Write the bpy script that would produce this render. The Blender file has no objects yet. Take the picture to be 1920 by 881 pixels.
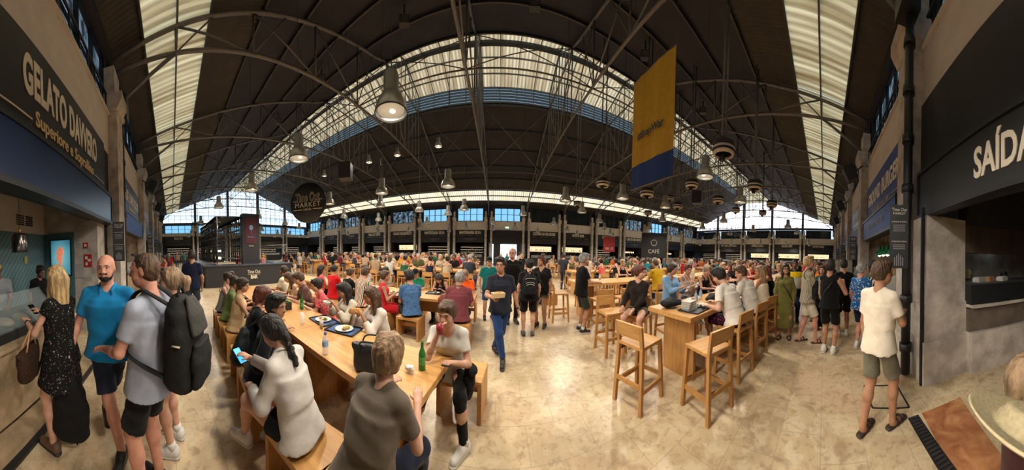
import bpy, math, random
import numpy as np
from math import sin, cos, pi, radians as R, atan2, hypot, sqrt
from mathutils import Vector, Matrix
random.seed(7)
rng = np.random.default_rng(11)
S = bpy.context.scene
col = S.collection

# ------------------------------------------------------------------ camera
FPX, YAW, PITCH, ROLL, V0, CZ = 389.68, .0665, -.0204, .0189, 480.32, 1.8
_c, _s = cos(YAW), sin(YAW)
M1 = np.array([[_c, -_s, 0], [_s, _c, 0], [0, 0, 1]])
_c, _s = cos(PITCH), sin(PITCH)
M2 = np.array([[1, 0, 0], [0, _c, _s], [0, -_s, _c]])
_c, _s = cos(ROLL), sin(ROLL)
M3 = np.array([[_c, 0, _s], [0, 1, 0], [-_s, 0, _c]])
RW = M3 @ M2 @ M1            # rows: right, forward, up of the camera in the world
cd = bpy.data.cameras.new('camera')
cam = bpy.data.objects.new('camera', cd)
col.objects.link(cam)
cd.type = 'PANO'
cd.panorama_type = 'CENTRAL_CYLINDRICAL'
cd.central_cylindrical_range_u_min = -960 / FPX
cd.central_cylindrical_range_u_max = 960 / FPX
cd.central_cylindrical_range_v_min = -(881 - V0) / FPX
cd.central_cylindrical_range_v_max = V0 / FPX
cd.central_cylindrical_radius = 1.0
cd.clip_start = .02
cd.clip_end = 300
r_, f_, u_ = RW
cam.matrix_world = Matrix(((r_[0], u_[0], -f_[0], 0), (r_[1], u_[1], -f_[1], 0), (r_[2], u_[2], -f_[2], CZ), (0, 0, 0, 1)))
S.camera = cam
def G(x, y, z=0.0):
    "the point at height z that lies where the photograph shows it"
    th = (x - 960) / FPX
    d = RW.T @ np.array([sin(th), cos(th), (V0 - y) / FPX])
    t = (z - CZ) / d[2]
    return Vector((d[0] * t, d[1] * t, z))
def AZ(x, y=480):
    th = (x - 960) / FPX
    d = RW.T @ np.array([sin(th), cos(th), (V0 - y) / FPX])
    return atan2(d[0], d[1])

# ------------------------------------------------------------------ light and exposure
S.view_settings.view_transform = 'Standard'
S.view_settings.look = 'None'
S.view_settings.gamma = 1
S.view_settings.use_curve_mapping = False
S.view_settings.exposure = 0.5
S.cycles.use_denoising = True
S.cycles.max_bounces = 6
S.cycles.diffuse_bounces = 4
S.cycles.glossy_bounces = 3
S.cycles.transmission_bounces = 4
S.cycles.transparent_max_bounces = 8
S.cycles.caustics_reflective = False
S.cycles.caustics_refractive = False
S.cycles.sample_clamp_indirect = 4
w = bpy.data.worlds.new('sky')
S.world = w
w.use_nodes = True
bgn = w.node_tree.nodes['Background']
bgn.inputs[0].default_value = (.62, .82, 1.0, 1)
bgn.inputs[1].default_value = 1.0
SKY_GLOW = 1.6       # emission that stands in for daylight through the translucent roof sheets
LAMP_W = 105.0

# ------------------------------------------------------------------ materials
MATS = {}
def nodes_of(m):
    return m.node_tree.nodes, m.node_tree.links
def base_mat(name, c, rough=.6, metal=0.0, spec=.5):
    m = bpy.data.materials.new(name)
    m.use_nodes = True
    b = m.node_tree.nodes['Principled BSDF']
    b.inputs['Base Color'].default_value = (*c, 1)
    b.inputs['Roughness'].default_value = rough
    b.inputs['Metallic'].default_value = metal
    b.inputs['Specular IOR Level'].default_value = spec
    m.diffuse_color = (*c, 1)
    return m, b
def noise_mix(m, b, c1, c2, scale=8, detail=5, stretch=(1, 1, 1), lo=.35, hi=.65, bump=0, bscale=None, coord='Object', dist=0.0):
    N, L = nodes_of(m)
    tc = N.new('ShaderNodeTexCoord'); mp = N.new('ShaderNodeMapping'); n = N.new('ShaderNodeTexNoise'); cr = N.new('ShaderNodeValToRGB')
    mp.inputs['Scale'].default_value = stretch
    n.inputs['Scale'].default_value = scale; n.inputs['Detail'].default_value = detail; n.inputs['Distortion'].default_value = dist
    cr.color_ramp.elements[0].position = lo; cr.color_ramp.elements[1].position = hi
    cr.color_ramp.elements[0].color = (*c1, 1); cr.color_ramp.elements[1].color = (*c2, 1)
    L.new(tc.outputs[coord], mp.inputs[0]); L.new(mp.outputs[0], n.inputs['Vector']); L.new(n.outputs['Fac'], cr.inputs[0]); L.new(cr.outputs[0], b.inputs['Base Color'])
    if bump:
        n2 = N.new('ShaderNodeTexNoise'); n2.inputs['Scale'].default_value = bscale or scale * 3; n2.inputs['Detail'].default_value = 4
        bp = N.new('ShaderNodeBump'); bp.inputs['Strength'].default_value = bump; bp.inputs['Distance'].default_value = .02
        L.new(mp.outputs[0], n2.inputs['Vector']); L.new(n2.outputs['Fac'], bp.inputs['Height']); L.new(bp.outputs[0], b.inputs['Normal'])
    return cr, mp, n
def mat(name, c, rough=.6, metal=0.0, var=.12, scale=6, bump=0.0, stretch=(1, 1, 1), bscale=None, spec=.5):
    if name in MATS: return MATS[name]
    m, b = base_mat(name, c, rough, metal, spec)
    if var or bump:
        noise_mix(m, b, tuple(x * (1 - var) for x in c), tuple(min(1, x * (1 + var)) for x in c), scale, 4, stretch, bump=bump, bscale=bscale)
    MATS[name] = m
    return m
def emit(name, c, s):
    if name in MATS: return MATS[name]
    m, b = base_mat(name, c, .5)
    b.inputs['Emission Color'].default_value = (*c, 1)
    b.inputs['Emission Strength'].default_value = s
    MATS[name] = m
    return m
def cloth(c, name=None):
    n = name or 'cloth_%02x%02x%02x' % tuple(int(max(0, min(1, v)) * 255) for v in c)
    if n in MATS: return MATS[n]
    m, b = base_mat(n, c, .85, 0, .2)
    noise_mix(m, b, tuple(x * .86 for x in c), tuple(min(1, x * 1.1) for x in c), 5, 3, bump=.35, bscale=9)
    b.inputs['Sheen Weight'].default_value = .08
    MATS[n] = m
    return m
def spots(name, base, spot, scale=30, size=.25, c3=None):
    "printed fabric: flecks of one or two colours on a ground"
    if name in MATS: return MATS[name]
    m, b = base_mat(name, base, .85, 0, .2)
    N, L = nodes_of(m)
    tc = N.new('ShaderNodeTexCoord'); v = N.new('ShaderNodeTexVoronoi'); v.inputs['Scale'].default_value = scale
    nz = N.new('ShaderNodeTexNoise'); nz.inputs['Scale'].default_value = scale * .7; mixv = N.new('ShaderNodeVectorMath'); mixv.operation = 'MULTIPLY_ADD'
    mixv.inputs[1].default_value = (.06, .06, .06)
    L.new(tc.outputs['Object'], nz.inputs['Vector']); L.new(nz.outputs['Color'], mixv.inputs[0]); L.new(tc.outputs['Object'], mixv.inputs[2]); L.new(mixv.outputs[0], v.inputs['Vector'])
    cr = N.new('ShaderNodeValToRGB'); cr.color_ramp.interpolation = 'CONSTANT'
    e = cr.color_ramp.elements
    e[0].color = (*spot, 1); e[0].position = 0; e[1].color = (*base, 1); e[1].position = size
    L.new(v.outputs['Distance'], cr.inputs[0])
    if c3:
        cc = N.new('ShaderNodeMix'); cc.data_type = 'RGBA'
        gt = N.new('ShaderNodeMath'); gt.operation = 'GREATER_THAN'; gt.inputs[1].default_value = .55
        sp = N.new('ShaderNodeSeparateColor'); L.new(v.outputs['Color'], sp.inputs[0]); L.new(sp.outputs[0], gt.inputs[0])
        L.new(gt.outputs[0], cc.inputs['Factor']); L.new(cr.outputs[0], cc.inputs['A'])
        cr2 = N.new('ShaderNodeValToRGB'); cr2.color_ramp.interpolation = 'CONSTANT'
        cr2.color_ramp.elements[0].color = (*c3, 1); cr2.color_ramp.elements[1].color = (*base, 1); cr2.color_ramp.elements[1].position = size * 1.1
        L.new(v.outputs['Distance'], cr2.inputs[0]); L.new(cr2.outputs[0], cc.inputs['B']); L.new(cc.outputs['Result'], b.inputs['Base Color'])
    else: L.new(cr.outputs[0], b.inputs['Base Color'])
    MATS[name] = m
    return m
def stripes(name, cols, width=.03, axis=0):
    if name in MATS: return MATS[name]
    m, b = base_mat(name, cols[0], .85, 0, .2)
    N, L = nodes_of(m)
    tc = N.new('ShaderNodeTexCoord'); sx = N.new('ShaderNodeSeparateXYZ'); md = N.new('ShaderNodeMath'); md.operation = 'FLOORED_MODULO'
    mu = N.new('ShaderNodeMath'); mu.operation = 'MULTIPLY'; mu.inputs[1].default_value = 1 / (width * len(cols)); md.inputs[1].default_value = 1
    L.new(tc.outputs['Object'], sx.inputs[0]); L.new(sx.outputs[axis], mu.inputs[0]); L.new(mu.outputs[0], md.inputs[0])
    cr = N.new('ShaderNodeValToRGB'); cr.color_ramp.interpolation = 'CONSTANT'
    e = cr.color_ramp.elements
    e[0].color = (*cols[0], 1)
    e[1].color = (*cols[1], 1); e[1].position = 1 / len(cols)
    for i in range(2, len(cols)):
        q = e.new(i / len(cols)); q.color = (*cols[i], 1)
    L.new(md.outputs[0], cr.inputs[0]); L.new(cr.outputs[0], b.inputs['Base Color'])
    MATS[name] = m
    return m
def glass(name, c=(.8, .9, 1), alpha=.25, rough=.05):
    if name in MATS: return MATS[name]
    m, b = base_mat(name, c, rough)
    b.inputs['Alpha'].default_value = alpha
    MATS[name] = m
    return m

# ------------------------------------------------------------------ mesh building
class MB:
    "collects shapes of one part and links them as ONE mesh object"
    def __init__(s):
        s.v = []; s.f = []; s.m = []; s.n = 0; s.sm = []
    def add(s, V, F, mi=0, smooth=False):
        V = np.asarray(V, float).reshape(-1, 3)
        s.v.append(V)
        for f in F: s.f.append([i + s.n for i in f])
        s.m += [mi] * len(F); s.sm += [smooth] * len(F)
        s.n += len(V)
        return s
    def box(s, x0, x1, y0, y1, z0, z1, mi=0, M=None):
        V = np.array([(x, y, z) for z in (z0, z1) for y in (y0, y1) for x in (x0, x1)], float)
        if M is not None: V = V @ np.asarray(M)[:3, :3].T + np.asarray(M)[:3, 3]
        return s.add(V, [(0, 2, 3, 1), (4, 5, 7, 6), (0, 1, 5, 4), (2, 6, 7, 3), (0, 4, 6, 2), (1, 3, 7, 5)], mi)
    def bar(s, a, b, wd, ht=None, mi=0, up=(0, 0, 1)):
        "a rectangular bar from a to b"
        a = np.array(a, float); b = np.array(b, float); ht = ht or wd
        d = b - a; L = np.linalg.norm(d); d /= max(L, 1e-9)
        u = np.array(up, float)
        if abs(d @ u) > .98: u = np.array((0, 1., 0))
        r = np.cross(d, u); r /= np.linalg.norm(r); u = np.cross(r, d)
        V = [p + r * i * wd / 2 + u * j * ht / 2 for p in (a, b) for i, j in ((-1, -1), (1, -1), (1, 1), (-1, 1))]
        return s.add(V, [(0, 1, 2, 3), (7, 6, 5, 4), (0, 4, 5, 1), (1, 5, 6, 2), (2, 6, 7, 3), (3, 7, 4, 0)], mi)
    def tube(s, pts, rad, seg=8, mi=0, cap=True, closed=False, smooth=True, flat=1.0):
        P = np.array(pts, float); n = len(P)
        rad = np.broadcast_to(np.asarray(rad, float), (n,))
        T = np.gradient(P, axis=0) if n > 2 else np.array([P[1] - P[0]] * 2)
        T /= np.maximum(np.linalg.norm(T, axis=1, keepdims=True), 1e-9)
        ref = np.array((0, 0, 1.)) if abs(T[0][2]) < .9 else np.array((0, 1., 0))
        V = []
        r = np.cross(T[0], ref); r /= np.linalg.norm(r)
        for i in range(n):
            r = r - T[i] * (r @ T[i]); r /= max(np.linalg.norm(r), 1e-9); u = np.cross(r, T[i])
            for k in range(seg):
                a = 2 * pi * k / seg
                V.append(P[i] + rad[i] * (cos(a) * r + flat * sin(a) * u))
        F = [(i * seg + k, i * seg + (k + 1) % seg, (i + 1) * seg + (k + 1) % seg, (i + 1) * seg + k) for i in range(n - 1) for k in range(seg)]
        s.add(V, F, mi, smooth)
        if cap:
            b = s.n - n * seg
            s.f.append([b + k for k in range(seg)][::-1]); s.f.append([b + (n - 1) * seg + k for k in range(seg)])
            s.m += [mi] * 2; s.sm += [False] * 2
        return s
    def lathe(s, prof, seg=24, c=(0, 0, 0), mi=0, smooth=True, sx=1, sy=1):
        V = [(c[0] + sx * r * cos(2 * pi * k / seg), c[1] + sy * r * sin(2 * pi * k / seg), c[2] + z) for r, z in prof for k in range(seg)]
        n = len(prof)
        F = [(i * seg + k, i * seg + (k + 1) % seg, (i + 1) * seg + (k + 1) % seg, (i + 1) * seg + k) for i in range(n - 1) for k in range(seg)]
        s.add(V, F, mi, smooth)
        return s
    def ell(s, c, r, seg=12, rings=8, mi=0, M=None):
        V = []
        for i in range(rings + 1):
            t = pi * i / rings
            for k in range(seg):
                a = 2 * pi * k / seg
                V.append((r[0] * sin(t) * cos(a), r[1] * sin(t) * sin(a), r[2] * cos(t)))
        V = np.array(V)
        if M is not None: V = V @ np.asarray(M, float)[:3, :3].T
        V = V + np.array(c, float)
        F = [(i * seg + k, (i + 1) * seg + k, (i + 1) * seg + (k + 1) % seg, i * seg + (k + 1) % seg) for i in range(rings) for k in range(seg)]
        return s.add(V, F, mi, True)
    def poly(s, pts, mi=0):
        return s.add(pts, [tuple(range(len(pts)))], mi)
    def prism(s, pts, axis, a, b, mi=0):
        "2-d outline swept along an axis (0 x, 1 y, 2 z) from a to b"
        n = len(pts); V = []
        for t in (a, b):
            for p in pts:
                q = list(p); q.insert(axis, t); V.append(q)
        F = [tuple(range(n))[::-1], tuple(range(n, 2 * n))] + [(i, (i + 1) % n, n + (i + 1) % n, n + i) for i in range(n)]
        return s.add(V, F, mi)
    def mesh(s, name, mats):
        me = bpy.data.meshes.new(name)
        V = np.concatenate(s.v) if s.v else np.zeros((0, 3))
        me.from_pydata(V.tolist(), [], s.f)
        for m in (mats if isinstance(mats, (list, tuple)) else [mats]): me.materials.append(m)
        me.polygons.foreach_set('material_index', s.m)
        me.polygons.foreach_set('use_smooth', s.sm)
        me.update()
        return me
    def build(s, name, mats, parent=None, bevel=0, loc=None):
        o = bpy.data.objects.new(name, s.mesh(name, mats))
        col.objects.link(o)
        if parent is not None: o.parent = parent
        if loc is not None: o.location = loc
        if bevel:
            md = o.modifiers.new('bevel', 'BEVEL'); md.width = bevel; md.segments = 2; md.limit_method = 'ANGLE'
        return o
def tag(o, label=None, cat=None, group=None, kind=None):
    if label: o['label'] = label
    if cat: o['category'] = cat
    if group: o['group'] = group
    if kind: o['kind'] = kind
    return o
def struct(o):
    o['kind'] = 'structure'
    return o
def empty(name, loc=(0, 0, 0), rz=0):
    o = bpy.data.objects.new(name, None)
    o.empty_display_size = .1
    col.objects.link(o); o.location = loc; o.rotation_euler[2] = rz
    return o
def dup(o, loc=None, rz=None, label=None, parent=None, scale=None, name=None):
    c = o.copy()
    if name: c.name = name
    col.objects.link(c)
    if parent is not None: c.parent = parent
    if loc is not None: c.location = loc
    if rz is not None: c.rotation_euler[2] = rz
    if scale is not None: c.scale = (scale,) * 3 if not hasattr(scale, '__len__') else scale
    if label: c['label'] = label
    for ch in o.children: dup(ch, parent=c)
    return c
def text(name, body, size, m, parent, loc, rot=(R(90), 0, 0), sx=1.0, extrude=.006, offset=0.0, align='CENTER', shear=0, space=1.0):
    c = bpy.data.curves.new(name, 'FONT')
    c.body = body; c.size = size; c.extrude = extrude; c.offset = offset; c.align_x = align; c.align_y = 'CENTER'; c.shear = shear
    c.resolution_u = 7 if size > .5 else 3; c.space_character = space
    t = bpy.data.objects.new(name, c)
    me = bpy.data.meshes.new_from_object(t)
    bpy.data.objects.remove(t); bpy.data.curves.remove(c)
    me.name = name; me.materials.clear(); me.materials.append(m)
    o = bpy.data.objects.new(name, me)
    col.objects.link(o); o.parent = parent; o.location = loc; o.rotation_euler = rot; o.scale = (sx, 1, 1)
    return o
# ------------------------------------------------------------------ the hall
YN, YF, SP, X0 = -1.65, 27.0, 4.86, -1.3
XL, XR = X0 - 7 * SP, X0 + 8 * SP
MID = (YN + YF) / 2
HE = 7.85                                   # roof height at the walls
def roofz(y): return HE + .385 * min(y - YN, YF - y)
def under_roof(y):
    return roofz(y) + .01 if abs(y - MID) > 2.45 else roofz(MID - 2.45) + 1.95 - .8 * abs(y - MID) / 2.45
LW = 2.45                                   # half width of the ridge lantern
m_floor, b = base_mat('stone_floor', (.6, .48, .33), .33)
cr, mp, nz = noise_mix(m_floor, b, (.47, .345, .205), (.60, .475, .30), 1.1, 8, lo=.36, hi=.6, dist=.6)
N, L = nodes_of(m_floor)
def add_layer(N, L, b, colr, scale, lo, hi, mix, coords, detail=6, vor=False):
    src = b.inputs['Base Color'].links[0].from_socket
    n = N.new('ShaderNodeTexNoise'); n.inputs['Scale'].default_value = scale; n.inputs['Detail'].default_value = detail; n.inputs['Distortion'].default_value = .8
    cr = N.new('ShaderNodeValToRGB'); cr.color_ramp.elements[0].position = lo; cr.color_ramp.elements[1].position = hi
    cr.color_ramp.elements[0].color = (0, 0, 0, 1); cr.color_ramp.elements[1].color = (mix, mix, mix, 1)
    L.new(coords, n.inputs['Vector']); L.new(n.outputs['Fac'], cr.inputs[0])
    mx = N.new('ShaderNodeMix'); mx.data_type = 'RGBA'; mx.inputs['B'].default_value = (*colr, 1)
    L.new(cr.outputs[0], mx.inputs['Factor']); L.new(src, mx.inputs['A']); L.new(mx.outputs['Result'], b.inputs['Base Color'])
add_layer(N, L, b, (.34, .235, .145), 11, .50, .64, .55, mp.outputs[0], 10)
add_layer(N, L, b, (.66, .56, .38), 5.5, .5, .62, .6, mp.outputs[0], 9)
add_layer(N, L, b, (.26, .16, .10), 3.2, .6, .68, .5, mp.outputs[0], 10)
add_layer(N, L, b, (.42, .2, .12), .55, .54, .72, .3, mp.outputs[0], 4)
add_layer(N, L, b, (.26, .18, .12), 26, .6, .68, .4, mp.outputs[0], 4)
def joints(N, L, b, wx, wy, c, mortar=.008):
    br = N.new('ShaderNodeTexBrick'); br.inputs['Scale'].default_value = 1; br.inputs['Brick Width'].default_value = wx; br.inputs['Row Height'].default_value = wy
    br.inputs['Mortar Size'].default_value = mortar; br.inputs['Mortar Smooth'].default_value = .3
    tc = N.new('ShaderNodeTexCoord'); L.new(tc.outputs['Object'], br.inputs['Vector'])
    src = b.inputs['Base Color'].links[0].from_socket
    mx = N.new('ShaderNodeMix'); mx.data_type = 'RGBA'; mx.inputs['B'].default_value = (*c, 1)
    mu = N.new('ShaderNodeMath'); mu.operation = 'MULTIPLY'; mu.inputs[1].default_value = .5
    L.new(br.outputs['Fac'], mu.inputs[0]); L.new(mu.outputs[0], mx.inputs['Factor']); L.new(src, mx.inputs['A']); L.new(mx.outputs['Result'], b.inputs['Base Color'])
joints(N, L, b, .62, .42, (.33, .25, .17), .006)
m_roof = mat('dark_roof_sheet', (.016, .0148, .020), .75, 0, .25, 1.2)
m_roofc = mat('brown_corrugated_sheet', (.034, .028, .024), .7, 0, .2, 2)
m_steel = mat('grey_painted_steel', (.14, .132, .125), .5, .3, .1)
m_dsteel = mat('dark_painted_steel', (.045, .042, .042), .5, .3, .1)
m_black = mat('black_paint', (.012, .013, .016), .45, 0, .1)
m_navy = mat('navy_panel', (.012, .024, .07), .28, 0, .1, 2)
m_sign = mat('charcoal_sign', (.017, .018, .02), .45, 0, .1, 2)
m_white = mat('cream_plaster', (.56, .52, .48), .8, 0, .06, 3)
m_stone, b = base_mat('limestone', (.42, .36, .29), .75)
noise_mix(m_stone, b, (.34, .30, .26), (.56, .51, .45), 3.5, 8, bump=.4, bscale=14)
m_letter = mat('cream_lettering', (.72, .66, .55), .5, 0, 0)
m_gold = mat('gold_lettering', (.7, .52, .28), .5, 0, 0)
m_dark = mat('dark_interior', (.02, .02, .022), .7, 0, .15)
m_metal = mat('brushed_steel', (.5, .5, .5), .3, .9, .08, 20)
m_gl = glass('window_glass', (.75, .88, 1), .16)
def sky_sheet(name, c1, c2, strength, axis):
    m, b = base_mat(name, c1, .6)
    N, L = nodes_of(m)
    tc = N.new('ShaderNodeTexCoord'); mp = N.new('ShaderNodeMapping'); mp.inputs['Scale'].default_value = (1, 5, 1) if axis == 0 else (4, .25, .25)
    n = N.new('ShaderNodeTexNoise'); n.inputs['Scale'].default_value = .8; n.inputs['Detail'].default_value = 6
    cr = N.new('ShaderNodeValToRGB'); cr.color_ramp.elements[0].position = .3; cr.color_ramp.elements[1].position = .62
    cr.color_ramp.elements[0].color = (*c1, 1); cr.color_ramp.elements[1].color = (*c2, 1)
    wv = N.new('ShaderNodeTexWave'); wv.bands_direction = 'X'; wv.inputs['Scale'].default_value = 1.3; wv.inputs['Distortion'].default_value = .3
    mx = N.new('ShaderNodeMix'); mx.data_type = 'RGBA'; mx.blend_type = 'MULTIPLY'; mx.inputs['Factor'].default_value = .6
    L.new(tc.outputs['Object'], mp.inputs[0]); L.new(mp.outputs[0], n.inputs['Vector']); L.new(n.outputs['Fac'], cr.inputs[0]); L.new(tc.outputs['Object'], wv.inputs['Vector'])
    L.new(cr.outputs[0], mx.inputs['A']); L.new(wv.outputs['Color'], mx.inputs['B'])
    L.new(mx.outputs['Result'], b.inputs['Emission Color']); b.inputs['Emission Strength'].default_value = strength
    b.inputs['Base Color'].default_value = (.5, .47, .36, 1)
    return m
m_sky = sky_sheet('translucent_corrugated_sheet', (.15, .135, .07), (.70, .69, .47), SKY_GLOW * .36, 1)
m_skyf = sky_sheet('bright_translucent_sheet', (.75, .66, .42), (1, .96, .8), SKY_GLOW * .6, 1)
m_skyl = sky_sheet('lantern_translucent_sheet', (.20, .155, .09), (.74, .71, .52), SKY_GLOW * .44, 1)
m_blueglass = emit('daylight_on_louvre_glass', (.22, .42, .60), .75)

o = MB().box(XL - .5, XR + .5, YN - 4, YF + 3.5, -.2, 0).build('floor', m_floor); struct(o)
# roof slopes (between eaves, skylight strips and lantern)
S0, S1, S2 = .95, 2.95, MID - LW - YN
def slope(mb, sa, sb, far, x0, x1, mi=0, t=.05, dz=0):
    ya, yb = (YN + sa, YN + sb) if not far else (YF - sa, YF - sb)
    za, zb = roofz(ya) + dz, roofz(yb) + dz
    V = [(x, y, z + k) for k in (0, t) for x, y, z in ((x0, ya, za), (x1, ya, za), (x1, yb, zb), (x0, yb, zb))]
    F = [(0, 1, 2, 3), (7, 6, 5, 4), (0, 4, 5, 1), (1, 5, 6, 2), (2, 6, 7, 3), (3, 7, 4, 0)]
    mb.add(V, F, mi)
ce = MB()
for far in (False, True):
    slope(ce, -.5, S0, far, XL, XR, 1)
    slope(ce, S1, 4.7, far, XL, XR, 1)
    slope(ce, 4.7, S2, far, XL, XR, 0)
struct(ce.build('ceiling', [m_roof, m_roofc]))
# corrugation ribs on the brown sheets by the eaves and the skylight strips
def corrug(far, sa, sb, name, m, x0, x1, amp=.018, pitch=.13):
    ya, yb = (YN + sa, YN + sb) if not far else (YF - sa, YF - sb)
    n = int((x1 - x0) / pitch * 4)
    V = []; F = []
    for i in range(n + 1):
        x = x0 + (x1 - x0) * i / n; d = amp * sin(2 * pi * (x - x0) / pitch)
        V += [(x, ya, roofz(ya) - .03 + d), (x, yb, roofz(yb) - .03 + d)]
        if i: F.append((2 * i - 2, 2 * i, 2 * i + 1, 2 * i - 1))
    return MB().add(V, F, 0, True).build(name, m)
wn = 0
for far in (False, True):
    e = corrug(far, 0.0, S0, 'ceiling', m_roofc, XL, XR); struct(e)
    e = corrug(far, S1, 4.7, 'ceiling', m_roofc, XL, XR); struct(e)
    for k in range(15):
        wn += 1
        struct(corrug(far, S0, S1, 'window_%d' % wn, m_skyf if far else m_sky, X0 + (k - 7) * SP, X0 + (k - 6) * SP))
# lantern on the ridge
ZR = roofz(MID - LW)
for k in range(15):
    xa, xb = X0 + (k - 7) * SP, X0 + (k - 6) * SP
    wn += 1
    r = empty('window_%d' % wn); struct(r)
    mb = MB()
    for sg in (-1, 1):
        y1 = MID + sg * LW
        for i in range(1):
            mb.add([(xa, y1, ZR + 1.15), (xb, y1, ZR + 1.15), (xb, MID, ZR + 1.95), (xa, MID, ZR + 1.95)], [(0, 1, 2, 3)])
    mb.build('skylight_sheet', m_skyl, r)
    mb = MB()
    for sg in (-1, 1):
        mb.box(xa, xb, MID + sg * LW + .08, MID + sg * LW + .1, ZR, ZR + 1.15)
    mb.build('louvre_glass', m_blueglass, r)
    mb = MB()
    for sg in (-1, 1):
        for j in range(6):
            z = ZR + .04 + j * .2
            mb.box(xa, xb, MID + sg * LW - .05, MID + sg * LW + .05, z, z + .10)
        for t in (.35, .7): mb.bar((xa, MID + sg * LW * (1 - t), ZR + 1.1 + .8 * t), (xb, MID + sg * LW * (1 - t), ZR + 1.1 + .8 * t), .06)
        for i in range(4):
            x = xa + SP * i / 4
            mb.bar((x, MID + sg * LW, ZR), (x, MID + sg * LW, ZR + 1.15), .05)
            mb.bar((x, MID + sg * LW, ZR + 1.12), (x, MID, ZR + 1.92), .05)
    mb.build('louvre_frame', m_steel, r)
    MB().bar((xa, MID, ZR + 1.84), (xb, MID, ZR + 1.84), .26, .16).build('ridge_beam', m_black, r)
# purlins
tn = 0
for far in (False, True):
    for s_ in (.95, 1.95, 2.95, 4.7, 6.4, 8.2, 10.0, 11.85):
        tn += 1
        y = YN + s_ if not far else YF - s_
        struct(MB().bar((XL, y, roofz(y) - .1), (XR, y, roofz(y) - .1), .06, .12).build('trim_%d' % tn, m_steel if s_ in (1.95,) else m_dsteel))
# trusses
def truss_mesh():
    mb = MB()
    def zb(y):
        t = (y - MID) / ((YF - YN) / 2)
        return 7.25 + 1.45 * (1 - t * t)
    ys = np.linspace(YN - .1, YF + .1, 13)
    def zt(y): return roofz(y) - .22 if abs(y - MID) > LW else ZR - .05 + .0 * y
    top = [(0, y, zt(y)) for y in np.linspace(YN, MID - LW, 12)]
    mb.tube(top, .062, 6); mb.tube([(0, YF + YN - p[1], p[2]) for p in top], .062, 6)
    mb.tube([(0, y, zb(y)) for y in np.linspace(YN, YF, 40)], .06, 6)
    node = [YN + .05, YN + 1.9, YN + 4.3, YN + 6.8, YN + 9.3, YN + 11.9, MID]
    for m in (1, -1):
        N_ = [y if m == 1 else YF + YN - y for y in node]
        for i in range(1, 6):
            mb.tube([(0, N_[i], zb(N_[i])), (0, N_[i], zt(N_[i]))], .035, 6)
            mb.tube([(0, N_[i], zt(N_[i])), (0, N_[i + 1], zb(N_[i + 1]))], .032, 6)
            if i < 5: mb.tube([(0, N_[i], zb(N_[i])), (0, N_[i] + (N_[i + 1] - N_[i]) * .5, (zt(N_[i]) + zt(N_[i + 1])) / 2)], .022, 6)
        mb.tube([(0, N_[0], 6.2), (0, N_[1], zb(N_[1]))], .05, 6)
        # lantern frame
        mb.tube([(0, N_[5], ZR - .1), (0, N_[5], ZR + 1.15), (0, MID, ZR + 1.85)], .05, 6)
        for k in (.25, .5, .75): mb.tube([(0, N_[5] + (MID - N_[5]) * k, zb(MID)), (0, N_[5] + (MID - N_[5]) * k, ZR + 1.15 + .75 * k)], .025, 6)
        mb.tube([(0, N_[5], ZR - .1), (0, MID, ZR + 1.85)], .03, 6)
    mb.tube([(0, MID, zb(MID)), (0, MID, ZR + 1.85)], .04, 6)
    mb.tube([(0, MID - LW, ZR - .1), (0, MID + LW, ZR - .1)], .05, 6)
    return mb
tr = truss_mesh().build('roof_truss', m_steel)
ordn = ['first', 'second', 'third', 'fourth', 'fifth', 'sixth', 'seventh', 'eighth', 'ninth', 'tenth', 'eleventh', 'twelfth', 'thirteenth', 'fourteenth', 'fifteenth']
for k in range(-6, 8):
    lb = 'grey steel roof truss spanning the hall, %s from the gable with the long bar' % ordn[k + 6]
    o = tr if k == -6 else dup(tr)
    o.location = (X0 + k * SP, 0, 0)
    tag(o, lb, 'roof truss', 'steel trusses under the market roof')
# crossed wind braces between trusses, under the lantern
tn2 = 0
for k in range(-6, 7):
    for yy in (MID - LW, MID + LW):
        mb = MB()
        xa, xb = X0 + k * SP, X0 + (k + 1) * SP
        sg = -1 if yy < MID else 1
        mb.tube([(xa, yy, ZR - .15), (xb, yy + sg * 2.5, 8.5)], .02, 5); mb.tube([(xb, yy, ZR - .15), (xa, yy + sg * 2.5, 8.5)], .02, 5)
        mb.tube([(xa, yy + sg * 2.5, 8.5), (xb, yy + sg * 2.5, 8.5)], .03, 5)
        tn += 1; struct(mb.build('trim_%d' % tn, m_steel))

# pilasters: stone shafts with cap and corbel, black downpipe beside each pair
def pilaster_mesh(w=.62, d=.36, pair=False):
    mb = MB()
    xs = [(-w / 2, w / 2)] if not pair else [(-.50, -.23), (.23, .50)]
    for a, b_ in xs:
        mb.box(a - .04, b_ + .04, -d - .1, .12, 0, .55)
        mb.box(a, b_, -d, .1, .55, 5.75)
        mb.prism([(0.1, 5.7), (-d - .02, 5.7), (-d - .16, 5.95), (-d - .16, 6.15), (.1, 6.15)], 0, a - .07, b_ + .07)
        mb.box(a + .03, b_ - .03, -d + .06, .1, 6.15, 6.95)
    return mb
pil = pilaster_mesh(.62, .26).mesh('stone_pilaster', m_stone)
pilp = pilaster_mesh(pair=True).mesh('stone_pilaster_pair', m_stone)
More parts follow.
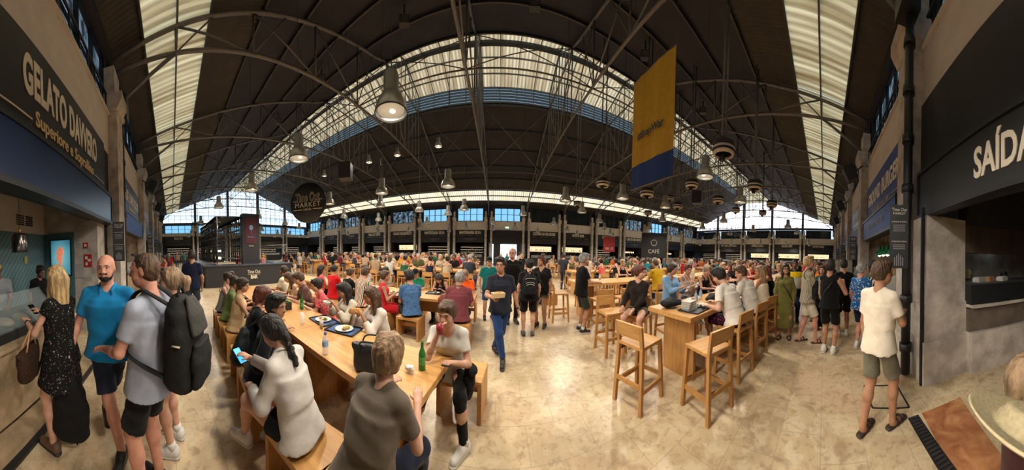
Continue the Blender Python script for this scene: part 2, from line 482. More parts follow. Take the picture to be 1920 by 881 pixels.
# pipes
def pipe_mesh():
    mb = MB()
    mb.tube([(0, 0, .05), (0, 0, 6.6)], .075, 12)
    for z in (.4, 1.15, 2.9, 3.7, 4.5, 5.3): mb.tube([(0, 0, z), (0, 0, z + .12)], .1, 12); mb.box(-.12, .12, -.03, .03, z + .03, z + .09)
    mb.box(-.17, .17, -.2, .12, 5.8, 6.5)
    mb.prism([(-.2, 6.5), (.12, 6.5), (.12, 6.0), (-.2, 6.3)], 0, -.2, .2)
    return mb
pm = pipe_mesh().mesh('downpipe', m_black)
bays = list(range(-7, 8))
def place(me, name, x, y, rz):
    o = bpy.data.objects.new(name, me); col.objects.link(o); o.location = (x, y, 0); o.rotation_euler[2] = rz
    return o
GJ = [YN + (YF - YN) / 5 * j for j in range(6)]
for k in range(-6, 8):
    x = X0 + k * SP
    if True:
        if k == 0: continue                                # behind the viewer
        tn += 1
        struct(place(pil, 'trim_%d' % tn, x + (.34 if k == -1 else 0), YN, pi))
        px = x + (-.34 if k < 0 else .34)
        if k == 1: px = x - .51
        if k == -1: px = x - .05
        o = place(pm, 'downpipe', px, YN + .14 if k not in (-1, 1) else YN + (.22 if k < 0 else .38), pi)
        nm = ['first', 'second', 'third', 'fourth', 'fifth', 'sixth', 'seventh'][abs(k) - 1]
        tag(o, 'black cast iron downpipe on the near %s wall, %s from the camera' % ('gelato stall' if k < 0 else 'burger stall', nm), 'downpipe', 'downpipes on the near wall')
for k in range(-6, 8):
    x = X0 + k * SP
    tn += 1
    struct(place(pilp, 'trim_%d' % tn, x, YF, 0))
    o = place(pm, 'downpipe', x, YF - .15, 0)
    tag(o, 'black downpipe between paired stone shafts across the hall, %s from the bar end' % ordn[k + 6], 'downpipe', 'downpipes on the far wall')
for gx, rz, gn in ((XL, pi / 2, 'bar end'), (XR, -pi / 2, 'far kitchen end')):
    for j in range(1, 5):
        tn += 1
        struct(place(pilp, 'trim_%d' % tn, gx, GJ[j], rz))
        o = place(pm, 'downpipe', gx + (.15 if gx < 0 else -.15), GJ[j], rz)
        tag(o, 'black downpipe on the gable wall at the %s, %s from the near wall' % (gn, ordn[j - 1]), 'downpipe', 'downpipes on the gable walls')
# walls. Each bay: open stall front below, sign zone, cream band, window or gallery above
def wall_run(name, along, y, sgn, a, b_, zo, zs, zw, skip=(), thick=.25):
    "masonry of one side of the hall (open below zo), cream band from zs to zw"
    mb = MB()
    def bx(u0, u1, z0, z1, mi, d0=0, d1=thick):
        v0, v1 = sorted((y + sgn * d0, y + sgn * d1))
        if along == 'x': mb.box(u0, u1, v0, v1, z0, z1, mi)
        else: mb.box(v0, v1, u0, u1, z0, z1, mi)
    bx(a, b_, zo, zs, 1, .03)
    bx(a, b_, zs, zw, 0)
    bx(a, b_, zw + .0, zw + .06, 0, -.06, thick)
    bx(a, b_, 7.55, 8.1, 1)
    return mb.build(name, [m_white, m_dark])
struct(wall_run('wall_far', 'x', YF, 1, XL, XR, 2.95, 4.6, 5.68))
struct(wall_run('wall_near_left', 'x', YN, -1, XL, -1.3, 2.6, 4.55, 5.6))
struct(wall_run('wall_near_right', 'x', YN, -1, -1.3, XR, 2.6, 4.55, 5.6))
struct(wall_run('wall_left', 'y', XL, -1, YN, YF, 2.95, 4.5, 4.95))
struct(wall_run('wall_right', 'y', XR, 1, YN, YF, 2.95, 4.45, 5.5))
# outer walls and gallery backs (a dark gallery behind the upper openings)
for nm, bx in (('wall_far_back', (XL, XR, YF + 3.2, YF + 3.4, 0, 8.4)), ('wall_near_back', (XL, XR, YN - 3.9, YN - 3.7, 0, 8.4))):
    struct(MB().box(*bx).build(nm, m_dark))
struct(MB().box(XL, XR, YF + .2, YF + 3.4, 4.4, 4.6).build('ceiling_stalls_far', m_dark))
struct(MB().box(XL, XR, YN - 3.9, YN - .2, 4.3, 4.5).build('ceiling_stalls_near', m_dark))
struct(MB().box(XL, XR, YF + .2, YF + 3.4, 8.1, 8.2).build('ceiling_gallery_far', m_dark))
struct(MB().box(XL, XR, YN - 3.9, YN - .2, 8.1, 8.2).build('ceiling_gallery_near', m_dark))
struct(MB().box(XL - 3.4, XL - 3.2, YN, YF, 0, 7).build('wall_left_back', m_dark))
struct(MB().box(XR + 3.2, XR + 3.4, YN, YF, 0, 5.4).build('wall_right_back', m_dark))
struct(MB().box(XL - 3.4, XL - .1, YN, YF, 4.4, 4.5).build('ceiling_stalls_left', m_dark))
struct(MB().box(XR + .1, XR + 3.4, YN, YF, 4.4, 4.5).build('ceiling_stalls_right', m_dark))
# upper windows
m_winlit = emit('daylit_window_glass', (.20, .50, .80), .85)
m_windim = mat('dark_window_glass', (.02, .03, .04), .08, 0, 0)
def up_window(x0, x1, along, y, sgn, z0, z1, lit, name, n=4):
    r = empty(name); struct(r)
    mb = MB(); g = MB()
    def bx(M_, u0, u1, d0, d1, za, zb):
        v0, v1 = sorted((y + sgn * d0, y + sgn * d1))
        if along == 'x': M_.box(u0, u1, v0, v1, za, zb)
        else: M_.box(v0, v1, u0, u1, za, zb)
    bx(g, x0, x1, .3, .32, z0, z1)
    for i in range(n + 1):
        x = x0 + (x1 - x0) * i / n
        bx(mb, x - .04, x + .04, .2, .3, z0, z1)
    bx(mb, x0, x1, .2, .3, z0, z0 + .08); bx(mb, x0, x1, .2, .3, z1 - .08, z1); bx(mb, x0, x1, .24, .3, z0 + (z1 - z0) * .5, z0 + (z1 - z0) * .5 + .04)
    g.build('glass', lit, r); mb.build('window_frame', m_black, r)
    if along == 'x':
        w2 = MB(); bx(w2, x0 - .5, x0, .15, .3, z0 - .3, 7.6); bx(w2, x1, x1 + .5, .15, .3, z0 - .3, 7.6)
        w2.build('window_reveal', m_dark, r)
    return r
m_dimlit, b = base_mat('gallery_glass_painted_reflections', (.1, .13, .15), .1)  # reflections painted into the glass as patchy blue colour and glow
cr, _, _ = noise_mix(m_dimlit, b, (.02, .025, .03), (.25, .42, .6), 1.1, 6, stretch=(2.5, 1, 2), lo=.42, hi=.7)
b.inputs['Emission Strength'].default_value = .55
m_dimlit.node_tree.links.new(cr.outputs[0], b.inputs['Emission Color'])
for k in range(-7, 8):
    wn += 1
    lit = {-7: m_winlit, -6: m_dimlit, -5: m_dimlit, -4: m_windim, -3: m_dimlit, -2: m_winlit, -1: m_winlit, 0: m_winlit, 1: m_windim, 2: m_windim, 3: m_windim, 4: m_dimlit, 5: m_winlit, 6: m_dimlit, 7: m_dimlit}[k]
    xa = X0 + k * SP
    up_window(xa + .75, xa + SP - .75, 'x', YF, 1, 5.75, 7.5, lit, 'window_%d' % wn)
for j in range(5):
    wn += 1
    up_window(GJ[j] + .6, GJ[j + 1] - .6, 'y', XL, -1, 5.0, 6.4, m_winlit, 'window_%d' % wn)
    wn += 1
    up_window(GJ[j] + .6, GJ[j + 1] - .6, 'y', XR, 1, 5.6, 7.1, m_windim, 'window_%d' % wn, 5)
# near gallery: glazing above the cream band, black railing in front
for k in [q for q in range(-7, 8)]:
    xa = X0 + k * SP
    if k in (-1, 0): xa2 = xa
    wn += 1
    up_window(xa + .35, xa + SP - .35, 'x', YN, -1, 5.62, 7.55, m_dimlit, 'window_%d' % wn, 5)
    mb = MB()
    mb.box(xa + .32, xa + SP - .32, YN - .03, YN + .01, 6.12, 6.17)
    mb.box(xa + .32, xa + SP - .32, YN - .03, YN + .01, 5.68, 5.72)
    for i in range(11): mb.box(xa + .33 + i * .415, xa + .36 + i * .415, YN - .03, YN + .01, 5.6, 6.15)
    o = mb.build('balcony_railing', m_black)
    where = ('above the gelato sign' if k else 'above the exit passage') if k in (-1, 0) else ('above the gelato side, %s bay out' % ordn[-k - 2] if k < -1 else 'above the burger side, %s bay out' % ordn[k - 1])
    tag(o, 'black metal railing over the near wall, ' + where, 'railing', 'gallery railings')
# gable glazing
for gx, sg in ((XL, -1), (XR, 1)):
    wn += 1
    r = empty('window_%d' % wn); struct(r)
    zb_ = 6.75 if sg < 0 else 7.45
    pr = [(YN + .3, zb_), (YF - .3, zb_), (YF - .3, roofz(YF - .3)), (MID + LW, roofz(MID - LW)), (MID - LW, roofz(MID - LW)), (YN + .3, roofz(YN + .3))]
    g = MB(); g.prism(pr, 0, *sorted((gx, gx + .03 * sg)))
    mm = emit('gable_glass_%s' % ('left' if sg < 0 else 'right'), (.66, .84, 1) if sg < 0 else (.88, .9, 1), 1.15 if sg < 0 else 1.9)
    g.build('glass', mm, r)
    f = MB()
    for y in np.arange(YN + .3, YF, .98):
        zt = roofz(y) if abs(y - MID) > LW else ZR
        f.box(*sorted((gx - .06 * sg, gx)), y - .025, y + .025, zb_, zt)
    for z in np.arange(zb_, ZR, .62):
        y0 = YN + max(.3, (z - HE) / .385); f.box(*sorted((gx - .06 * sg, gx)), y0, YF + YN - y0, z - .02, z + .02)
    f.build('glazing_bars', m_steel, r)
    b2 = MB()
    for j in (1, 2, 3, 4): b2.box(*sorted((gx - .35 * sg, gx - .05 * sg)), GJ[j] - .2, GJ[j] + .2, 6.3, roofz(GJ[j]) if j in (1, 4) else ZR - .1)
    b2.build('window_post', m_dsteel, r)
    f = MB(); f.box(*sorted((gx - .3 * sg, gx)), YN, YF, zb_ - .35, zb_); tn += 1; struct(f.build('trim_%d' % tn, m_black))
    tn += 1; struct(MB().box(*sorted((gx, gx + .1 * sg)), YN - .1, YN + .3, 6, 9).box(*sorted((gx, gx + .1 * sg)), YF - .3, YF + .1, 6, 9).build('trim_%d' % tn, m_dark))
    # closing the lantern end
    tn += 1; struct(MB().prism([(MID - LW, ZR), (MID + LW, ZR), (MID + LW, ZR + 1.15), (MID, ZR + 1.95), (MID - LW, ZR + 1.15)], 0, *sorted((gx, gx + .05 * sg))).build('trim_%d' % tn, m_skyl))
# ------------------------------------------------------------------ figures: smooth implicit bodies turned into meshes
def nrm(v):
    v = np.asarray(v, float); return v / max(np.linalg.norm(v), 1e-9)
class Blob:
    def __init__(s): s.p = []
    def cone(s, a, b, ra, rb, k=.03, sub=False, clip0=None, clip1=None, flat=None):
        s.p.append(('c', np.array(a, float), np.array(b, float), ra, rb, k, sub, clip0, clip1, flat)); return s
    def ell(s, c, r, M=None, k=.03, sub=False):
        s.p.append(('e', np.array(c, float), np.array(r, float), np.eye(3) if M is None else np.asarray(M, float), k, sub)); return s
    def loft(s, o, M, sec, k=.02):
        "stacked elliptical sections (t, half width, half depth, forward shift) along the up axis of frame M (rows right, forward, up)"
        s.p.append(('l', np.array(o, float), np.asarray(M, float), np.array(sec, float), k, False)); return s
    def bounds(s):
        lo = np.full(3, 1e9); hi = -lo
        for p in s.p:
            if p[0] == 'c': q = [p[1] - p[3], p[1] + p[3], p[2] - p[4], p[2] + p[4]]
            elif p[0] == 'e': q = [p[1] - p[2].max(), p[1] + p[2].max()]
            else:
                m = p[3][:, 1:3].max(); c0 = p[1] + p[2][2] * p[3][0, 0]; c1 = p[1] + p[2][2] * p[3][-1, 0]
                q = [c0 - m, c0 + m, c1 - m, c1 + m]
            if p[5 if p[0] != 'c' else 6] is True: continue
            lo = np.minimum(lo, np.min(q, 0)); hi = np.maximum(hi, np.max(q, 0))
        return lo, hi
    def mesh(s, h, planes=(), noise=0, nf=22, extra=None, zmin=None):
        lo, hi = s.bounds(); lo = lo - 3 * h; hi = hi + 3 * h
        n = np.ceil((hi - lo) / h).astype(int) + 1
        ax = [lo[i] + h * np.arange(n[i]) for i in range(3)]
        F = np.full(tuple(n), .5, np.float32)
        for p in s.p:
            if p[0] == 'c':
                _, a, b, ra, rb, k, sub, c0, c1, flat = p
                q = np.array([a - ra, a + ra, b - rb, b + rb]); m = k + 3 * h
            elif p[0] == 'e':
                _, c, r, M, k, sub = p; rm = r.max(); q = np.array([c - rm, c + rm]); m = k + 3 * h
            else:
                _, o, M, sec, k, sub = p; w_ = sec[:, 1:3].max() + abs(sec[:, 3]).max()
                c0 = o + M[2] * sec[0, 0]; c1 = o + M[2] * sec[-1, 0]; q = np.array([c0 - w_, c0 + w_, c1 - w_, c1 + w_]); m = k + 3 * h
            i0 = np.clip(np.floor((q.min(0) - m - lo) / h).astype(int), 0, n - 1); i1 = np.clip(np.ceil((q.max(0) + m - lo) / h).astype(int) + 1, 1, n)
            X, Y, Z = [ax[i][i0[i]:i1[i]].astype(np.float32) for i in range(3)]
            X = X[:, None, None]; Y = Y[None, :, None]; Z = Z[None, None, :]
            if p[0] == 'c':
                d = b - a; L2 = max(d @ d, 1e-9)
                PX, PY, PZ = X - a[0], Y - a[1], Z - a[2]
                t = np.clip((PX * d[0] + PY * d[1] + PZ * d[2]) / L2, 0, 1)
                qx, qy, qz = PX - t * d[0], PY - t * d[1], PZ - t * d[2]
                if flat is not None:            # (axis vector, factor): squashed along that axis
                    fa, ff = flat; g = (qx * fa[0] + qy * fa[1] + qz * fa[2]) * (ff - 1)
                    qx, qy, qz = qx + g * fa[0], qy + g * fa[1], qz + g * fa[2]
                D = np.sqrt(qx ** 2 + qy ** 2 + qz ** 2) - (ra + (rb - ra) * t)
                if c1 is not None:
                    u = d / sqrt(L2); D = np.maximum(D, (X - b[0]) * u[0] + (Y - b[1]) * u[1] + (Z - b[2]) * u[2] - c1)
                if c0 is not None:
                    u = -d / sqrt(L2); D = np.maximum(D, (X - a[0]) * u[0] + (Y - a[1]) * u[1] + (Z - a[2]) * u[2] - c0)
            elif p[0] == 'e':
                PX, PY, PZ = X - c[0], Y - c[1], Z - c[2]
                u = [(PX * M[i][0] + PY * M[i][1] + PZ * M[i][2]) / r[i] for i in range(3)]
                l = np.sqrt(u[0] ** 2 + u[1] ** 2 + u[2] ** 2); D = (l - 1) * r.min() if l.size else l
                D = D * .9
            else:
                PX, PY, PZ = X - o[0], Y - o[1], Z - o[2]
                x, y, t = [PX * M[i][0] + PY * M[i][1] + PZ * M[i][2] for i in range(3)]
                wv = np.interp(t, sec[:, 0], sec[:, 1]); dv = np.interp(t, sec[:, 0], sec[:, 2]); sh = np.interp(t, sec[:, 0], sec[:, 3])
                l = (np.abs(x / wv) ** 2.3 + np.abs((y - sh) / dv) ** 2.3) ** (1 / 2.3)
                D = (l - 1) * np.minimum(wv, dv)
                D = np.maximum(D, np.maximum(sec[0, 0] - t, t - sec[-1, 0]))
            D = D.astype(np.float32)
            sl = tuple(slice(i0[i], i1[i]) for i in range(3)); A = F[sl]
            if sub: F[sl] = np.maximum(A, -D)
            else:
                hh = np.maximum(k - np.abs(A - D), 0) / k
                F[sl] = np.minimum(A, D) - hh * hh * k * .25
        X, Y, Z = ax[0][:, None, None], ax[1][None, :, None], ax[2][None, None, :]
        if noise:
            ph = (s.p[0][1][0] if hasattr(s.p[0][1], '__len__') else 0) * 7
            F += (noise * (np.sin(nf * X + 2.1 * np.sin(nf * .7 * Z + ph)) * np.sin(nf * .9 * Z + 1.7 * np.sin(nf * .8 * Y + 1 + ph)) + .5 * np.sin(nf * 1.9 * (X + Y) + 3 * np.sin(nf * .6 * Z + ph)) * np.sin(nf * .5 * Z + 2))).astype(np.float32)
        if zmin is not None: F = np.maximum(F, zmin - Z)
        for (pt, nv) in planes:
            pt = np.asarray(pt, float); nv = nrm(nv)
            F = np.maximum(F, (X - pt[0]) * nv[0] + (Y - pt[1]) * nv[1] + (Z - pt[2]) * nv[2])
        return nets(F, lo, h)
def nets(F, lo, h):
    I = F < 0
    n = F.shape
    c = np.zeros((n[0] - 1, n[1] - 1, n[2] - 1), np.int8)
    for i in (0, 1):
        for j in (0, 1):
            for k in (0, 1): c += I[i:n[0] - 1 + i, j:n[1] - 1 + j, k:n[2] - 1 + k]
    cells = np.argwhere((c > 0) & (c < 8))
    idx = np.full(c.shape, -1, np.int64); idx[tuple(cells.T)] = np.arange(len(cells))
    acc = np.zeros((len(cells), 3)); cnt = np.zeros(len(cells))
    C = [tuple(b) for b in np.ndindex(2, 2, 2)]
    vals = {b: F[cells[:, 0] + b[0], cells[:, 1] + b[1], cells[:, 2] + b[2]] for b in C}
    for a in C:
        for ax in range(3):
            if a[ax]: continue
            b = list(a); b[ax] = 1; b = tuple(b)
            va, vb = vals[a], vals[b]; m = (va < 0) != (vb < 0)
            t = np.where(m, va / np.where(m, va - vb, 1), 0)
            p = np.array(a, float)[None, :].repeat(len(cells), 0); p[:, ax] += t
            acc[m] += p[m]; cnt[m] += 1
    V = lo + h * (cells + acc / cnt[:, None])
    Q = []
    for ax in range(3):
        sl0 = [slice(1, n[i] - 1) for i in range(3)]; sl0[ax] = slice(0, n[ax] - 1)
        sl1 = list(sl0); sl1[ax] = slice(1, n[ax])
        A, B = I[tuple(sl0)], I[tuple(sl1)]
        u, v = [i for i in range(3) if i != ax]
        for sgn, msk in ((0, A & ~B), (1, B & ~A)):
            e = np.argwhere(msk)
            if not len(e): continue
            off = np.array([1, 1, 1]); off[ax] = 0; e = e + off
            q = []
            for du, dv in ((0, 0), (1, 0), (1, 1), (0, 1)):
                g = e.copy(); g[:, u] -= du; g[:, v] -= dv; q.append(idx[tuple(g.T)])
            q = np.stack(q, 1)
            if (sgn == 1) != (ax == 1): q = q[:, ::-1]
            Q.append(q)
    return V, (np.concatenate(Q) if Q else np.zeros((0, 4), int))
def quick(name, parts, mats):
    "parts: list of (V, quads or face lists, material index)"
    me = bpy.data.meshes.new(name)
    Vs = []; n = 0; lv = []; ls = []; mi = []
    for V, Q, m in parts:
        Vs.append(np.asarray(V, float).reshape(-1, 3))
        if isinstance(Q, np.ndarray):
            lv.append((Q + n).ravel()); ls.append(np.full(len(Q), 4)); mi.append(np.full(len(Q), m))
        else:
            for f in Q: lv.append(np.array(f) + n); ls.append(np.array([len(f)])); mi.append(np.array([m]))
        n += len(Vs[-1])
    V = np.concatenate(Vs); lv = np.concatenate(lv).astype(np.int32); ls = np.concatenate(ls).astype(np.int32); mi = np.concatenate(mi).astype(np.int32)
    me.vertices.add(len(V)); me.vertices.foreach_set('co', V.astype(np.float32).ravel())
    me.loops.add(len(lv)); me.loops.foreach_set('vertex_index', lv)
    me.polygons.add(len(ls)); me.polygons.foreach_set('loop_start', np.concatenate([[0], np.cumsum(ls)[:-1]]).astype(np.int32))
    me.polygons.foreach_set('loop_total', ls)
    for m in mats: me.materials.append(m)
    me.polygons.foreach_set('material_index', mi)
    me.polygons.foreach_set('use_smooth', np.ones(len(ls), bool))
    me.update(calc_edges=True)
    return me
def child(name, parts, mats, parent):
    o = bpy.data.objects.new(name, quick(name, parts, mats if isinstance(mats, (list, tuple)) else [mats]))
    col.objects.link(o)
    if parent is not None: o.parent = parent
    return o
def tubeVF(pts, rad, seg=6, flat=1):
    m = MB().tube(pts, rad, seg, flat=flat); return np.concatenate(m.v), m.f
def ik(a, c, l1, l2, pole):
    a = np.array(a, float); c = np.array(c, float); d = c - a; L = np.linalg.norm(d)
    if L > (l1 + l2) * .995: c = a + d / L * (l1 + l2) * .995; d = c - a; L = np.linalg.norm(d)
    u = d / L; x = (l1 * l1 - l2 * l2 + L * L) / (2 * L); h = sqrt(max(l1 * l1 - x * x, 0))
    p = np.array(pole, float); p = p - u * (p @ u); p = nrm(p)
    return a + u * x + p * h, c
def rotz(v, a):
    c, s = cos(a), sin(a); v = np.asarray(v, float); return np.array([v[0] * c - v[1] * s, v[0] * s + v[1] * c, v[2]])
def frame(yaw, pitch=0, roll=0):
    "rows right, forward, up; yaw turns to the left, pitch tips forward"
    Rz = np.array([[cos(yaw), -sin(yaw), 0], [sin(yaw), cos(yaw), 0], [0, 0, 1]])
    Rx = np.array([[1, 0, 0], [0, cos(pitch), sin(pitch)], [0, -sin(pitch), cos(pitch)]])
    Ry = np.array([[cos(roll), 0, sin(roll)], [0, 1, 0], [-sin(roll), 0, cos(roll)]])
    return (Rz @ Rx @ Ry).T
SKIN = {'fair': (.55, .32, .22), 'tan': (.42, .22, .13), 'olive': (.36, .19, .11), 'brown': (.17, .085, .05), 'pink': (.56, .28, .2)}
HAIR = {'black': (.012, .01, .009), 'dark': (.03, .018, .012), 'brown': (.075, .04, .022), 'lightbrown': (.25, .155, .085), 'blonde': (.42, .28, .13), 'sand': (.26, .17, .10), 'grey': (.25, .24, .23), 'white': (.55, .53, .5), 'auburn': (.09, .025, .015)}
def skin_mat(k):
    n = 'skin_' + k
    if n in MATS: return MATS[n]
    m, b = base_mat(n, SKIN[k], .5, 0, .35)
    c = SKIN[k]
    noise_mix(m, b, (c[0] * .9, c[1] * .84, c[2] * .84), (c[0] * 1.06, c[1] * 1.05, c[2] * 1.05), 14, 3)
    b.inputs['Subsurface Weight'].default_value = 0
    MATS[n] = m
    return m
def hair_mat(k):
    n = 'hair_' + k
    if n in MATS: return MATS[n]
    m, b = base_mat(n, HAIR[k], .5, 0, .4)
    c = HAIR[k]
    noise_mix(m, b, tuple(x * .55 for x in c), tuple(min(1, x * 1.5) for x in c), 26, 3, stretch=(1, 1, .16), bump=.9, bscale=60)
    MATS[n] = m
    return m
m_eye = mat('eye_white', (.36, .34, .32), .2, 0, 0); m_iris = mat('iris', (.02, .014, .01), .15, 0, 0); m_lip = mat('lips', (.38, .13, .11), .4, 0, 0)
m_shoew = mat('white_leather', (.62, .6, .56), .5, 0, .05); m_shoeb = mat('black_leather', (.015, .015, .016), .45, 0, .1); m_sole = mat('shoe_sole', (.5, .48, .44), .7, 0, .05)
m_lens = mat('dark_lens', (.01, .01, .012), .08, 0, 0)
def hand_pieces(w, d, M, side, q, curl=.6, scale=1.0):
    """five tapered fingers, each bent at its knuckles. w wrist, d pointing direction, M palm frame rows (right, forward=finger dir, up=back of hand)"""
    out = []
    r, f, u = M
    pc = w + f * .045 * scale
    for i, (off, ln) in enumerate(((-.03, .062), (-.0105, .072), (.0095, .067), (.028, .053))):
        off *= side * -1
        b = w + f * .078 * scale + r * off * scale
        a1 = curl * .5; a2 = curl * 1.3; a3 = curl * 2.0
        p = [b - f * .02 * scale, b]
        for k, a in ((.46, a1), (.3, a2), (.24, a3)):
            p.append(p[-1] + (f * cos(a) - u * sin(a)) * ln * k * scale)
        out.append(tubeVF(p, np.array([.0095, .0092, .0085, .0078, .0058]) * scale, 8 if q == 0 else 5))
    t0 = w + f * .025 * scale - r * side * .028 * scale * -1 * -1
    t0 = w + f * .022 * scale + r * (.026 * side * -1) * scale * -1 * -1
    td = nrm(f * .75 + r * (-side) * .75 - u * .35)
    p = [w + f * .012 * scale - r * side * .012 * scale, w + f * .03 * scale - r * side * .032 * scale]
    p += [p[-1] + td * .028 * scale, p[-1] + td * .028 * scale + nrm(td + f * .5 - u * curl * .5) * .026 * scale]
    out.append(tubeVF(p, np.array([.013, .0125, .0098, .0065]) * scale, 8 if q == 0 else 5))
    return out
NP = [0]
def person(label, loc, head=0, H=1.74, sex='m', skin='fair', hair=('short', 'dark'), top=('tee', (.5, .5, .5)), bottom=('shorts', (.03, .03, .04)), shoes='white',
           pose='stand', seat=.45, lean=0, bend=0, look=(0, 0), hands=(None, None), feet=(None, None), q=1, build=1.0, extras=(), group=None, cat='person', sway=0, curl=.6, name='person', roll=0):
    """loc is where the feet (standing) or the seat (sitting) stands; head is the compass direction faced (0 = +Y, 90 = +X).
       hands / feet: (right, left) targets in the figure's own frame: x right, y forward, z up."""
    NP[0] += 1
    s = H / 1.75
    root = empty(name, (loc[0], loc[1], loc[2] if len(loc) > 2 else 0), -R(head))
    if label: tag(root, label, cat, group)
    vb, vh, vc = ((.011, .0062, .012), (.016, .009, .016), (.022, .0125, .022))[q]
    fem = sex == 'f'
    sw, hw = (.170, .095) if fem else (.195, .09)
    sw *= s * (1 + (build - 1) * .5); hw *= s
    sit = pose == 'sit'
    pz = (seat + .1 * s) if sit else .93 * s
    pel = np.array([sway, 0, pz])
    lean = R(lean); T = frame(0, lean, R(roll))
    Rr, Ff, Uu = T
    Rr, Ff, Uu = np.array(T[0]), np.array(T[1]), np.array(T[2])
    # bend: the upper back rounds forward a little more than the lower back
    T2 = frame(0, lean + R(bend), R(roll)); U2 = np.array(T2[2]); F2 = np.array(T2[1]); R2 = np.array(T2[0])
    chest = pel + Uu * .27 * s
    neck = chest + U2 * .27 * s
    sh = [neck - U2 * .082 * s + R2 * (sw - .022 * s) * sd + F2 * .0 for sd in (1, -1)]
    hip = [pel + np.array([hw * sd, 0, -.02 * s]) for sd in (1, -1)]
    UA, FA, TH, SH = .29 * s, .25 * s, .43 * s, .42 * s
    ft = []
    for i, sd in enumerate((1, -1)):
        t = feet[i]
        if t is None: t = (.1 * sd, .02, 0) if not sit else (.12 * sd, .42 if seat < .6 else .36, 0 if seat < .6 else .3)
        ft.append(np.array([t[0], t[1], t[2] + .085 * s]))
    knee = []; ank = []
    for i, sd in enumerate((1, -1)):
        k_, a_ = ik(hip[i], ft[i], TH, SH, (.12 * sd, 1, .25)); knee.append(k_); ank.append(a_)
    hd = []; elb = []
    for i, sd in enumerate((1, -1)):
        t = hands[i]
        if t is None:
            if sit: t = (.13 * sd, .36, seat + .30) if seat < .6 else (.13 * sd, .38, seat + .34)
            else: t = (sh[i][0] + .06 * sd, sh[i][1] + .06, sh[i][2] - .515 * s)
        pole = (.55 * sd, -.45, -1) if t[2] > pz - .1 or sit else (.3 * sd, -1, 0)
        e_, w_ = ik(sh[i], t, UA, FA, pole); elb.append(e_); hd.append(w_)
    b_ = build
    # --- body: trunk and limbs, head and hands in one mesh
    B = Blob()
    wa = .112 if fem else .13
    B.loft(pel, T, [(-.09 * s, .12 * s * b_, .1 * s * b_, 0), (.0, .155 * s * b_, .11 * s * b_, 0), (.14 * s, wa * s * b_, .095 * s * b_, 0), (.3 * s, .14 * s * b_, .1 * s * b_, .0)], .04)
    B.cone(pel + Uu * .18 * s + R2 * .03 * s, chest + U2 * .1 * s + R2 * .04 * s, .085 * s * b_, .088 * s * b_, .05); B.cone(pel + Uu * .18 * s - R2 * .03 * s, chest + U2 * .1 * s - R2 * .04 * s, .085 * s * b_, .088 * s * b_, .05)
    for i in (0, 1): B.cone(neck - U2 * .03 * s, sh[i], .042 * s, .036 * s, .04)
    B.cone(sh[0] - U2 * .03 * s, sh[1] - U2 * .03 * s, .045 * s, .045 * s, .04)
    B.cone(chest + U2 * .17 * s, neck + U2 * .05 * s, .07 * s, .05 * s, .05)
    lb = (.086 if fem else .08) * (.6 + .4 * b_)
    for i in (0, 1):
        B.cone(hip[i], knee[i], lb * s, .056 * s, .03)
        B.cone(knee[i], knee[i] + (ank[i] - knee[i]) * .35 + np.array([0, -.012, 0]) * (0 if sit else 1), .053 * s, .055 * s, .03)
        B.cone(knee[i] + (ank[i] - knee[i]) * .35, ank[i], .052 * s, .034 * s, .03)
        B.cone(sh[i], elb[i], .043 * s * (.7 + .3 * b_) * (.86 if fem else 1), .038 * s * (.86 if fem else 1), .03)
        B.cone(elb[i], elb[i] + (hd[i] - elb[i]) * .3, .037 * s * (.88 if fem else 1), .038 * s * (.88 if fem else 1), .02)
        B.cone(elb[i] + (hd[i] - elb[i]) * .3, hd[i], .037 * s * (.86 if fem else 1), .024 * s, .02)
    parts = []
    palmM = []
    for i, sd in enumerate((1, -1)):
        f = nrm(hd[i] - elb[i])
        if f[2] < -.75: r = nrm(np.array([0, 1., 0]) - f * f[1]) * -sd * -1; u = np.cross(r, f); r, u = r, u
        else: r = nrm(np.cross(f, (0, 0, 1.))); u = np.cross(r, f)
        if f[2] < -.75:
            # hanging: the back of the hand faces outwards, the thumb forwards
            u = nrm(np.array([sd, 0, 0.]) - f * f[0] * sd); r = np.cross(f, u)
        M = np.array([r, f, u]); palmM.append(M)
        B.ell(hd[i] + f * .048 * s, (.04 * s, .052 * s, .017 * s), M, .018)
        for V, Fc in hand_pieces(hd[i], f, M, sd if f[2] >= -.75 else (sd * (1 if r[1] * sd < 0 else -1)), q, curl, s * (.95 if fem else 1.03)): parts.append((V, Fc, 0))
        # foot (bare inside the shoe)
        fd = foot_dir(knee[i], ank[i], sit, i)
        B.cone(ank[i] - (0, 0, .01), np.array([ank[i][0], ank[i][1], ft[i][2] - .045 * s]) + fd * .02, .036 * s, .036 * s, .02)
        B.cone(ank[i] + fd * .0 - (0, 0, .04 * s), ank[i] + fd * .14 * s - (0, 0, .058 * s), .036 * s, .026 * s, .02)
    Q = B.mesh(vb); parts.insert(0, (Q[0], Q[1], 0))
    # --- head
    hy, hp = R(look[0]), R(look[1])
    HM = frame(-hy, hp * .9 + (lean + R(bend)) * .35)
    hr, hf, hu = [np.array(x) for x in HM]
    hb = neck + U2 * .032 * s + F2 * .012
    hc = hb + hu * .125 * s + hf * .022 * s
    def P(x, y, z): return hc + (hr * x + hf * y + hu * z) * s
    Hd = Blob()
    fw = .95 if fem else 1.0
    Hd.cone(neck - U2 * .05 * s, hb + hu * .03 * s - hf * .005, (.050 if fem else .06) * s, (.047 if fem else .057) * s, .03)
    Hd.ell(P(0, -.012, .035), (.076 * s, .096 * s, .085 * s), HM, .03)
    Hd.ell(P(0, .025, -.02), (.063 * s * fw, .068 * s, .088 * s), HM, .03)
    Hd.ell(P(0, .05, -.078), (.036 * s * fw, .034 * s, .03 * s), HM, .035)          # chin
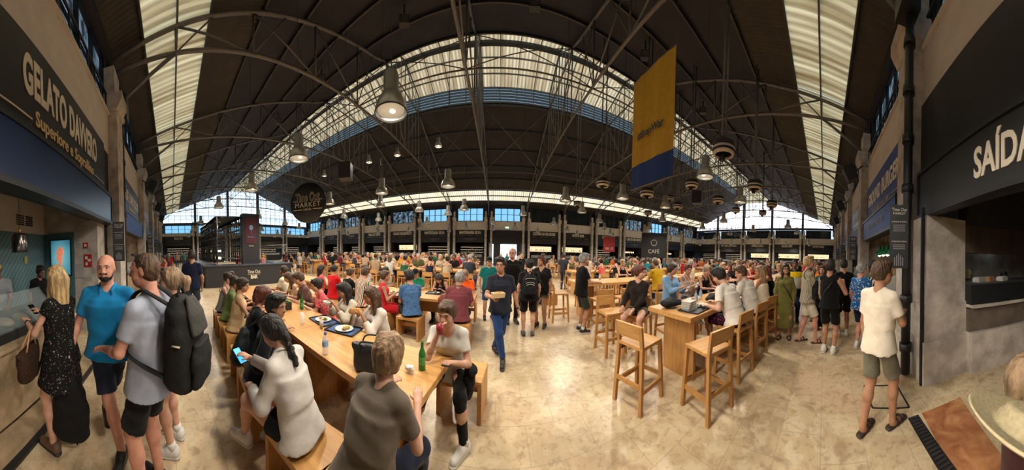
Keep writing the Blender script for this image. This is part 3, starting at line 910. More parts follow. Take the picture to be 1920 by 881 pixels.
    Hd.ell(P(.036, .046, -.04), (.028 * s, .03 * s, .03 * s), HM, .02); Hd.ell(P(-.036, .046, -.04), (.028 * s, .03 * s, .03 * s), HM, .02)
    if q < 2:
        Hd.cone(P(0, .088, .012), P(0, .106, -.022), .0085 * s, .0145 * s, .012)
        for e in (1, -1):
            Hd.ell(P(.0105 * e, .098, -.026), (.009 * s, .01 * s, .008 * s), HM, .008)
            Hd.cone(P(.012 * e, .088, .03), P(.046 * e, .078, .028), .009 * s, .008 * s, .012)      # brow
            Hd.ell(P(.032 * e, .092, .012), (.015 * s, .012 * s, .01 * s), HM, .01, True)
            Hd.ell(P(.074 * e * fw, -.006, -.004), (.012 * s, .02 * s, .032 * s), HM, .008)
            Hd.cone(P(.018 * e, .084, -.05), P(0, .091, -.049), .006 * s, .0078 * s, .008)
            Hd.cone(P(.018 * e, .082, -.056), P(0, .089, -.058), .006 * s, .0082 * s, .008)
    else:
        Hd.cone(P(0, .086, .01), P(0, .106, -.022), .012 * s, .016 * s, .012)
        for e in (1, -1): Hd.ell(P(.074 * e, -.006, -.004), (.013 * s, .022 * s, .034 * s), HM, .008)
    Q = Hd.mesh(vh); parts.append((Q[0], Q[1], 0))
    body = child('body', parts, [skin_mat(skin)], root)
    if q < 2:
        for e in (1, -1):
            eb = MB().ell(P(.032 * e, .0775, .012), (.0115 * s, .0105 * s, .0072 * s), 10, 8, 0, HM.T).ell(P(.032 * e + .001, .083, .0115), (.0062 * s, .0062 * s, .0062 * s), 8, 6, 1, HM.T)
            child('eye', [(np.concatenate(eb.v), eb.f[:80], 0), ] if 0 else [(eb.v[0], [f for f in eb.f[:80]], 0), (eb.v[1], [tuple(i - len(eb.v[0]) for i in f) for f in eb.f[80:]], 1)], [m_eye, m_iris], root)
            V, Fc = tubeVF([P(.013 * e, .0965, .031), P(.03 * e, .094, .036), P(.05 * e, .081, .031)], [.003 * s, .0042 * s, .0025 * s], 6)
            child('eyebrow', [(V, Fc, 0)], [hair_mat(hair[1] if hair[1] not in ('white',) else 'grey')], root)
        V1 = tubeVF([P(-.024, .079, -.053), P(-.01, .0935, -.0495), P(0, .0955, -.051), P(.01, .0935, -.0495), P(.024, .079, -.053)], [.002, .0048, .0045, .0048, .002], 6)
        V2 = tubeVF([P(-.022, .079, -.055), P(0, .0935, -.0575), P(.022, .079, -.055)], [.002, .0055, .002], 6)
        child('mouth', [(*V1, 0), (*V2, 0)], [m_lip if fem else mat('mens_lips', (.3, .13, .1), .5, 0, 0)], root)
    # --- hair
    hk, hcol = hair
    if hk != 'none':
        Hr = Blob()
        pl = []
        def cap_(th, low=.0, front=.0):
            Hr.ell(P(0, -.02, .038), ((.078 + th) * s, (.094 + th) * s, (.087 + th) * s), HM, .02)
            Hr.ell(P(0, -.045, -.01 + low), ((.072 + th) * s, (.062 + th) * s, (.075 + th) * s), HM, .03)
        if hk in ('short', 'buzz', 'crop'):
            th = {'short': .018, 'buzz': .0035, 'crop': .011}[hk]
            cap_(th)
            if hk == 'short': Hr.ell(P(.0, .045, .105), (.058 * s, .045 * s, .028 * s), HM, .03); Hr.ell(P(.02, .02, .118), (.06 * s, .06 * s, .02 * s), HM, .03)
            # hairline: clear the face and the neck
            Hr.ell(P(0, .115, -.02), (.082 * s, .098 * s, .098 * s), HM, .01, True)
            pl = [(P(0, 0, -.072), -hu)]
            Hr.ell(P(.085, .045, -.05), (.035 * s, .045 * s, .065 * s), HM, .01, True); Hr.ell(P(-.085, .045, -.05), (.035 * s, .045 * s, .065 * s), HM, .01, True)
        elif hk == 'balding':
            cap_(.004); Hr.ell(P(0, .02, .1), (.066 * s, .1 * s, .075 * s), HM, .01, True); Hr.ell(P(0, .115, -.02), (.085 * s, .1 * s, .2 * s), HM, .01, True); pl = [(P(0, 0, -.07), -hu)]
        elif hk in ('long', 'longback', 'bob', 'bun', 'pony', 'braid', 'curly', 'bigcurly', 'bunhigh', 'shag'):
            cap_(.014 if hk not in ('curly', 'bigcurly', 'shag') else .026)
            Hr.ell(P(0, .052, .094), (.05 * s, .035 * s, .02 * s), HM, .03)
            if hk in ('long', 'longback', 'bob'):
                Ln = {'long': .36, 'longback': .34, 'bob': .15}[hk] * s
                dn = nrm(-U2 * .8 + np.array([0, 0, -.45]))
                for e in (1, -1):
                    Hr.cone(P(.066 * e, -.012, .03), P(.078 * e, -.02, -.10), .028 * s, .032 * s, .03)
                    if hk == 'long': Hr.cone(P(.078 * e, -.01, -.1), P(.085 * e, .015, -.12) + dn * Ln * .6, .034 * s, .022 * s, .03)
                    Hr.cone(P(.05 * e, -.075, -.02), P(.05 * e, -.085, -.06) + dn * Ln, .05 * s, .03 * s, .04)
                Hr.cone(P(0, -.085, 0), P(0, -.095, -.05) + dn * Ln * 1.05, .055 * s, .035 * s, .04)
            elif hk == 'bun':
                Hr.ell(P(0, -.13, .05), (.045 * s, .042 * s, .045 * s), HM, .02)
            elif hk == 'bunhigh':
                Hr.ell(P(0, -.07, .145), (.055 * s, .055 * s, .05 * s), HM, .02)
            elif hk == 'pony':
                Hr.cone(P(0, -.11, .04), P(0, -.165, .0), .03 * s, .04 * s, .02); Hr.cone(P(0, -.165, .0), P(0, -.16, -.17), .042 * s, .018 * s, .03)
            elif hk == 'braid':
                Hr.cone(P(0, -.1, -.02), P(0, -.12, -.1), .05 * s, .035 * s, .03)
                for j in range(6): Hr.ell(P(.006 * (-1) ** j - .0, -.125 + .004 * j, -.12 - .035 * j), (.03 * s - .002 * j, .026 * s, .027 * s), HM, .006)
            elif hk in ('curly', 'bigcurly', 'shag'):
                rr = {'curly': 1.0, 'bigcurly': 1.25, 'shag': .8}[hk]
                rs = np.random.default_rng(NP[0])
                for j in range(46):
                    a = rs.uniform(0, 2 * pi); zz = rs.uniform(-.12 * rr, .11)
                    rad_ = sqrt(max(0, 1 - (zz / .14) ** 2 * .7)) * .088 * rr
                    x, y = rad_ * cos(a) * .95, rad_ * sin(a) - .03
                    if y > .03 and zz < .06: continue
                    c_ = .03 if hk != 'shag' else .026
                    Hr.ell(P(x, y, zz), (c_ * s, c_ * s, (c_ + (.02 if hk == 'shag' else 0)) * s), HM, .018)
            Hr.ell(P(0, .112, -.028), (.066 * s, .08 * s, .1 * s), HM, .01, True)
            Hr.ell(P(0, .07, -.1), (.062 * s, .055 * s, .06 * s), HM, .01, True)
            if hk in ('bun', 'pony', 'bunhigh', 'braid'): pl = [(P(0, 0, -.1 if hk != 'braid' else -.4), -hu)]
        if hk not in ('cap',):
            Q = Hr.mesh(vh * 1.15, pl, noise=.0022 if q < 2 else .002, nf=70)
            if len(Q[1]): child('hair', [(Q[0], Q[1], 0)], [hair_mat(hcol)], root)
    # --- clothes
    tk, tc = top
    mt = tc if not isinstance(tc, tuple) else cloth(tc)
    Tp = Blob(); th = .016 * b_
    hem = {'tee': -.10, 'polo': -.09, 'shirt': -.13, 'tank': -.06, 'blouse': -.12, 'dress': -.1, 'crop': .04, 'tube': -.02, 'long': -.1, 'open': -.14, 'vneck': -.1, 'sleeveless': -.08}.get(tk, -.1)
    if sit: hem = max(hem, -.08)
    cw = (.150 if fem else .168) * b_; dd = (.112 if fem else .118) * b_
    shz = np.linalg.norm(neck - pel) / s
    ch = []
    Tp.loft(pel, T, [(hem * s, (.21 if fem else .21) * s * b_ + .004, (.158 + (.01 if sit else 0)) * s * b_, 0), (.02 * s, .182 * s * b_, .14 * s * b_, 0), (.14 * s, (.15 if fem else .162) * s * b_, (.124 if fem else .132) * s * b_, .005), (.26 * s, cw * s, dd * s, .008), (.36 * s, cw * s, (dd - .004) * s, .008)], .05)
    Tp.loft(chest, T2, [(-.12 * s, (cw - .01) * s, (dd - .006) * s, .006), (-.02 * s, cw * s, dd * s, .008), (.09 * s, (cw + .006) * s, (dd + .004) * s, .012), (.15 * s, (cw - .004) * s, (dd - .008) * s, .006), (.19 * s, (cw - .035) * s, .09 * s, 0), (.235 * s, .07 * s, .06 * s, 0)], .04)
    if fem:
        for e in (1, -1): Tp.ell(chest + U2 * .1 * s + F2 * (dd - .02) * s + R2 * .068 * s * e, (.062 * s, .05 * s, .06 * s), T2, .04)
    if tk not in ('tank', 'tube', 'sleeveless'):
        sl = {'tee': .68, 'polo': .72, 'vneck': .6, 'dress': .3, 'crop': .5}.get(tk, 1.0)
        for i in (0, 1):
            e1 = sh[i] + (elb[i] - sh[i]) * min(sl, 1)
            Tp.cone(sh[i] - R2 * .004 * (1, -1)[i], e1, .062 * s * (.75 + .25 * b_) * (.9 if fem else 1), (.06 if sl < 1 else .067) * s * (.75 + .25 * b_) * (.9 if fem else 1), .035, clip1=0.0 if sl < 1 else None)
            if sl >= 1:
                k2 = .95 if tk in ('shirt', 'long') else .62
                Tp.cone(elb[i], elb[i] + (hd[i] - elb[i]) * k2, .062 * s, .045 * s, .03, clip1=0)
        for i in (0, 1): Tp.cone(neck - U2 * .028 * s, sh[i], .058 * s, .055 * s, .03)
    elif tk == 'sleeveless':
        for i in (0, 1): Tp.cone(neck - U2 * .028 * s, sh[i], .058 * s, .054 * s, .03, clip1=.012)
    cut = []
    if tk == 'tube': cut = [(chest + U2 * .14 * s, U2)]
    strp = []
    if tk == 'tank':
        cut = [(chest + U2 * .125 * s, U2 - F2 * .15)]
        for e in (1, -1):
            q_ = [chest + U2 * .1 * s + F2 * (dd + .012) * s + R2 * .075 * e * s, chest + U2 * .18 * s + F2 * (dd - .015) * s + R2 * .085 * e * s, neck - U2 * .018 * s + R2 * .09 * e * s + F2 * .01, chest + U2 * .18 * s - F2 * (dd - .005) * s + R2 * .085 * e * s, chest + U2 * .09 * s - F2 * (dd + .002) * s + R2 * .08 * e * s]
            strp.append((*tubeVF(q_, .017 * s, 6, .5), 0))
    elif tk in ('vneck', 'open', 'blouse'):
        Tp.cone(neck + U2 * .01 * s + F2 * .06 * s, neck - U2 * .12 * s + F2 * .14 * s, .07 * s, .02 * s, .01, True)
    else:
        Tp.cone(neck + U2 * .045 * s + F2 * .045 * s, neck + U2 * .0 * s + F2 * .095 * s, .056 * s, .046 * s, .01, True)
    bk, bc = bottom
    mbm = bc if not isinstance(bc, tuple) else cloth(bc)
    dress = tk == 'dress'
    if dress:
        ln = bc if not isinstance(bc, tuple) and isinstance(bc, float) else .5
        if not sit:
            Tp.loft(pel, frame(0, 0), [(-ln * s, .225 * s * b_, .2 * s * b_, .02), (-.2 * s, .21 * s * b_, .175 * s * b_, .01), (.0, .18 * s * b_, .14 * s * b_, 0), (.1 * s, .14 * s * b_, .115 * s, 0)], .04)
        else:
            for i in (0, 1): Tp.cone(hip[i], hip[i] + (knee[i] - hip[i]) * .85, .105 * s, .085 * s, .06, clip1=0)
    Q = Tp.mesh(vc, cut, noise=.0028 if q < 2 else .002, nf=22)
    child('dress' if dress else ('shirt' if tk in ('shirt', 'polo', 'blouse', 'open', 'long') else 'top'), [(Q[0], Q[1], 0)] + strp, [mt], root)
    if q == 0 and tk in ('polo', 'blouse', 'shirt', 'open'):
        cl = []
        for e in (1, -1):
            cpt = [neck + U2 * .012 * s - F2 * .07 * s, neck + U2 * .018 * s + R2 * .066 * s * e - F2 * .03 * s, neck + U2 * .0 * s + R2 * .07 * s * e + F2 * .03 * s, neck - U2 * .03 * s + R2 * .052 * s * e + F2 * .078 * s, neck - U2 * .07 * s + R2 * .055 * s * e + F2 * .1 * s]
            cl.append((*tubeVF(cpt, [.016, .017, .017, .015, .004], 8, .5), 0))
        child('collar', cl, [mt], root)
    if not dress:
        Bt = Blob()
        lf = {'shorts': .86, 'short': .42, 'jeans': 9, 'trousers': 9, 'skirt': .0, 'mini': 0, 'maxi': 0, 'leggings': 9, 'wide': 9}[bk]
        Bt.loft(pel, T if not sit else frame(0, lean * .5), [(-.12 * s, .15 * s * b_, .112 * s * b_, 0), (.0, .158 * s * b_, .116 * s * b_, 0), (.05 * s, .14 * s * b_, .105 * s * b_, 0)], .02)
        lr = (.086 if bk not in ('leggings',) else .085) * (.6 + .4 * b_); lk = {'shorts': .092, 'short': .1, 'wide': .1, 'leggings': .06}.get(bk, .072)
        if bk in ('skirt', 'mini', 'maxi'):
            ln = {'skirt': .42, 'mini': .3, 'maxi': .66}[bk]
            if not sit: Bt.loft(pel, frame(0, 0), [(-ln * s, .22 * s, .195 * s, .02), (-.1 * s, .195 * s, .155 * s, 0), (.05 * s, .14 * s, .11 * s, 0)], .03)
            else:
                for i in (0, 1): Bt.cone(hip[i], hip[i] + (knee[i] - hip[i]) * (.9 if bk == 'skirt' else .6), .105 * s, .09 * s, .07, clip1=0)
        elif lf < 2:
            for i in (0, 1): Bt.cone(hip[i], hip[i] + (knee[i] - hip[i]) * lf, lr * s, lk * s, .03, clip1=0)
        else:
            for i in (0, 1):
                Bt.cone(hip[i], knee[i], lr * s, lk * s, .03)
                e_ = ank[i] + (knee[i] - ank[i]) * .05
                Bt.cone(knee[i], e_, lk * s, (.05 if bk != 'wide' else .1) * s if bk != 'leggings' else .042 * s, .03, clip1=0)
        Q = Bt.mesh(vc, noise=.004 if q < 2 else .003, nf=24)
        child({'shorts': 'shorts', 'short': 'shorts', 'jeans': 'jeans', 'trousers': 'trousers', 'skirt': 'skirt', 'maxi': 'skirt', 'mini': 'skirt', 'leggings': 'leggings', 'wide': 'trousers'}[bk], [(Q[0], Q[1], 0)], [mbm], root)
    # --- shoes
    if shoes != 'bare':
        for i in (0, 1):
            fd = foot_dir(knee[i], ank[i], sit, i); a = ank[i]; dn = np.array([0, 0, -1.])
            rt = np.cross(fd, (0, 0, 1.)); base = ft[i][2] - .085 * s + 0
            z0 = a[2] - .085 * s
            def q3(f_, z_, x_=0): return np.array([a[0], a[1], z0]) + fd * f_ * s + rt * x_ * s + np.array([0, 0, z_ * s])
            FM = np.array([rt, fd, (0, 0, 1.)])
            if shoes in ('sandal',):
                So = Blob(); So.cone(q3(-.05, .018), q3(.17, .014), .042 * s, .046 * s, .02, flat=((0, 0, 1.), 2.6))
                Q = So.mesh(.009 if q < 2 else .014)
                st = []
                for ff in (.1, .04): st.append((*tubeVF([q3(ff, .02, -.045), q3(ff, .065, -.03), q3(ff, .078, 0), q3(ff, .065, .03), q3(ff, .02, .045)], .012 * s, 6, 1), 0))
                child('sandal', [(Q[0], Q[1], 0)] + st, [mat('dark_sandal', (.035, .022, .016), .6, 0, .1)], root)
                continue
            Sh = Blob()
            Sh.cone(q3(-.035, .05), q3(.14, .036), .044 * s, .036 * s, .03)
            Sh.cone(q3(-.02, .075), q3(.03, .075), .042 * s, .04 * s, .03)
            if shoes in ('boot', 'hitop'): Sh.cone(q3(-.01, .06), q3(-.01, .13), .045 * s, .046 * s, .03, clip1=0)
            Q = Sh.mesh(.009 if q < 2 else .015, zmin=z0 + .012)
            So = Blob(); So.cone(q3(-.04, .014), q3(.15, .012), .045 * s, .04 * s, .02, flat=((0, 0, 1.), 2.4))
            Q2 = So.mesh(.009 if q < 2 else .015)
            cu, cs = {'white': (m_shoew, m_sole), 'black': (m_shoeb, m_shoeb), 'blackwhite': (m_shoeb, m_shoew), 'boot': (m_shoew, m_sole), 'hitop': (m_shoeb, m_shoew), 'grey': (mat('grey_canvas', (.12, .12, .12), .8), m_shoeb), 'brown': (mat('brown_leather', (.12, .06, .035), .5), m_shoeb)}[shoes]
            o = child('shoe', [(Q[0], Q[1], 0), (Q2[0], Q2[1], 1)], [cu, cs], root)
            if q == 0 and shoes in ('white', 'blackwhite'):
                lc = [(*tubeVF([q3(.045 + .022 * j, .082 - .009 * j, -.024), q3(.05 + .022 * j, .088 - .009 * j, 0), q3(.045 + .022 * j, .082 - .009 * j, .024)], .0035, 5), 0) for j in range(4)]
                child('shoelace', lc, [m_shoew], o)
            if q < 2 and shoes in ('white', 'boot', 'blackwhite', 'sock'):
                V, Fc = tubeVF([q3(-.01, .08), a + (knee[i] - a) * .14], [.045 * s, .043 * s], 10)
                child('sock', [(V, Fc, 0)], [mat('white_sock', (.6, .58, .55), .9)], root)
    # --- worn extras
    for ex in extras:
        if ex == 'sunglasses_up':
            pt = []
            for e in (1, -1): pt.append((*tubeVF([P(.056 * e, .04, .112), P(.03 * e, .058, .122), P(.012 * e, .06, .124)], [.012, .021, .012], 8, .4), 0)); pt.append((*tubeVF([P(.066 * e, .034, .108), P(.088 * e, -.04, .03)], .003, 5), 0))
            child('sunglasses', pt, [m_lens], root)
        elif ex == 'glasses':
            pt = []
            for e in (1, -1):
                c = P(.032 * e, .104, .012)
                pt.append((*tubeVF([c + hr * .022 * cos(t) * s + hu * .018 * sin(t) * s for t in np.linspace(0, 2 * pi, 13)], .0028, 5), 0))
                pt.append((*tubeVF([P(.054 * e, .1, .015), P(.08 * e, .0, .012)], .0026, 5), 0))
            child('glasses', pt, [m_lens], root)
        elif ex == 'beard':
            Bd = Blob(); Bd.ell(P(0, .058, -.075), (.046 * s, .042 * s, .04 * s), HM, .02); Bd.cone(P(.03, .088, -.037), P(-.03, .088, -.037), .009, .009, .01); Bd.ell(P(.05, .03, -.05), (.02, .03, .045), HM, .02); Bd.ell(P(-.05, .03, -.05), (.02, .03, .045), HM, .02)
            Bd.ell(P(0, .105, -.054), (.02, .02, .008), HM, .01, True)
            Q = Bd.mesh(vh, noise=.001, nf=90); child('beard', [(Q[0], Q[1], 0)], [hair_mat('black')], root)
        elif ex[0] == 'cap':
            Cp = Blob(); Cp.ell(P(0, -.01, .055), (.088 * s, .104 * s, .085 * s), HM, .02)
            Q = Cp.mesh(vh, [(P(0, 0, .035), -hu)])
            Br = Blob(); Br.ell(P(0, .12, .045), (.075 * s, .075 * s, .01 * s), HM, .01)
            Q2 = Br.mesh(vh); child('cap', [(Q[0], Q[1], 0), (Q2[0], Q2[1], 0)], [cloth(ex[1])], root)
        elif ex == 'watch':
            i = 0; wq = hd[0] + (elb[0] - hd[0]) * .12; d_ = nrm(elb[0] - hd[0]) * .012
            child('wristwatch', [(*tubeVF([wq - d_, wq + d_], .03 * s, 10), 0)], [m_shoeb], root)
        elif ex == 'watchl':
            wq = hd[1] + (elb[1] - hd[1]) * .12; d_ = nrm(elb[1] - hd[1]) * .012
            child('wristwatch', [(*tubeVF([wq - d_, wq + d_], .03 * s, 10), 0)], [m_shoeb], root)
        elif ex[0] == 'strap':
            a0 = sh[0 if ex[1] > 0 else 1] + U2 * .05 * s - R2 * .06 * ex[1] * s
            fr = chest + F2 * (dd + .055) * s; bk_ = chest - F2 * (dd + .035) * s; lo_ = pel - R2 * .17 * ex[1] * s + Uu * .0
            child('bag_strap', [(*tubeVF([a0, fr + U2 * .08 * s + R2 * .05 * ex[1] * s, fr - U2 * .05 * s - R2 * .05 * ex[1], lo_ + F2 * .14], .013, 5, .5), 0), (*tubeVF([a0, bk_ + U2 * .08 * s + R2 * .05 * ex[1] * s, bk_ - U2 * .05 * s - R2 * .05 * ex[1], lo_], .011, 5, .5), 0)], [m_shoeb], root)
    root['_x'] = 0; del root['_x']
    info = dict(root=root, neck=neck, chest=chest, pel=pel, sh=sh, hd=hd, hc=hc, elb=elb, T=T2, T1=T, s=s, dd=dd, HM=HM, knee=knee, P=P, palm=palmM)
    return info
def foot_dir(k, a, sit, i):
    d = np.array([k[0] - a[0], k[1] - a[1], 0.])
    if np.linalg.norm(d) < .04 or d[1] < -.02: return nrm(np.array([.22 * (1, -1)[i], 1, 0]))
    return nrm(nrm(d) * .6 + np.array([.15 * (1, -1)[i], .8, 0]))
def to_world(info, p):
    "a point of the figure's own frame in the world"
    o = info['root']; a = o.rotation_euler[2]; v = rotz(p, a)
    return Vector((v[0] + o.location[0], v[1] + o.location[1], v[2] + o.location[2]))
# ------------------------------------------------------------------ stalls, signs and the bar
m_grey_l = mat('grey_lettering', (.3, .32, .36), .5, 0, 0)
m_warm = emit('warm_stall_light', (1, .62, .28), 5.0)
m_warm2 = emit('lit_menu_wall', (1, .72, .42), 1.0)
m_coolw = emit('cool_stall_light', (.75, .88, 1), 3.2)
m_teal, b = base_mat('teal_striped_panel', (.06, .13, .15), .5)
N, L = nodes_of(m_teal)
tc = N.new('ShaderNodeTexCoord'); mp = N.new('ShaderNodeMapping'); mp.inputs['Rotation'].default_value = (0, R(40), 0)
wv = N.new('ShaderNodeTexWave'); wv.bands_direction = 'X'; wv.inputs['Scale'].default_value = 3.2
cr = N.new('ShaderNodeValToRGB'); cr.color_ramp.elements[0].position = .93; cr.color_ramp.elements[1].position = .97
cr.color_ramp.elements[0].color = (.085, .17, .19, 1); cr.color_ramp.elements[1].color = (.22, .33, .34, 1)
L.new(tc.outputs['Object'], mp.inputs[0]); L.new(mp.outputs[0], wv.inputs['Vector']); L.new(wv.outputs['Fac'], cr.inputs[0]); L.new(cr.outputs[0], b.inputs['Base Color'])
m_sand = mat('sandstone_counter', (.34, .25, .15), .6, 0, .3, 5, .2)
m_conc = mat('rough_render', (.13, .1, .08), .9, 0, .2, 4, .4)
m_orange, b = base_mat('orange_marble', (.42, .17, .07), .35)
noise_mix(m_orange, b, (.3, .1, .04), (.55, .27, .12), 4, 8, dist=1)
def glyphs(name, w_, h, m, parent, loc, seed=0, fill=.8):
    "lettering too small or too far off to be read: a line of irregular strokes"
    rs = np.random.default_rng(seed); mb = MB(); x = -w_ / 2
    while x < w_ / 2:
        cw = h * rs.uniform(.3, .55); k = rs.integers(0, 4)
        if rs.random() < .88:
            mb.box(x, x + h * .13, -.004, 0, -h / 2, h / 2)
            if k in (0, 2): mb.box(x, x + cw, -.004, 0, h * .36, h / 2)
            if k in (0, 1, 3): mb.box(x, x + cw, -.004, 0, -h / 2, -h * .36)
            if k in (1, 2): mb.box(x + cw - h * .13, x + cw, -.004, 0, -h / 2, h / 2)
        x += cw + h * .14
    o = mb.build(name, m, parent); o.location = loc; o['kind'] = 'stuff' if parent is not None else 'thing'
    return o
READ = ('Superiore e Soprallino', 'Homemade Sweets')
def sign_board(x0, x1, y, face, z0, z1, title, tag_line, label, size, proud=.05, zt=None, sx=.62, group='stall signs'):
    "board on a wall; face: '+y', '-y', '+x' or '-x' is where it looks. x0..x1 run along the wall"
    r = empty('stall_sign')
    mb = MB(); W = (x1 - x0) / 2; zc = zt or (z0 + z1) / 2
    mb.box(-W, W, -proud, 0, z0, z1)
    mb.box(-W, W, -proud - .012, -proud, z0, z0 + .03); 
    mb.build('panel', m_sign, r)
    if title and title[0] == '~': glyphs('lettering', W * .8, size * .62, m_letter, r, (0, -proud - .004, zc), int(abs(x0) * 7))
    elif title: text('lettering', title, size, m_letter, r, (0, -proud - .008, zc), (R(90), 0, 0), sx, .006, size * .035, space=1.06)
    if tag_line:
        if tag_line not in READ: glyphs('tagline_lettering', len(tag_line) * size * .12, size * .2, m_gold, r, (0, -proud - .004, zc - size * .78), int(abs(x0) * 3))
        else: text('tagline_lettering', tag_line, size * .42, m_gold, r, (0, -proud - .012, zc - size * .72), (R(90), 0, 0), .8, .006, .004)
        tw = min(W * .55, len(tag_line) * size * .11)
        for e in (1, -1): MB().box(*sorted((e * (tw + .08), e * W * .92)), -proud - .02, -proud - .005, zc - size * .8, zc - size * .8 + .015).build('rule_line', m_letter, r)
    c = (x0 + x1) / 2
    pos = {'-y': ((c, y, 0), 0), '+y': ((c, y, 0), pi), '+x': ((y, c, 0), pi / 2), '-x': ((y, c, 0), -pi / 2)}[face]
    r.location = pos[0]; r.rotation_euler[2] = pos[1]
    tag(r, label, 'sign', group)
    return r
def menu_panel(x0, x1, y, face, z0, z1, label, lines=None, proud=.15, m=None, group='menu fascias'):
    r = empty('menu_fascia')
    W = (x1 - x0) / 2
    MB().box(-W, W, -proud, 0, z0, z1).build('panel', m or m_navy, r)
    f = MB(); f.box(-W - .03, W + .03, -proud - .02, 0, z1, z1 + .05); f.box(-W - .03, W + .03, -proud - .02, 0, z0 - .07, z0); f.box(-W - .03, -W, -proud - .02, 0, z0, z1); f.box(W, W + .03, -proud - .02, 0, z0, z1)
    f.build('frame', m_black, r)
    for i, (t, sz, dz) in enumerate(lines or []):
        text('lettering', t, sz, mat('grey_lettering', (.3, .32, .36), .5, 0, 0), r, (0, -proud - .008, (z0 + z1) / 2 + dz), (R(90), 0, 0), .8, .003)
    c = (x0 + x1) / 2
    pos = {'-y': ((c, y, 0), 0), '+y': ((c, y, 0), pi), '+x': ((y, c, 0), pi / 2), '-x': ((y, c, 0), -pi / 2)}[face]
    r.location = pos[0]; r.rotation_euler[2] = pos[1]
    tag(r, label, 'menu board', group)
    return r
# far wall stalls: title, tagline, opening style
FAR = {-7: ('', '', 'dark'), -6: ('~', 'xxxxxxxxxxxx', 'dim'), -5: ('~', 'xxxxxxxxxxxxxx', 'dim'), -4: ('TIME OUT SHOP', 'Lisboa', 'dim'), -3: ('CRUSH DOUGHNUTS', 'Homemade doughnuts', 'lit'), -2: ('MANTEIGARIA SILVA', 'Desde 1890', 'shelf'),
       -1: ('MANTEIGARIA SILVA', 'Desde 1890', 'shelf'), 0: ('', '', 'exit'), 1: ('COZINHA DA FELICIDADE', 'Susana Felicidade', 'lit'), 2: ('MONTE MAR', 'Peixe e marisco', 'lit'), 3: ('CROQUETERIA', 'Croquetes', 'dim'), 4: (u'CAF\u00c9 DE S\u00c3O BENTO', 'Bifes', 'lamps'),
       5: ('', '', 'dim'), 6: ('', '', 'lamps'), 7: ('', '', 'dim')}
m_bottle = [mat('amber_jar', (.35, .15, .03), .15, 0, 0), mat('green_jar', (.05, .14, .05), .15, 0, 0), mat('pale_jar', (.45, .42, .36), .3, 0, 0)]
def counter(x0, x1, y, face, label, top=m_black, front=m_black, h=1.05, glow=m_warm2, style='dim', depth=.6):
    r = empty('food_counter'); W = (x1 - x0) / 2
    MB().box(-W, W, .0, depth, 0, h - .05).build('counter_base', front, r)
    MB().box(-W - .03, W + .03, -.05, depth, h - .05, h).build('worktop', top, r)
    if style in ('lit', 'lamps', 'shelf', 'dim'):
        g = MB(); g.box(-W * .9, W * .9, .02, .05, h, h + .38); g.build('glass_screen', glass('case_glass', (.8, .85, .9), .2), r)
    c = (x0 + x1) / 2
    pos = {'-y': ((c, y, 0), 0), '+y': ((c, y, 0), pi), '+x': ((y, c, 0), pi / 2), '-x': ((y, c, 0), -pi / 2)}[face]
    r.location = pos[0]; r.rotation_euler[2] = pos[1]
    tag(r, label, 'counter', 'stall counters')
    return r
def shelf_unit(x0, x1, y, face, label, style, z0=1.0, z1=2.8):
    r = empty('wall_shelf'); W = (x1 - x0) / 2; rs = np.random.default_rng(int(abs(x0 * 13 + y * 7)))
    fr = MB(); n = 5
    fr.box(-W, W, .0, .03, z0, z1)
    for i in range(n): z = z0 + (z1 - z0) * i / n; fr.box(-W, W, -.28, 0, z, z + .03)
    fr.build('shelf_frame', m_dark, r)
    li = MB()
    if style == 'lit': li.box(-W * .9, W * .9, -.03, -.01, z0 + .95, z1 - .15)
    elif style == 'lamps':
        for i in range(8): li.box(-W * .95 + i * W * .25, -W * .95 + i * W * .25 + .14, -.2, -.06, z0 + 1.1, z0 + 1.3)
    else:
        for i in (1, 2, 3): li.box(-W * .9, W * .9, -.02, -.005, z0 + (z1 - z0) * i / n + .3, z0 + (z1 - z0) * i / n + .325)
    li.build('light', m_warm2 if style == 'lit' else (m_warm if style == 'lamps' else emit('dim_shelf_light', (1, .8, .55), .9)), r)
    for j, mm in enumerate(m_bottle):
        st = MB()
        for i in range(4):
            for q in range(int(W * 5)):
                if rs.random() < .45: continue
                x = -W * .95 + rs.random() * W * 1.9; z = z0 + (z1 - z0) * i / n + .03; st.tube([(x, -.15, z), (x, -.15, z + .12), (x, -.15, z + .2)], [.04, .04, .018], 6)
        o = st.build('jar_row', mm, r); o['kind'] = 'stuff'
    c = (x0 + x1) / 2
    pos = {'-y': ((c, y, 0), 0), '+y': ((c, y, 0), pi), '+x': ((y, c, 0), pi / 2), '-x': ((y, c, 0), -pi / 2)}[face]
    r.location = pos[0]; r.rotation_euler[2] = pos[1]
    tag(r, label, 'shelf', 'stall back shelves')
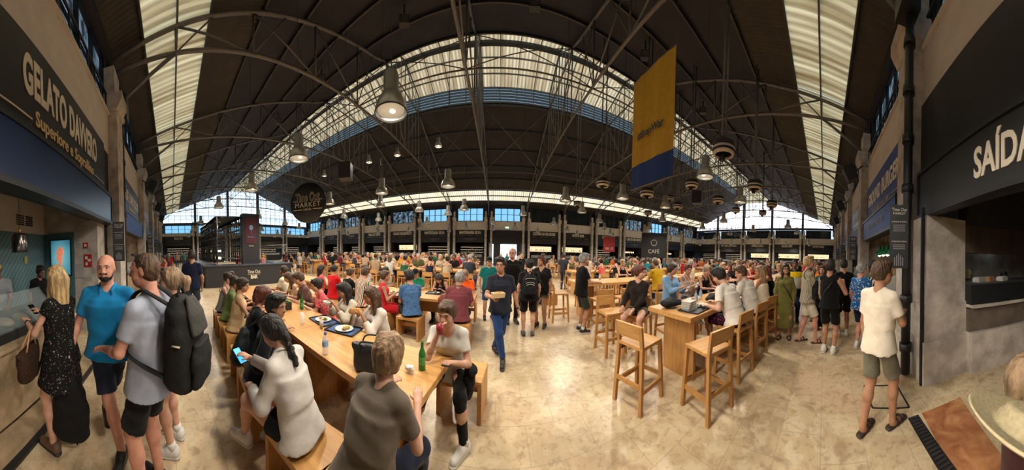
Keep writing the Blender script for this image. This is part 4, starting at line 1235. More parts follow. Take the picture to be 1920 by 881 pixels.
for k, (ti, tg, st) in FAR.items():
    xa, xb = X0 + k * SP + .66, X0 + (k + 1) * SP - .66
    il = ti == '~'
    nm = ti.title() if ti and not il else '%s stall from the bar end' % ordn[k + 7] if k != 0 else 'exit'
    if ti: sign_board(xa, xb, YF, '-y', 3.78, 4.58, ti, tg, 'charcoal sign with small pale lettering over the ' + nm if il else 'charcoal sign reading %s across the hall%s' % (ti, {-2: ', the left of the pair', -1: ', the right of the pair'}.get(k, '')), .52, zt=4.24, sx=.56 if len(ti) < 18 else .47)
    if st != 'exit':
        menu_panel(xa, xb, YF, '-y', 3.05, 3.72, 'dark menu fascia of the %s%s across the hall' % (ti.title() + ' stall' if ti and not il else nm, {-2: ' left unit', -1: ' right unit'}.get(k, '')), m=m_sign if k < 3 else m_navy)
        if st == 'shelf' or k == 4: fo = [o for o in col.objects if o.name.startswith('menu_fascia')][-1]; glyphs('lettering', 1.6, .09, m_grey_l, fo, (0, -.155, 3.45), k + 20); glyphs('lettering', .9, .07, m_grey_l, fo, (0, -.155, 3.28), k + 30)
        counter(xa, xb, YF + .35, '-y', 'black food counter under the %s%s' % ('sign ' + ti.title() if ti and not il else nm, {-2: ', left unit', -1: ', right unit'}.get(k, '')), style=st)
        shelf_unit(xa, xb, YF + 2.2, '-y', 'back shelf in the %s%s' % (ti.title() + ' stall' if ti and not il else nm, {-2: ', left unit', -1: ', right unit'}.get(k, '')), st)
    else:
        menu_panel(xa, xb, YF, '-y', 2.95, 4.5, 'plain black board over the bright way out across the hall', m=m_black)
        struct(MB().box(xa - .3, xb + .3, YF + 2.9, YF + 2.95, 0.1, 2.9).build('door_1', emit('daylight_in_doorway', (.8, .9, 1), 1.6)))
        tn += 1; struct(MB().box(xa, xa + .9, YF + .1, YF + .3, 0, 2.95).box(xb - .5, xb, YF + .1, YF + .3, 0, 2.95).build('trim_%d' % tn, m_black))
# exit light sign
o = MB().box(-.22, .22, -.04, 0, -.1, .1).build('exit_sign', emit('exit_sign_green', (.5, .9, .6), .9)); o.location = (1.1, YF - .05, 4.95)
tag(o, 'small pale green exit light on the cream band over the far way out', 'sign')
# gable stalls
GR = {0: ('VINCENT FARGES', 'lit'), 1: ('MARLENE VIEIRA', 'lit'), 2: (u'HENRIQUE S\u00c1 PESSOA', 'lit'), 3: ('MIGUEL CASTRO E SILVA', 'shelf'), 4: ('', 'dim')}
GL = {0: (u'ESPA\u00c7O CRL', 'dim'), 1: ('~', 'dim'), 2: ('', 'dim'), 3: ('', 'dim'), 4: ('', 'dim')}
for gx, gd, face, wh in ((XL, GL, '+x', 'bar end'), (XR, GR, '-x', 'far kitchen end')):
    for j in range(5):
        ya, yb = GJ[j] + .66, GJ[j + 1] - .66
        ti, st = gd[j]
        sgx = -1 if gx < 0 else 1
        il = ti == '~'; nm = ti.title() + ' stall' if ti and not il else '%s %s gable stall' % (ordn[j], wh)
        if ti: sign_board(ya, yb, gx, face, 3.72, 4.4, ti, 'xxxxxxxxxxxxx', 'charcoal sign with small pale lettering over the ' + nm if il else 'charcoal sign reading %s on the %s gable' % (ti, wh), .5 if len(ti) < 18 else .46, zt=4.12, sx=.5)
        else: menu_panel(ya, yb, gx, face, 3.82, 4.42, 'blank black board over the %s' % nm, m=m_black)
        menu_panel(ya, yb, gx, face, 3.0, 3.66, 'dark menu fascia of the %s' % nm, m=m_sign)
        counter(ya, yb, gx + .35 * sgx, face, 'black counter of the %s' % nm, style=st)
        shelf_unit(ya, yb, gx + 2.0 * sgx, face, 'back shelf of the %s' % nm, st, 1.0, 2.9)
# near wall, gelato side and burger side
m_navy_daylit = mat('blue_navy_panel', (.026, .06, .24), .5, 0, .1, 2, spec=.25)  # bluish daylight reflected from the gable is mixed into this panel colour
NL = {-1: ('GELATO DAVVERO', 'Superiore e Soprallino'), -2: (u'N\u00d3S \u00c9 MAIS BOLOS', 'Homemade Sweets'), -3: ('~', ''), -4: ('~', ''), -5: ('', ''), -6: ('', ''), -7: ('', '')}
NRt = {1: ('GROUND BURGER', 'xxxxxxxxxxxxxxxxxxxxxxxxxxx'), 2: ('~', 'xxxxxxxxx'), 3: ('~', ''), 4: ('', ''), 5: ('', ''), 6: ('', ''), 7: ('', '')}
for k, (ti, tg) in list(NL.items()) + list(NRt.items()):
    xa, xb = X0 + k * SP + .58, X0 + (k + 1) * SP - .58
    if k == -1: xa, xb = -4.95, -1.35
    if k == -2: xa, xb = X0 + k * SP + .58, -6.6
    wh = 'on the near wall %s' % ('bar side' if k < 0 else 'burger side')
    il = ti == '~'; sn = ti if ti and not il else ('pale strokes, %s bay out, %s side' % (ordn[abs(k) - 1], 'bar' if k < 0 else 'burger'))
    if ti:
        if k == -1: sgn = sign_board(xa, xb, YN, '+y', 3.2, 4.55, ti, tg, 'large charcoal sign reading GELATO DAVVERO over the gelato counter', .66, zt=4.04, sx=.41)
        elif k == 1: sgn = sign_board(xa, xb, YN, '+y', 3.2, 4.55, ti, tg, 'sign reading GROUND BURGER lit blue over the burger stall', .6, zt=3.95, sx=.62); [c for c in sgn.children if c.name.startswith('panel')][0].data.materials[0] = m_navy_daylit
        else: sgn = sign_board(xa, xb, YN, '+y', 3.2, 4.55, ti, tg, ('sign with pale illegible lettering, %s bay out %s' % (ordn[abs(k) - 1], wh)) if il else 'sign reading %s %s' % (ti, wh), .55, zt=3.95, sx=.6)
    else:
        menu_panel(xa, xb, YN, '+y', 3.4, 4.5, 'plain dark board %s, %s bay out' % (wh, ordn[abs(k) - 1]), m=m_sign, proud=.05)
    ln = [('100% BLACK ANGUS BEEF', .2, 0)] if k == 1 else None
    menu_panel(xa, xb, YN, '+y', 2.6, 3.2, 'blue black fascia below %s' % (('the sign ' + sn) if ti else 'the plain board, %s bay out %s' % (ordn[abs(k) - 1], wh)), proud=.2, m=m_navy_daylit if k >= 1 or k < -1 else m_navy, lines=ln)
    if k == -1: continue
    st = {1: 'lamps', -2: 'lamps', 2: 'lit'}.get(k, 'dim')
    counter(xa, xb, YN - .1, '+y', 'stall counter %s' % ('of the burger stall' if k == 1 else 'under the sign %s' % sn if ti else wh + ', %s bay out' % ordn[abs(k) - 1]), top=m_metal, front=m_sand if k in (1, -2) else m_black, style=st)
    shelf_unit(xa, xb, YN - 2.6, '+y', 'back shelf %s' % ('of the burger stall' if k == 1 else 'under the sign %s' % sn if ti else wh + ', %s bay out' % ordn[abs(k) - 1]), st)
    # side partitions between stalls
for k in range(-6, 8):
    if k in (0,): continue
    tn += 1
    struct(MB().box(X0 + k * SP - .12, X0 + k * SP + .12, YN - 3.7, YN - .12, 0, 4.3).build('trim_%d' % tn, m_stone if k in (-1, 1, 2, -2) else m_dark))
for k in range(-6, 8):
    tn += 1
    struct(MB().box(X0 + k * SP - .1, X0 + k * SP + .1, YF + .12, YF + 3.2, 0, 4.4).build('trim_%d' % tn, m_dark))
struct(MB().box(XL - 3.4, XL, YN - 3.9, YN, 0, 8.4).build('wall_corner_a', m_dark)); struct(MB().box(XR, XR + 3.4, YN - 3.9, YN, 0, 8.4).build('wall_corner_b', m_dark))
struct(MB().box(XL - 3.4, XL, YF, YF + 3.4, 0, 8.4).build('wall_corner_c', m_dark)); struct(MB().box(XR, XR + 3.4, YF, YF + 3.4, 0, 8.4).build('wall_corner_d', m_dark))
# vertical Time Out banners on the near pilasters
def market_banner(x, y, z, lab, h=.95, w_=.28):
    r = empty('column_banner', (x, y, z), R(-108) if x > 0 else R(104))
    MB().box(-w_ / 2, w_ / 2, -.03, 0, -h / 2, h / 2).build('panel', m_black, r)
    text('lettering', 'Time Out', .07, m_letter, r, (0, -.035, h * .42), sx=.8, extrude=.002)
    text('lettering', 'MARKET', .05, m_letter, r, (0, -.035, h * .36), extrude=.002)
    text('lettering', 'O MELHOR DE LISBOA', .028, m_letter, r, (0, -.035, h * .23), sx=.8, extrude=.002)
    text('lettering', 'O MELHOR DE LISBOA', .028, m_letter, r, (0, -.035, -h * .08), sx=.8, extrude=.002)
    t = MB()
    for zz in (.17, .14, .11, .08, -.14, -.17, -.2): t.box(-.09, .09, -.034, -.03, h * zz, h * zz + .012)
    for i in range(5): t.box(-.07 + i * .03, -.055 + i * .03, -.034, -.03, -h * .46, -h * (.33 - .03 * (2 - abs(i - 2))))
    t.build('small_print', mat('grey_print', (.22, .22, .22), .6, 0, 0), r)
    tag(r, lab, 'banner', 'market banners on the pilasters')
market_banner(2.93, YN + .56, 2.17, 'black Time Out Market banner on the downpipe beside the boy in white')
market_banner(-4.9, YN + .38, 2.1, 'black Time Out Market banner on the pilaster by the bald man')
for k in (-2, -3, -4, 2, 3, 4): market_banner(X0 + k * SP, YN + .5, 2.3, 'black Time Out Market banner on the near wall, %s pilaster %s' % (ordn[abs(k) - 1], 'past the gelato stall' if k < 0 else 'past the burger stall'))
# gelato stall
tn += 1; struct(MB().box(-6.0, -1.2, YN - 1.6, YN - 1.5, 0, 2.35).build('wall_gelato_back', m_teal))
struct(MB().box(-6.0, -1.2, YN - 1.6, YN - 1.5, 2.35, 4.3).build('wall_gelato_upper', m_white))
o = MB()
for i in range(2):
    for j in range(5): o.box(-4.0 + i * .32, -3.75 + i * .32, YN - 1.5, YN - 1.48, 2.52 + j * .05, 2.545 + j * .05)
tag(o.build('vent_grille', m_black), 'dark slotted vent pair high on the pale wall of the gelato stall', 'vent')
struct(MB().box(-5.0, -4.5, YN - 1.6, YN - .02, 0, 4.3).build('wall_gelato_side', m_stone))
o = MB().box(-4.5, -4.47, YN - 1.5, YN - .62, 0, 2.35).build('wall_gelato_side_panel', mat('teal_paint', (.06, .14, .16), .5, 0, .08)); struct(o)
r = empty('lit_picture', (-4.46, YN - .98, 1.75), pi / 2)
MB().box(-.3, .3, -.03, 0, -.45, .45).build('frame', m_black, r)
pic, b = base_mat('picture_blue_glow', (.1, .4, .5), .4)
N, L = nodes_of(pic); tc = N.new('ShaderNodeTexCoord'); g_ = N.new('ShaderNodeTexGradient'); g_.gradient_type = 'SPHERICAL'; mp = N.new('ShaderNodeMapping'); mp.inputs['Scale'].default_value = (2.6, 2.6, 1.8)
cr = N.new('ShaderNodeValToRGB'); cr.color_ramp.elements[0].color = (.01, .12, .2, 1); cr.color_ramp.elements[1].color = (.25, .62, .68, 1)
L.new(tc.outputs['Object'], mp.inputs[0]); L.new(mp.outputs[0], g_.inputs[0]); L.new(g_.outputs[0], cr.inputs[0]); L.new(cr.outputs[0], b.inputs['Emission Color']); b.inputs['Emission Strength'].default_value = .5
MB().box(-.27, .27, -.035, -.03, -.42, .42).build('picture', pic, r)
ic = MB().ell((0, -.045, .12), (.11, .02, .1)).ell((-.02, -.045, -.02), (.09, .02, .09)); ic.ell((.02, -.045, .2), (.07, .02, .06)); ic.prism([(-.06, -.1), (.06, -.1), (.0, -.28)], 1, -.05, -.035); ic.build('ice_cream', emit('ice_cream_red', (.75, .22, .12), .5), r)
tag(r, 'blue lit picture of a red ice cream on the teal side wall', 'picture')
def wall_sign(x, y, z, rz, w_, h, m, lab, nm='wall_notice', marks=None):
    r = empty(nm, (x, y, z), rz)
    MB().box(-w_ / 2, w_ / 2, -.015, 0, -h / 2, h / 2).build('plate', m, r)
    if marks:
        k_ = MB()
        for (a, b_, c_, d_) in marks: k_.box(a, b_, -.02, -.015, c_, d_)
        k_.build('symbol', mat('white_mark', (.6, .6, .58), .6, 0, 0), r)
    tag(r, lab, 'notice')
m_red = mat('sign_red', (.42, .02, .02), .5, 0, .05); m_paper = mat('paper', (.38, .37, .36), .8, 0, .05)
wx = -4.495
wall_sign(wx, YN - .32, 2.02, pi / 2, .13, .13, m_red, 'small red fire alarm notice high on the stone side wall', marks=[(-.03, .03, -.045, .03), (-.045, .045, -.045, -.03)])
wall_sign(wx, YN - .50, 2.02, pi / 2, .12, .12, m_paper, 'small pale notice next to the red fire alarm notice')
wall_sign(wx, YN - .27, 1.66, pi / 2, .2, .3, m_red, 'red and white fire hose notice on the stone side wall', marks=[(-.07, 0, .03, .1), (-.0, .08, -.02, .04), (-.06, .0, -.11, -.04)])
wall_sign(wx, YN - .5, 1.42, pi / 2, .24, .34, m_paper, 'printed price list sheet on the stone side wall')
wall_sign(wx, YN - .25, 1.24, pi / 2, .16, .09, m_paper, 'small white card low on the stone side wall')
wall_sign(-3.7, YN - 1.49, 1.72, pi, .11, .17, mat('yellow_notice', (.45, .38, .1), .6, 0, 0), 'small yellow warning triangle notice on the teal wall')
r = empty('stall_logo', (-2.42, YN - 1.49, 1.72), pi)
lg = MB(); lg.tube([(.24 * cos(a), -.01, .24 * sin(a)) for a in np.linspace(0, pi, 25)], .012, 6); lg.tube([(.18 * cos(a), -.01, .18 * sin(a)) for a in np.linspace(0, pi, 25)], .008, 6)
for a in np.linspace(.3, 2.8, 7): lg.tube([(0, -.01, 0), (.18 * cos(a), -.01, .18 * sin(a))], .006, 5)
lg.build('emblem', mat('white_mark', (.6, .6, .58)), r); text('lettering', 'AO', .2, mat('white_mark', (.6, .6, .58)), r, (0, -.01, -.1), sx=.8)
tag(r, 'pale round fan emblem painted on the teal wall above the barista', 'logo')
CX0, CX1, CY = -3.05, -.9, -1.5
r = empty('gelato_counter')
MB().box(CX0, CX1, CY - .55, CY, .12, .86).build('counter_base', m_sand, r, bevel=.01)
MB().box(CX0 - .05, CX1, CY - .6, CY + .04, .86, .9).build('worktop', m_sand, r)
MB().box(CX0, CX1, CY - .8, CY - .06, .9, 1.0).build('display_tray', m_black, r)
MB().prism([(CY - .07, 1.0), (CY - .1, 1.0), (CY - .42, 1.32), (CY - .38, 1.34)], 0, CX0 + .55, CX1).build('display_glass', glass('clear_case', (.5, .6, .62), .12), r)
fl = MB(); 
for i in range(5): fl.ell((CX0 + .8 + i * .27, CY - .3, 1.02), (.1, .13, .05))
fl.build('gelato_tub', mat('pale_gelato', (.2, .16, .11), .6, 0, .3), r)
tag(r, 'long sandstone gelato counter with glass display and black trays', 'counter')
tn += 1; struct(MB().box(-4.5, CX1, CY, CY + .2, 0, .1).build('trim_%d' % tn, m_sand))
tn += 1; struct(MB().box(-4.5, CX1, CY + .2, CY + .26, 0, .03).build('trim_%d' % tn, m_black))
# cup dispensers, till and screen on the gelato counter
r = empty('tablet_till', (-3.0, CY - .42, 1.0), R(200)); MB().box(-.15, .15, -.02, 0, .05, .27).build('screen', m_black, r); MB().box(-.05, .05, -.04, .08, 0, .06).build('stand', m_metal, r); tag(r, 'black till screen at the end of the gelato counter', 'till')
for i, (x, y) in enumerate(((-2.45, -1.72), (-2.62, -1.66), (-2.3, -1.6))):
    o = MB().lathe([(.0, 0), (.03, 0), (.042, .11), (.038, .11), (.028, .01)], 16).build('paper_cup', mat('paper_white', (.6, .58, .54), .7, 0, 0)); o.location = (x, y, 1.0); tag(o, 'white paper cup on the gelato counter, %s from the till' % ordn[i], 'cup', 'cups on the gelato counter')
def pendant_glass(x, y, z, lab):
    r = empty('glass_pendant', (x, y, z))
    MB().lathe([(.12, -.14), (.12, .1), (.1, .13), (.02, .14)], 24).build('lamp_shade', mat('smoked_chrome', (.12, .1, .09), .15, .9, 0), r)
    MB().tube([(0, 0, .14), (0, 0, .2)], .02, 8).build('lamp_holder', mat('brass', (.6, .35, .1), .3, .9, 0), r)
    MB().tube([(0, 0, .2), (0, 0, 4.25 - z)], .004, 5).build('cord', m_black, r)
    MB().ell((0, 0, -.02), (.035, .035, .05)).build('bulb', emit('bulb_glow', (1, .6, .25), 4), r)
    tag(r, lab, 'pendant lamp')
pp = G(37, 452, 2.0); pp = pp * (2.0 / 1); a = AZ(37, 452); pendant_glass(3.0 * sin(a), 3.0 * cos(a), 2.0, 'smoked metal cylinder pendant hanging over the gelato counter')
# warm bulbs at the second stall
for i in range(5):
    r = empty('bulb_pendant', (-7.2 - .5 * i, YN - .5 - .1 * (i % 2), 2.15)); MB().ell((0, 0, 0), (.07, .07, .07)).build('bulb', emit('bulb_glow2', (1, .6, .22), 8), r)
    MB().lathe([(.11, -.02), (.09, .05), (.02, .1)], 16).build('lamp_shade', mat('brass', (.6, .35, .1)), r); MB().tube([(0, 0, .1), (0, 0, 2.2)], .004, 5).build('cord', m_black, r)
    tag(r, 'warm brass bulb pendant in the cake stall, %s from the gelato side' % ordn[i], 'pendant lamp', 'brass pendants in the cake stall')
# burger stall: green enamel lamps over its counter
gsh = [(.02, .24), (.045, .22), (.05, .13), (.09, .1), (.15, .0), (.16, -.03), (.155, -.03), (.09, .08)]
for i in range(6):
    r = empty('green_pendant', (4.2 + .42 * i, YN - .05, 2.0)); MB().lathe(gsh, 24).build('lamp_shade', mat('green_enamel', (.02, .16, .06), .25, .2, 0), r)
    MB().ell((0, 0, -.02), (.05, .05, .045)).build('bulb', emit('bulb_glow3', (1, .75, .4), 14), r); MB().tube([(0, 0, .22), (0, 0, 2.3)], .005, 5).build('cord', m_black, r)
    tag(r, 'green enamel pendant over the burger counter, %s from the camera' % ordn[i], 'pendant lamp', 'green lamps of the burger stall')
struct(MB().box(7.3, 8.3, YN - 1.0, YN - .95, 0, 2.6).build('wall_burger_side', mat('pale_wood_boards', (.42, .29, .16), .6, 0, .3, 4, 0, (.3, 1, 8))))
# exit passage on the right: stone pier, counter window in a dark kitchen
PX = 2.74
struct(MB().box(PX, 3.23, -2.2, -1.46, 0, 2.5).box(PX - .06, 3.23, -2.2, -1.4, 0, .62).box(PX - .03, 3.23, -2.2, -1.43, .62, 1.15).build('wall_exit_pier', m_stone))
tn += 1; struct(MB().box(PX - .02, PX + .02, -1.42, -1.37, 0, 2.6).build('trim_%d' % tn, m_black))
wx0 = 2.62
def seg(name, m, z0, z1, th0=0, th1=.3):
    V = []
    mb = MB(); mb.prism([(PX - .1 - th0, -2.2), (wx0 - .5 - th0, -4.4), (wx0 - .5 + th1, -4.4), (PX - .1 + th1, -2.2)], 2, z0, z1); return struct(mb.build(name, m))
seg('wall_exit_plinth', m_stone, 0, .95 - .3, .08); seg('wall_exit_render', m_conc, .65, 1.02)
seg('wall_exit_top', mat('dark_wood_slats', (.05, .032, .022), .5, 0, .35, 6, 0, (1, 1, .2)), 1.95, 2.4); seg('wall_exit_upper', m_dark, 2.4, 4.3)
struct(MB().box(-1.3, PX, YN - 3.7, YN - 3.6, 0, 4.3).build('wall_exit_end', m_dark))
struct(MB().box(PX + 1.5, PX + 1.6, -4.4, -2.2, 0, 4.3).build('wall_kitchen_back', m_dark))
o = MB().box(-.5, .5, -.05, .05, 0, .04).build('fill_strip_light', emit('cool_fill_strip', (.8, .92, 1), 9)); o.location = (3.5, -3.0, 2.3); o.rotation_euler[2] = 1.3; tag(o, 'cool strip light added under the ceiling to brighten the dark kitchen', 'strip light')  # added glowing bar that lifts the otherwise too dark kitchen
r = empty('kitchen_counter')
mb = MB(); mb.prism([(PX - .2, -2.2), (wx0 - .6, -4.4), (wx0 - .1, -4.4), (PX + .3, -2.2)], 2, 1.05, 1.1); mb.build('stone_ledge', m_stone, r)
mb = MB(); mb.prism([(PX - .16, -2.2), (wx0 - .56, -4.4), (wx0 - .1, -4.4), (PX + .3, -2.2)], 2, 1.1, 1.42); mb.build('counter_front', m_black, r)
mb = MB(); mb.prism([(PX - .18, -2.2), (wx0 - .58, -4.4), (wx0 + .1, -4.4), (PX + .4, -2.2)], 2, 1.42, 1.45); mb.build('worktop', m_dsteel, r)
tag(r, 'black serving counter on a pale stone ledge in the exit passage', 'counter')
bs = MB(); rs = np.random.default_rng(4)
for i in range(40): x = PX + 1.44; y = -2.3 - rs.random() * 1.9; z = 1.45 + (i % 4) * .12; bs.box(x - .02, x, y, y + .06 + rs.random() * .08, z, z + .05)
o = bs.build('kitchen_light_panel', emit('blue_kitchen_light', (.25, .6, .9), 1.6)); tag(o, 'blue lit racks glowing at the back of the dark kitchen', 'rack')
for i, (x, y, c_) in enumerate(((2.72, -2.5, (.5, .48, .42)), (2.68, -2.72, (.4, .2, .1)), (2.6, -2.98, (.55, .55, .52)))):
    o = MB().box(-.07, .07, -.1, .1, 0, .06).box(-.06, .06, -.09, .09, .06, .08).build('food_box', mat('food_box_%d' % i, c_, .7)); o.location = (x, y, 1.45); o.rotation_euler[2] = .2
    tag(o, ('white carton', 'brown carton', 'pale paper stack')[i] + ' on the black serving counter in the exit passage', 'box')
# SAIDA fascia
r = empty('exit_fascia')
MB().box(-1.1, 3.1, -1.62, -1.5, 2.55, 3.22).build('panel', m_sign, r)
f = MB(); f.box(-1.1, 3.13, -1.62, -1.47, 3.22, 3.27).box(-1.1, 3.13, -1.62, -1.47, 2.5, 2.55).box(3.1, 3.13, -1.62, -1.47, 2.55, 3.22); f.build('frame', m_black, r)
text('lettering', u'SA\u00cdDA', .46, m_letter, r, (1.32, -1.495, 2.86), (R(90), 0, pi), .62, .008, .012)
tag(r, u'black fascia with grey lettering reading SA\u00cdDA over the exit passage', 'sign')
struct(MB().box(-1.3, 3.3, -1.66, -1.6, 3.27, 4.55).build('wall_exit_board', m_sign))
# floor details
drain = empty('floor_drain')
a_, b_ = G(1712, 782), G(1782, 890); d_ = (b_ - a_).normalized(); n_ = Vector((-d_.y, d_.x, 0))
mb = MB(); mb.bar((a_.x, a_.y, .004), (b_.x + d_.x * 2, b_.y + d_.y * 2, .004), .13, .012); mb.build('frame', m_black, drain)
mb = MB()
for i in range(60):
    p = a_ + d_ * (i * .045 + .03); mb.bar((p.x - n_.x * .05, p.y - n_.y * .05, .012), (p.x + n_.x * .05, p.y + n_.y * .05, .012), .02, .008)
mb.build('grate', m_dsteel, drain); tag(drain, 'black slotted drain channel in the floor before the orange marble', 'drain')
q = [G(1728, 775), G(1792, 890), G(1905, 890), G(1800, 745)]
struct(MB().prism([(p.x, p.y) for p in q[:4]], 2, .001, .006).build('floor_threshold', m_orange))
q = [G(1620, 723), G(1681, 722), G(1705, 764), G(1636, 765)]
mb = MB()
for i in range(4): mb.bar((q[i].x, q[i].y, .003), (q[(i + 1) % 4].x, q[(i + 1) % 4].y, .003), .02, .006)
tag(mb.build('floor_hatch', m_black), 'thin black square outline of a floor hatch by the downpipe', 'hatch')

# ------------------------------------------------------------------ the bar
BX = -10.1
BARY = 1.45
r = empty('bar_counter', (0, BARY, 0))
MB().box(BX - .7, BX, .2, 5.1, 0, 1.06).box(-17, BX - .5, .2, .9, 0, 1.06).box(-17, BX - .5, 4.4, 5.1, 0, 1.06).build('counter_base', m_black, r)
MB().box(BX - .75, BX + .08, .12, 5.18, 1.06, 1.12).box(-17, BX - .5, .12, .95, 1.06, 1.12).box(-17, BX - .5, 4.35, 5.18, 1.06, 1.12).build('worktop', mat('bar_steel_top', (.1, .12, .16), .25, .6, .05), r)
text('lettering', 'Time Out', .26, m_letter, r, (BX + .012, 2.75, .72), (R(90), 0, pi / 2), .7)
text('lettering', 'BAR', .26, m_letter, r, (BX + .012, 2.75, .44), (R(90), 0, pi / 2), .8, offset=.008)
MB().box(BX, BX + .012, 2.4, 3.1, .575, .59).build('gold_trim', m_gold, r)
tag(r, 'long black bar counter lettered Time Out BAR', 'bar counter')
r = empty('bar_column', (0, BARY, 0))
MB().box(-11.4, -10.9, 2.45, 3.45, 1.12, 3.9).build('casing', m_black, r)
MB().box(-10.9, -10.88, 2.62, 3.25, 2.25, 3.65).build('poster', mat('burgundy_poster', (.07, .008, .02), .4, 0, .05), r)
o = glyphs('lettering', .42, .07, mat('pale_blue_mark', (.2, .3, .5), .5, 0, 0), r, (-10.875, 2.94, 2.6)); o.rotation_euler[2] = pi / 2
gl_ = MB(); gl_.tube([(-10.87, 2.94, 2.8), (-10.87, 2.94, 3.0)], .012, 6); gl_.ell((-10.87, 2.94, 3.13), (.01, .12, .15)); gl_.build('glass_drawing', mat('pale_blue_mark', (.2, .3, .5), .5, 0, 0), r)
text('lettering', 'Time Out', .09, m_letter, r, (-10.88, 2.94, 2.1), (R(90), 0, pi / 2), .8)
tag(r, 'black square bar column with a burgundy wine glass poster', 'column casing')
for j, (xx, ya) in enumerate(((-11.1, .5), (-13.2, .5), (-15.3, .5))):
    r = empty('bottle_rack', (0, BARY, 0)); f = MB(); g_ = MB(); bt = [MB(), MB(), MB()]; rs = np.random.default_rng(j)
    x0, x1 = xx - 2.0, xx
    for x in np.linspace(x0, x1, 6): f.box(x - .025, x + .025, ya + .5, ya + .55, 1.12, 3.7); f.box(x - .025, x + .025, ya + 1.9, ya + 1.95, 1.12, 3.7)
    for z in (1.35, 1.75, 2.15, 2.6, 3.0, 3.4, 3.68): f.box(x0, x1, ya + .45, ya + .75, z, z + .03); f.box(x0, x1, ya + 1.7, ya + 2.0, z, z + .03)
    f.box(x0, x1, ya + .45, ya + 2, 3.68, 3.74)
    f.build('rack_frame', m_black, r)
    for z in (1.38, 1.78): g_.box(x0, x1, ya + .72, ya + .74, z, z + .12)
    g_.build('shelf_light', emit('shelf_glow', (1, .85, .55), 2.2), r)
    for k in range(100):
        x = x0 + .1 + rs.random() * 1.8; z = (1.38, 1.78, 2.18, 2.63, 3.03, 3.43)[rs.integers(0, 6)]; y = ya + .58
        bt[rs.integers(0, 3)].tube([(x, y, z), (x, y, z + .18), (x, y, z + .22), (x, y, z + .3)], [.035, .035, .014, .013], 6)
    for k_, bb in enumerate(bt): o = bb.build('bottle_row', [mat('amber_bottle', (.25, .1, .02), .1), mat('green_bottle_glass', (.04, .12, .05), .1), mat('clear_bottle', (.5, .5, .45), .1)][k_], r); o['kind'] = 'stuff'
    tag(r, 'black steel bottle rack over the bar, %s from the poster column' % ordn[j], 'rack', 'bottle racks of the bar')
# glasses hanging over the far side of the bar
r = empty('glass_rail', (0, BARY, 0))
MB().box(-16, -12, 5.6, 6.0, 2.2, 2.25).build('shelf', m_metal, r)
g_ = MB()
for i in range(60): x = -15.9 + i * .065; g_.lathe([(.03, 0), (.035, .05), (.02, .12), (.004, .14), (.004, .2)], 6, (x, 5.8, 1.98))
o = g_.build('hanging_glass', mat('dull_glassware', (.35, .37, .36), .15, .2, 0), r); o['kind'] = 'stuff'
tag(r, 'rail of upturned wine glasses over the far side of the bar', 'rail')
# Time Out disc
r = empty('market_disc', (0, 0, 0))
c_ = G(577, 380, 3.9)
mb = MB(); mb.lathe([(0, -.04), (.86, -.04), (.88, 0), (.86, .04), (0, .04)], 64)
o = mb.build('disc', m_black, r); o.rotation_euler = (R(90), 0, 0)
ot = [(-.30, 'Time Out')]
text('lettering', 'Time Out', .52, m_letter, r, (0, -.05, .22), sx=.56, offset=.014)
text('lettering', 'Time Out', .52, m_black, r, (0, -.062, .22), sx=.56, offset=-.006)
text('lettering', 'MARKET', .30, m_letter, r, (0, -.05, -.1), space=1.15); text('lettering', 'LISBOA', .12, m_letter, r, (0, -.05, -.3))
l_ = MB(); l_.box(-.72, -.52, -.055, -.04, .08, .1).box(.52, .72, -.055, -.04, .08, .1).box(.26, .7, -.055, -.04, -.31, -.28).box(-.7, -.26, -.055, -.04, -.31, -.28); l_.build('gold_trim', m_letter, r)
zz = under_roof(c_.y) - c_.z; l_ = MB(); l_.tube([(-.3, 0, .8), (-.3, 0, zz)], .008, 5).tube([(.3, 0, .8), (.3, 0, zz)], .008, 5); l_.build('cable', m_dsteel, r)
r.location = c_; r.rotation_euler[2] = -AZ(577) - R(27)
tag(r, 'large black hanging disc lettered Time Out Market Lisboa', 'sign')
# peace banner
bx_ = 4.2
y0_, y1_ = 3.85, 5.75
r = empty('hanging_banner', (bx_, 0, 0))
nb = 24
for nm, za, zb_, mm in (('yellow_cloth', 4.75, 7.6, mat('yellow_banner', (.50, .30, .025), .8, 0, .06)), ('blue_cloth', 4.0, 4.75, mat('blue_banner', (.012, .045, .20), .8, 0, .06))):
    V = []; F = []
    for i in range(nb + 1):
        t = i / nb; y = y0_ + (y1_ - y0_) * t; x = .012 * sin(t * 14) + .006 * sin(t * 31)
        for e in (-.004, .004): V += [(x + e, y, za), (x + e, y, zb_)]
        if i:
            n = i * 4; p = n - 4
            F += [(p, n, n + 1, p + 1), (p + 2, p + 3, n + 3, n + 2), (p + 1, n + 1, n + 3, p + 3), (p, p + 2, n + 2, n)]
    MB().add(V, F, 0, False).build(nm, mm, r)
text('lettering', '#StopWar', .34, mat('blue_grey_lettering', (.06, .09, .09), .7, 0, 0), r, (-.06, (y0_ + y1_) / 2, 5.62), (R(90), 0, -pi / 2), .8, .002, .008)
l_ = MB(); l_.tube([(0, y0_, 7.6), (0, y1_, 7.6)], .02, 6).tube([(0, y0_, 4.0), (0, y1_, 4.0)], .02, 6).tube([(0, y0_, 7.6), (0, y0_, under_roof(y0_))], .005, 4).tube([(0, y1_, 7.6), (0, y1_, under_roof(y1_))], .005, 4); l_.build('rod', m_steel, r)
tag(r, 'tall yellow and blue banner lettered #StopWar hung from the roof', 'banner')

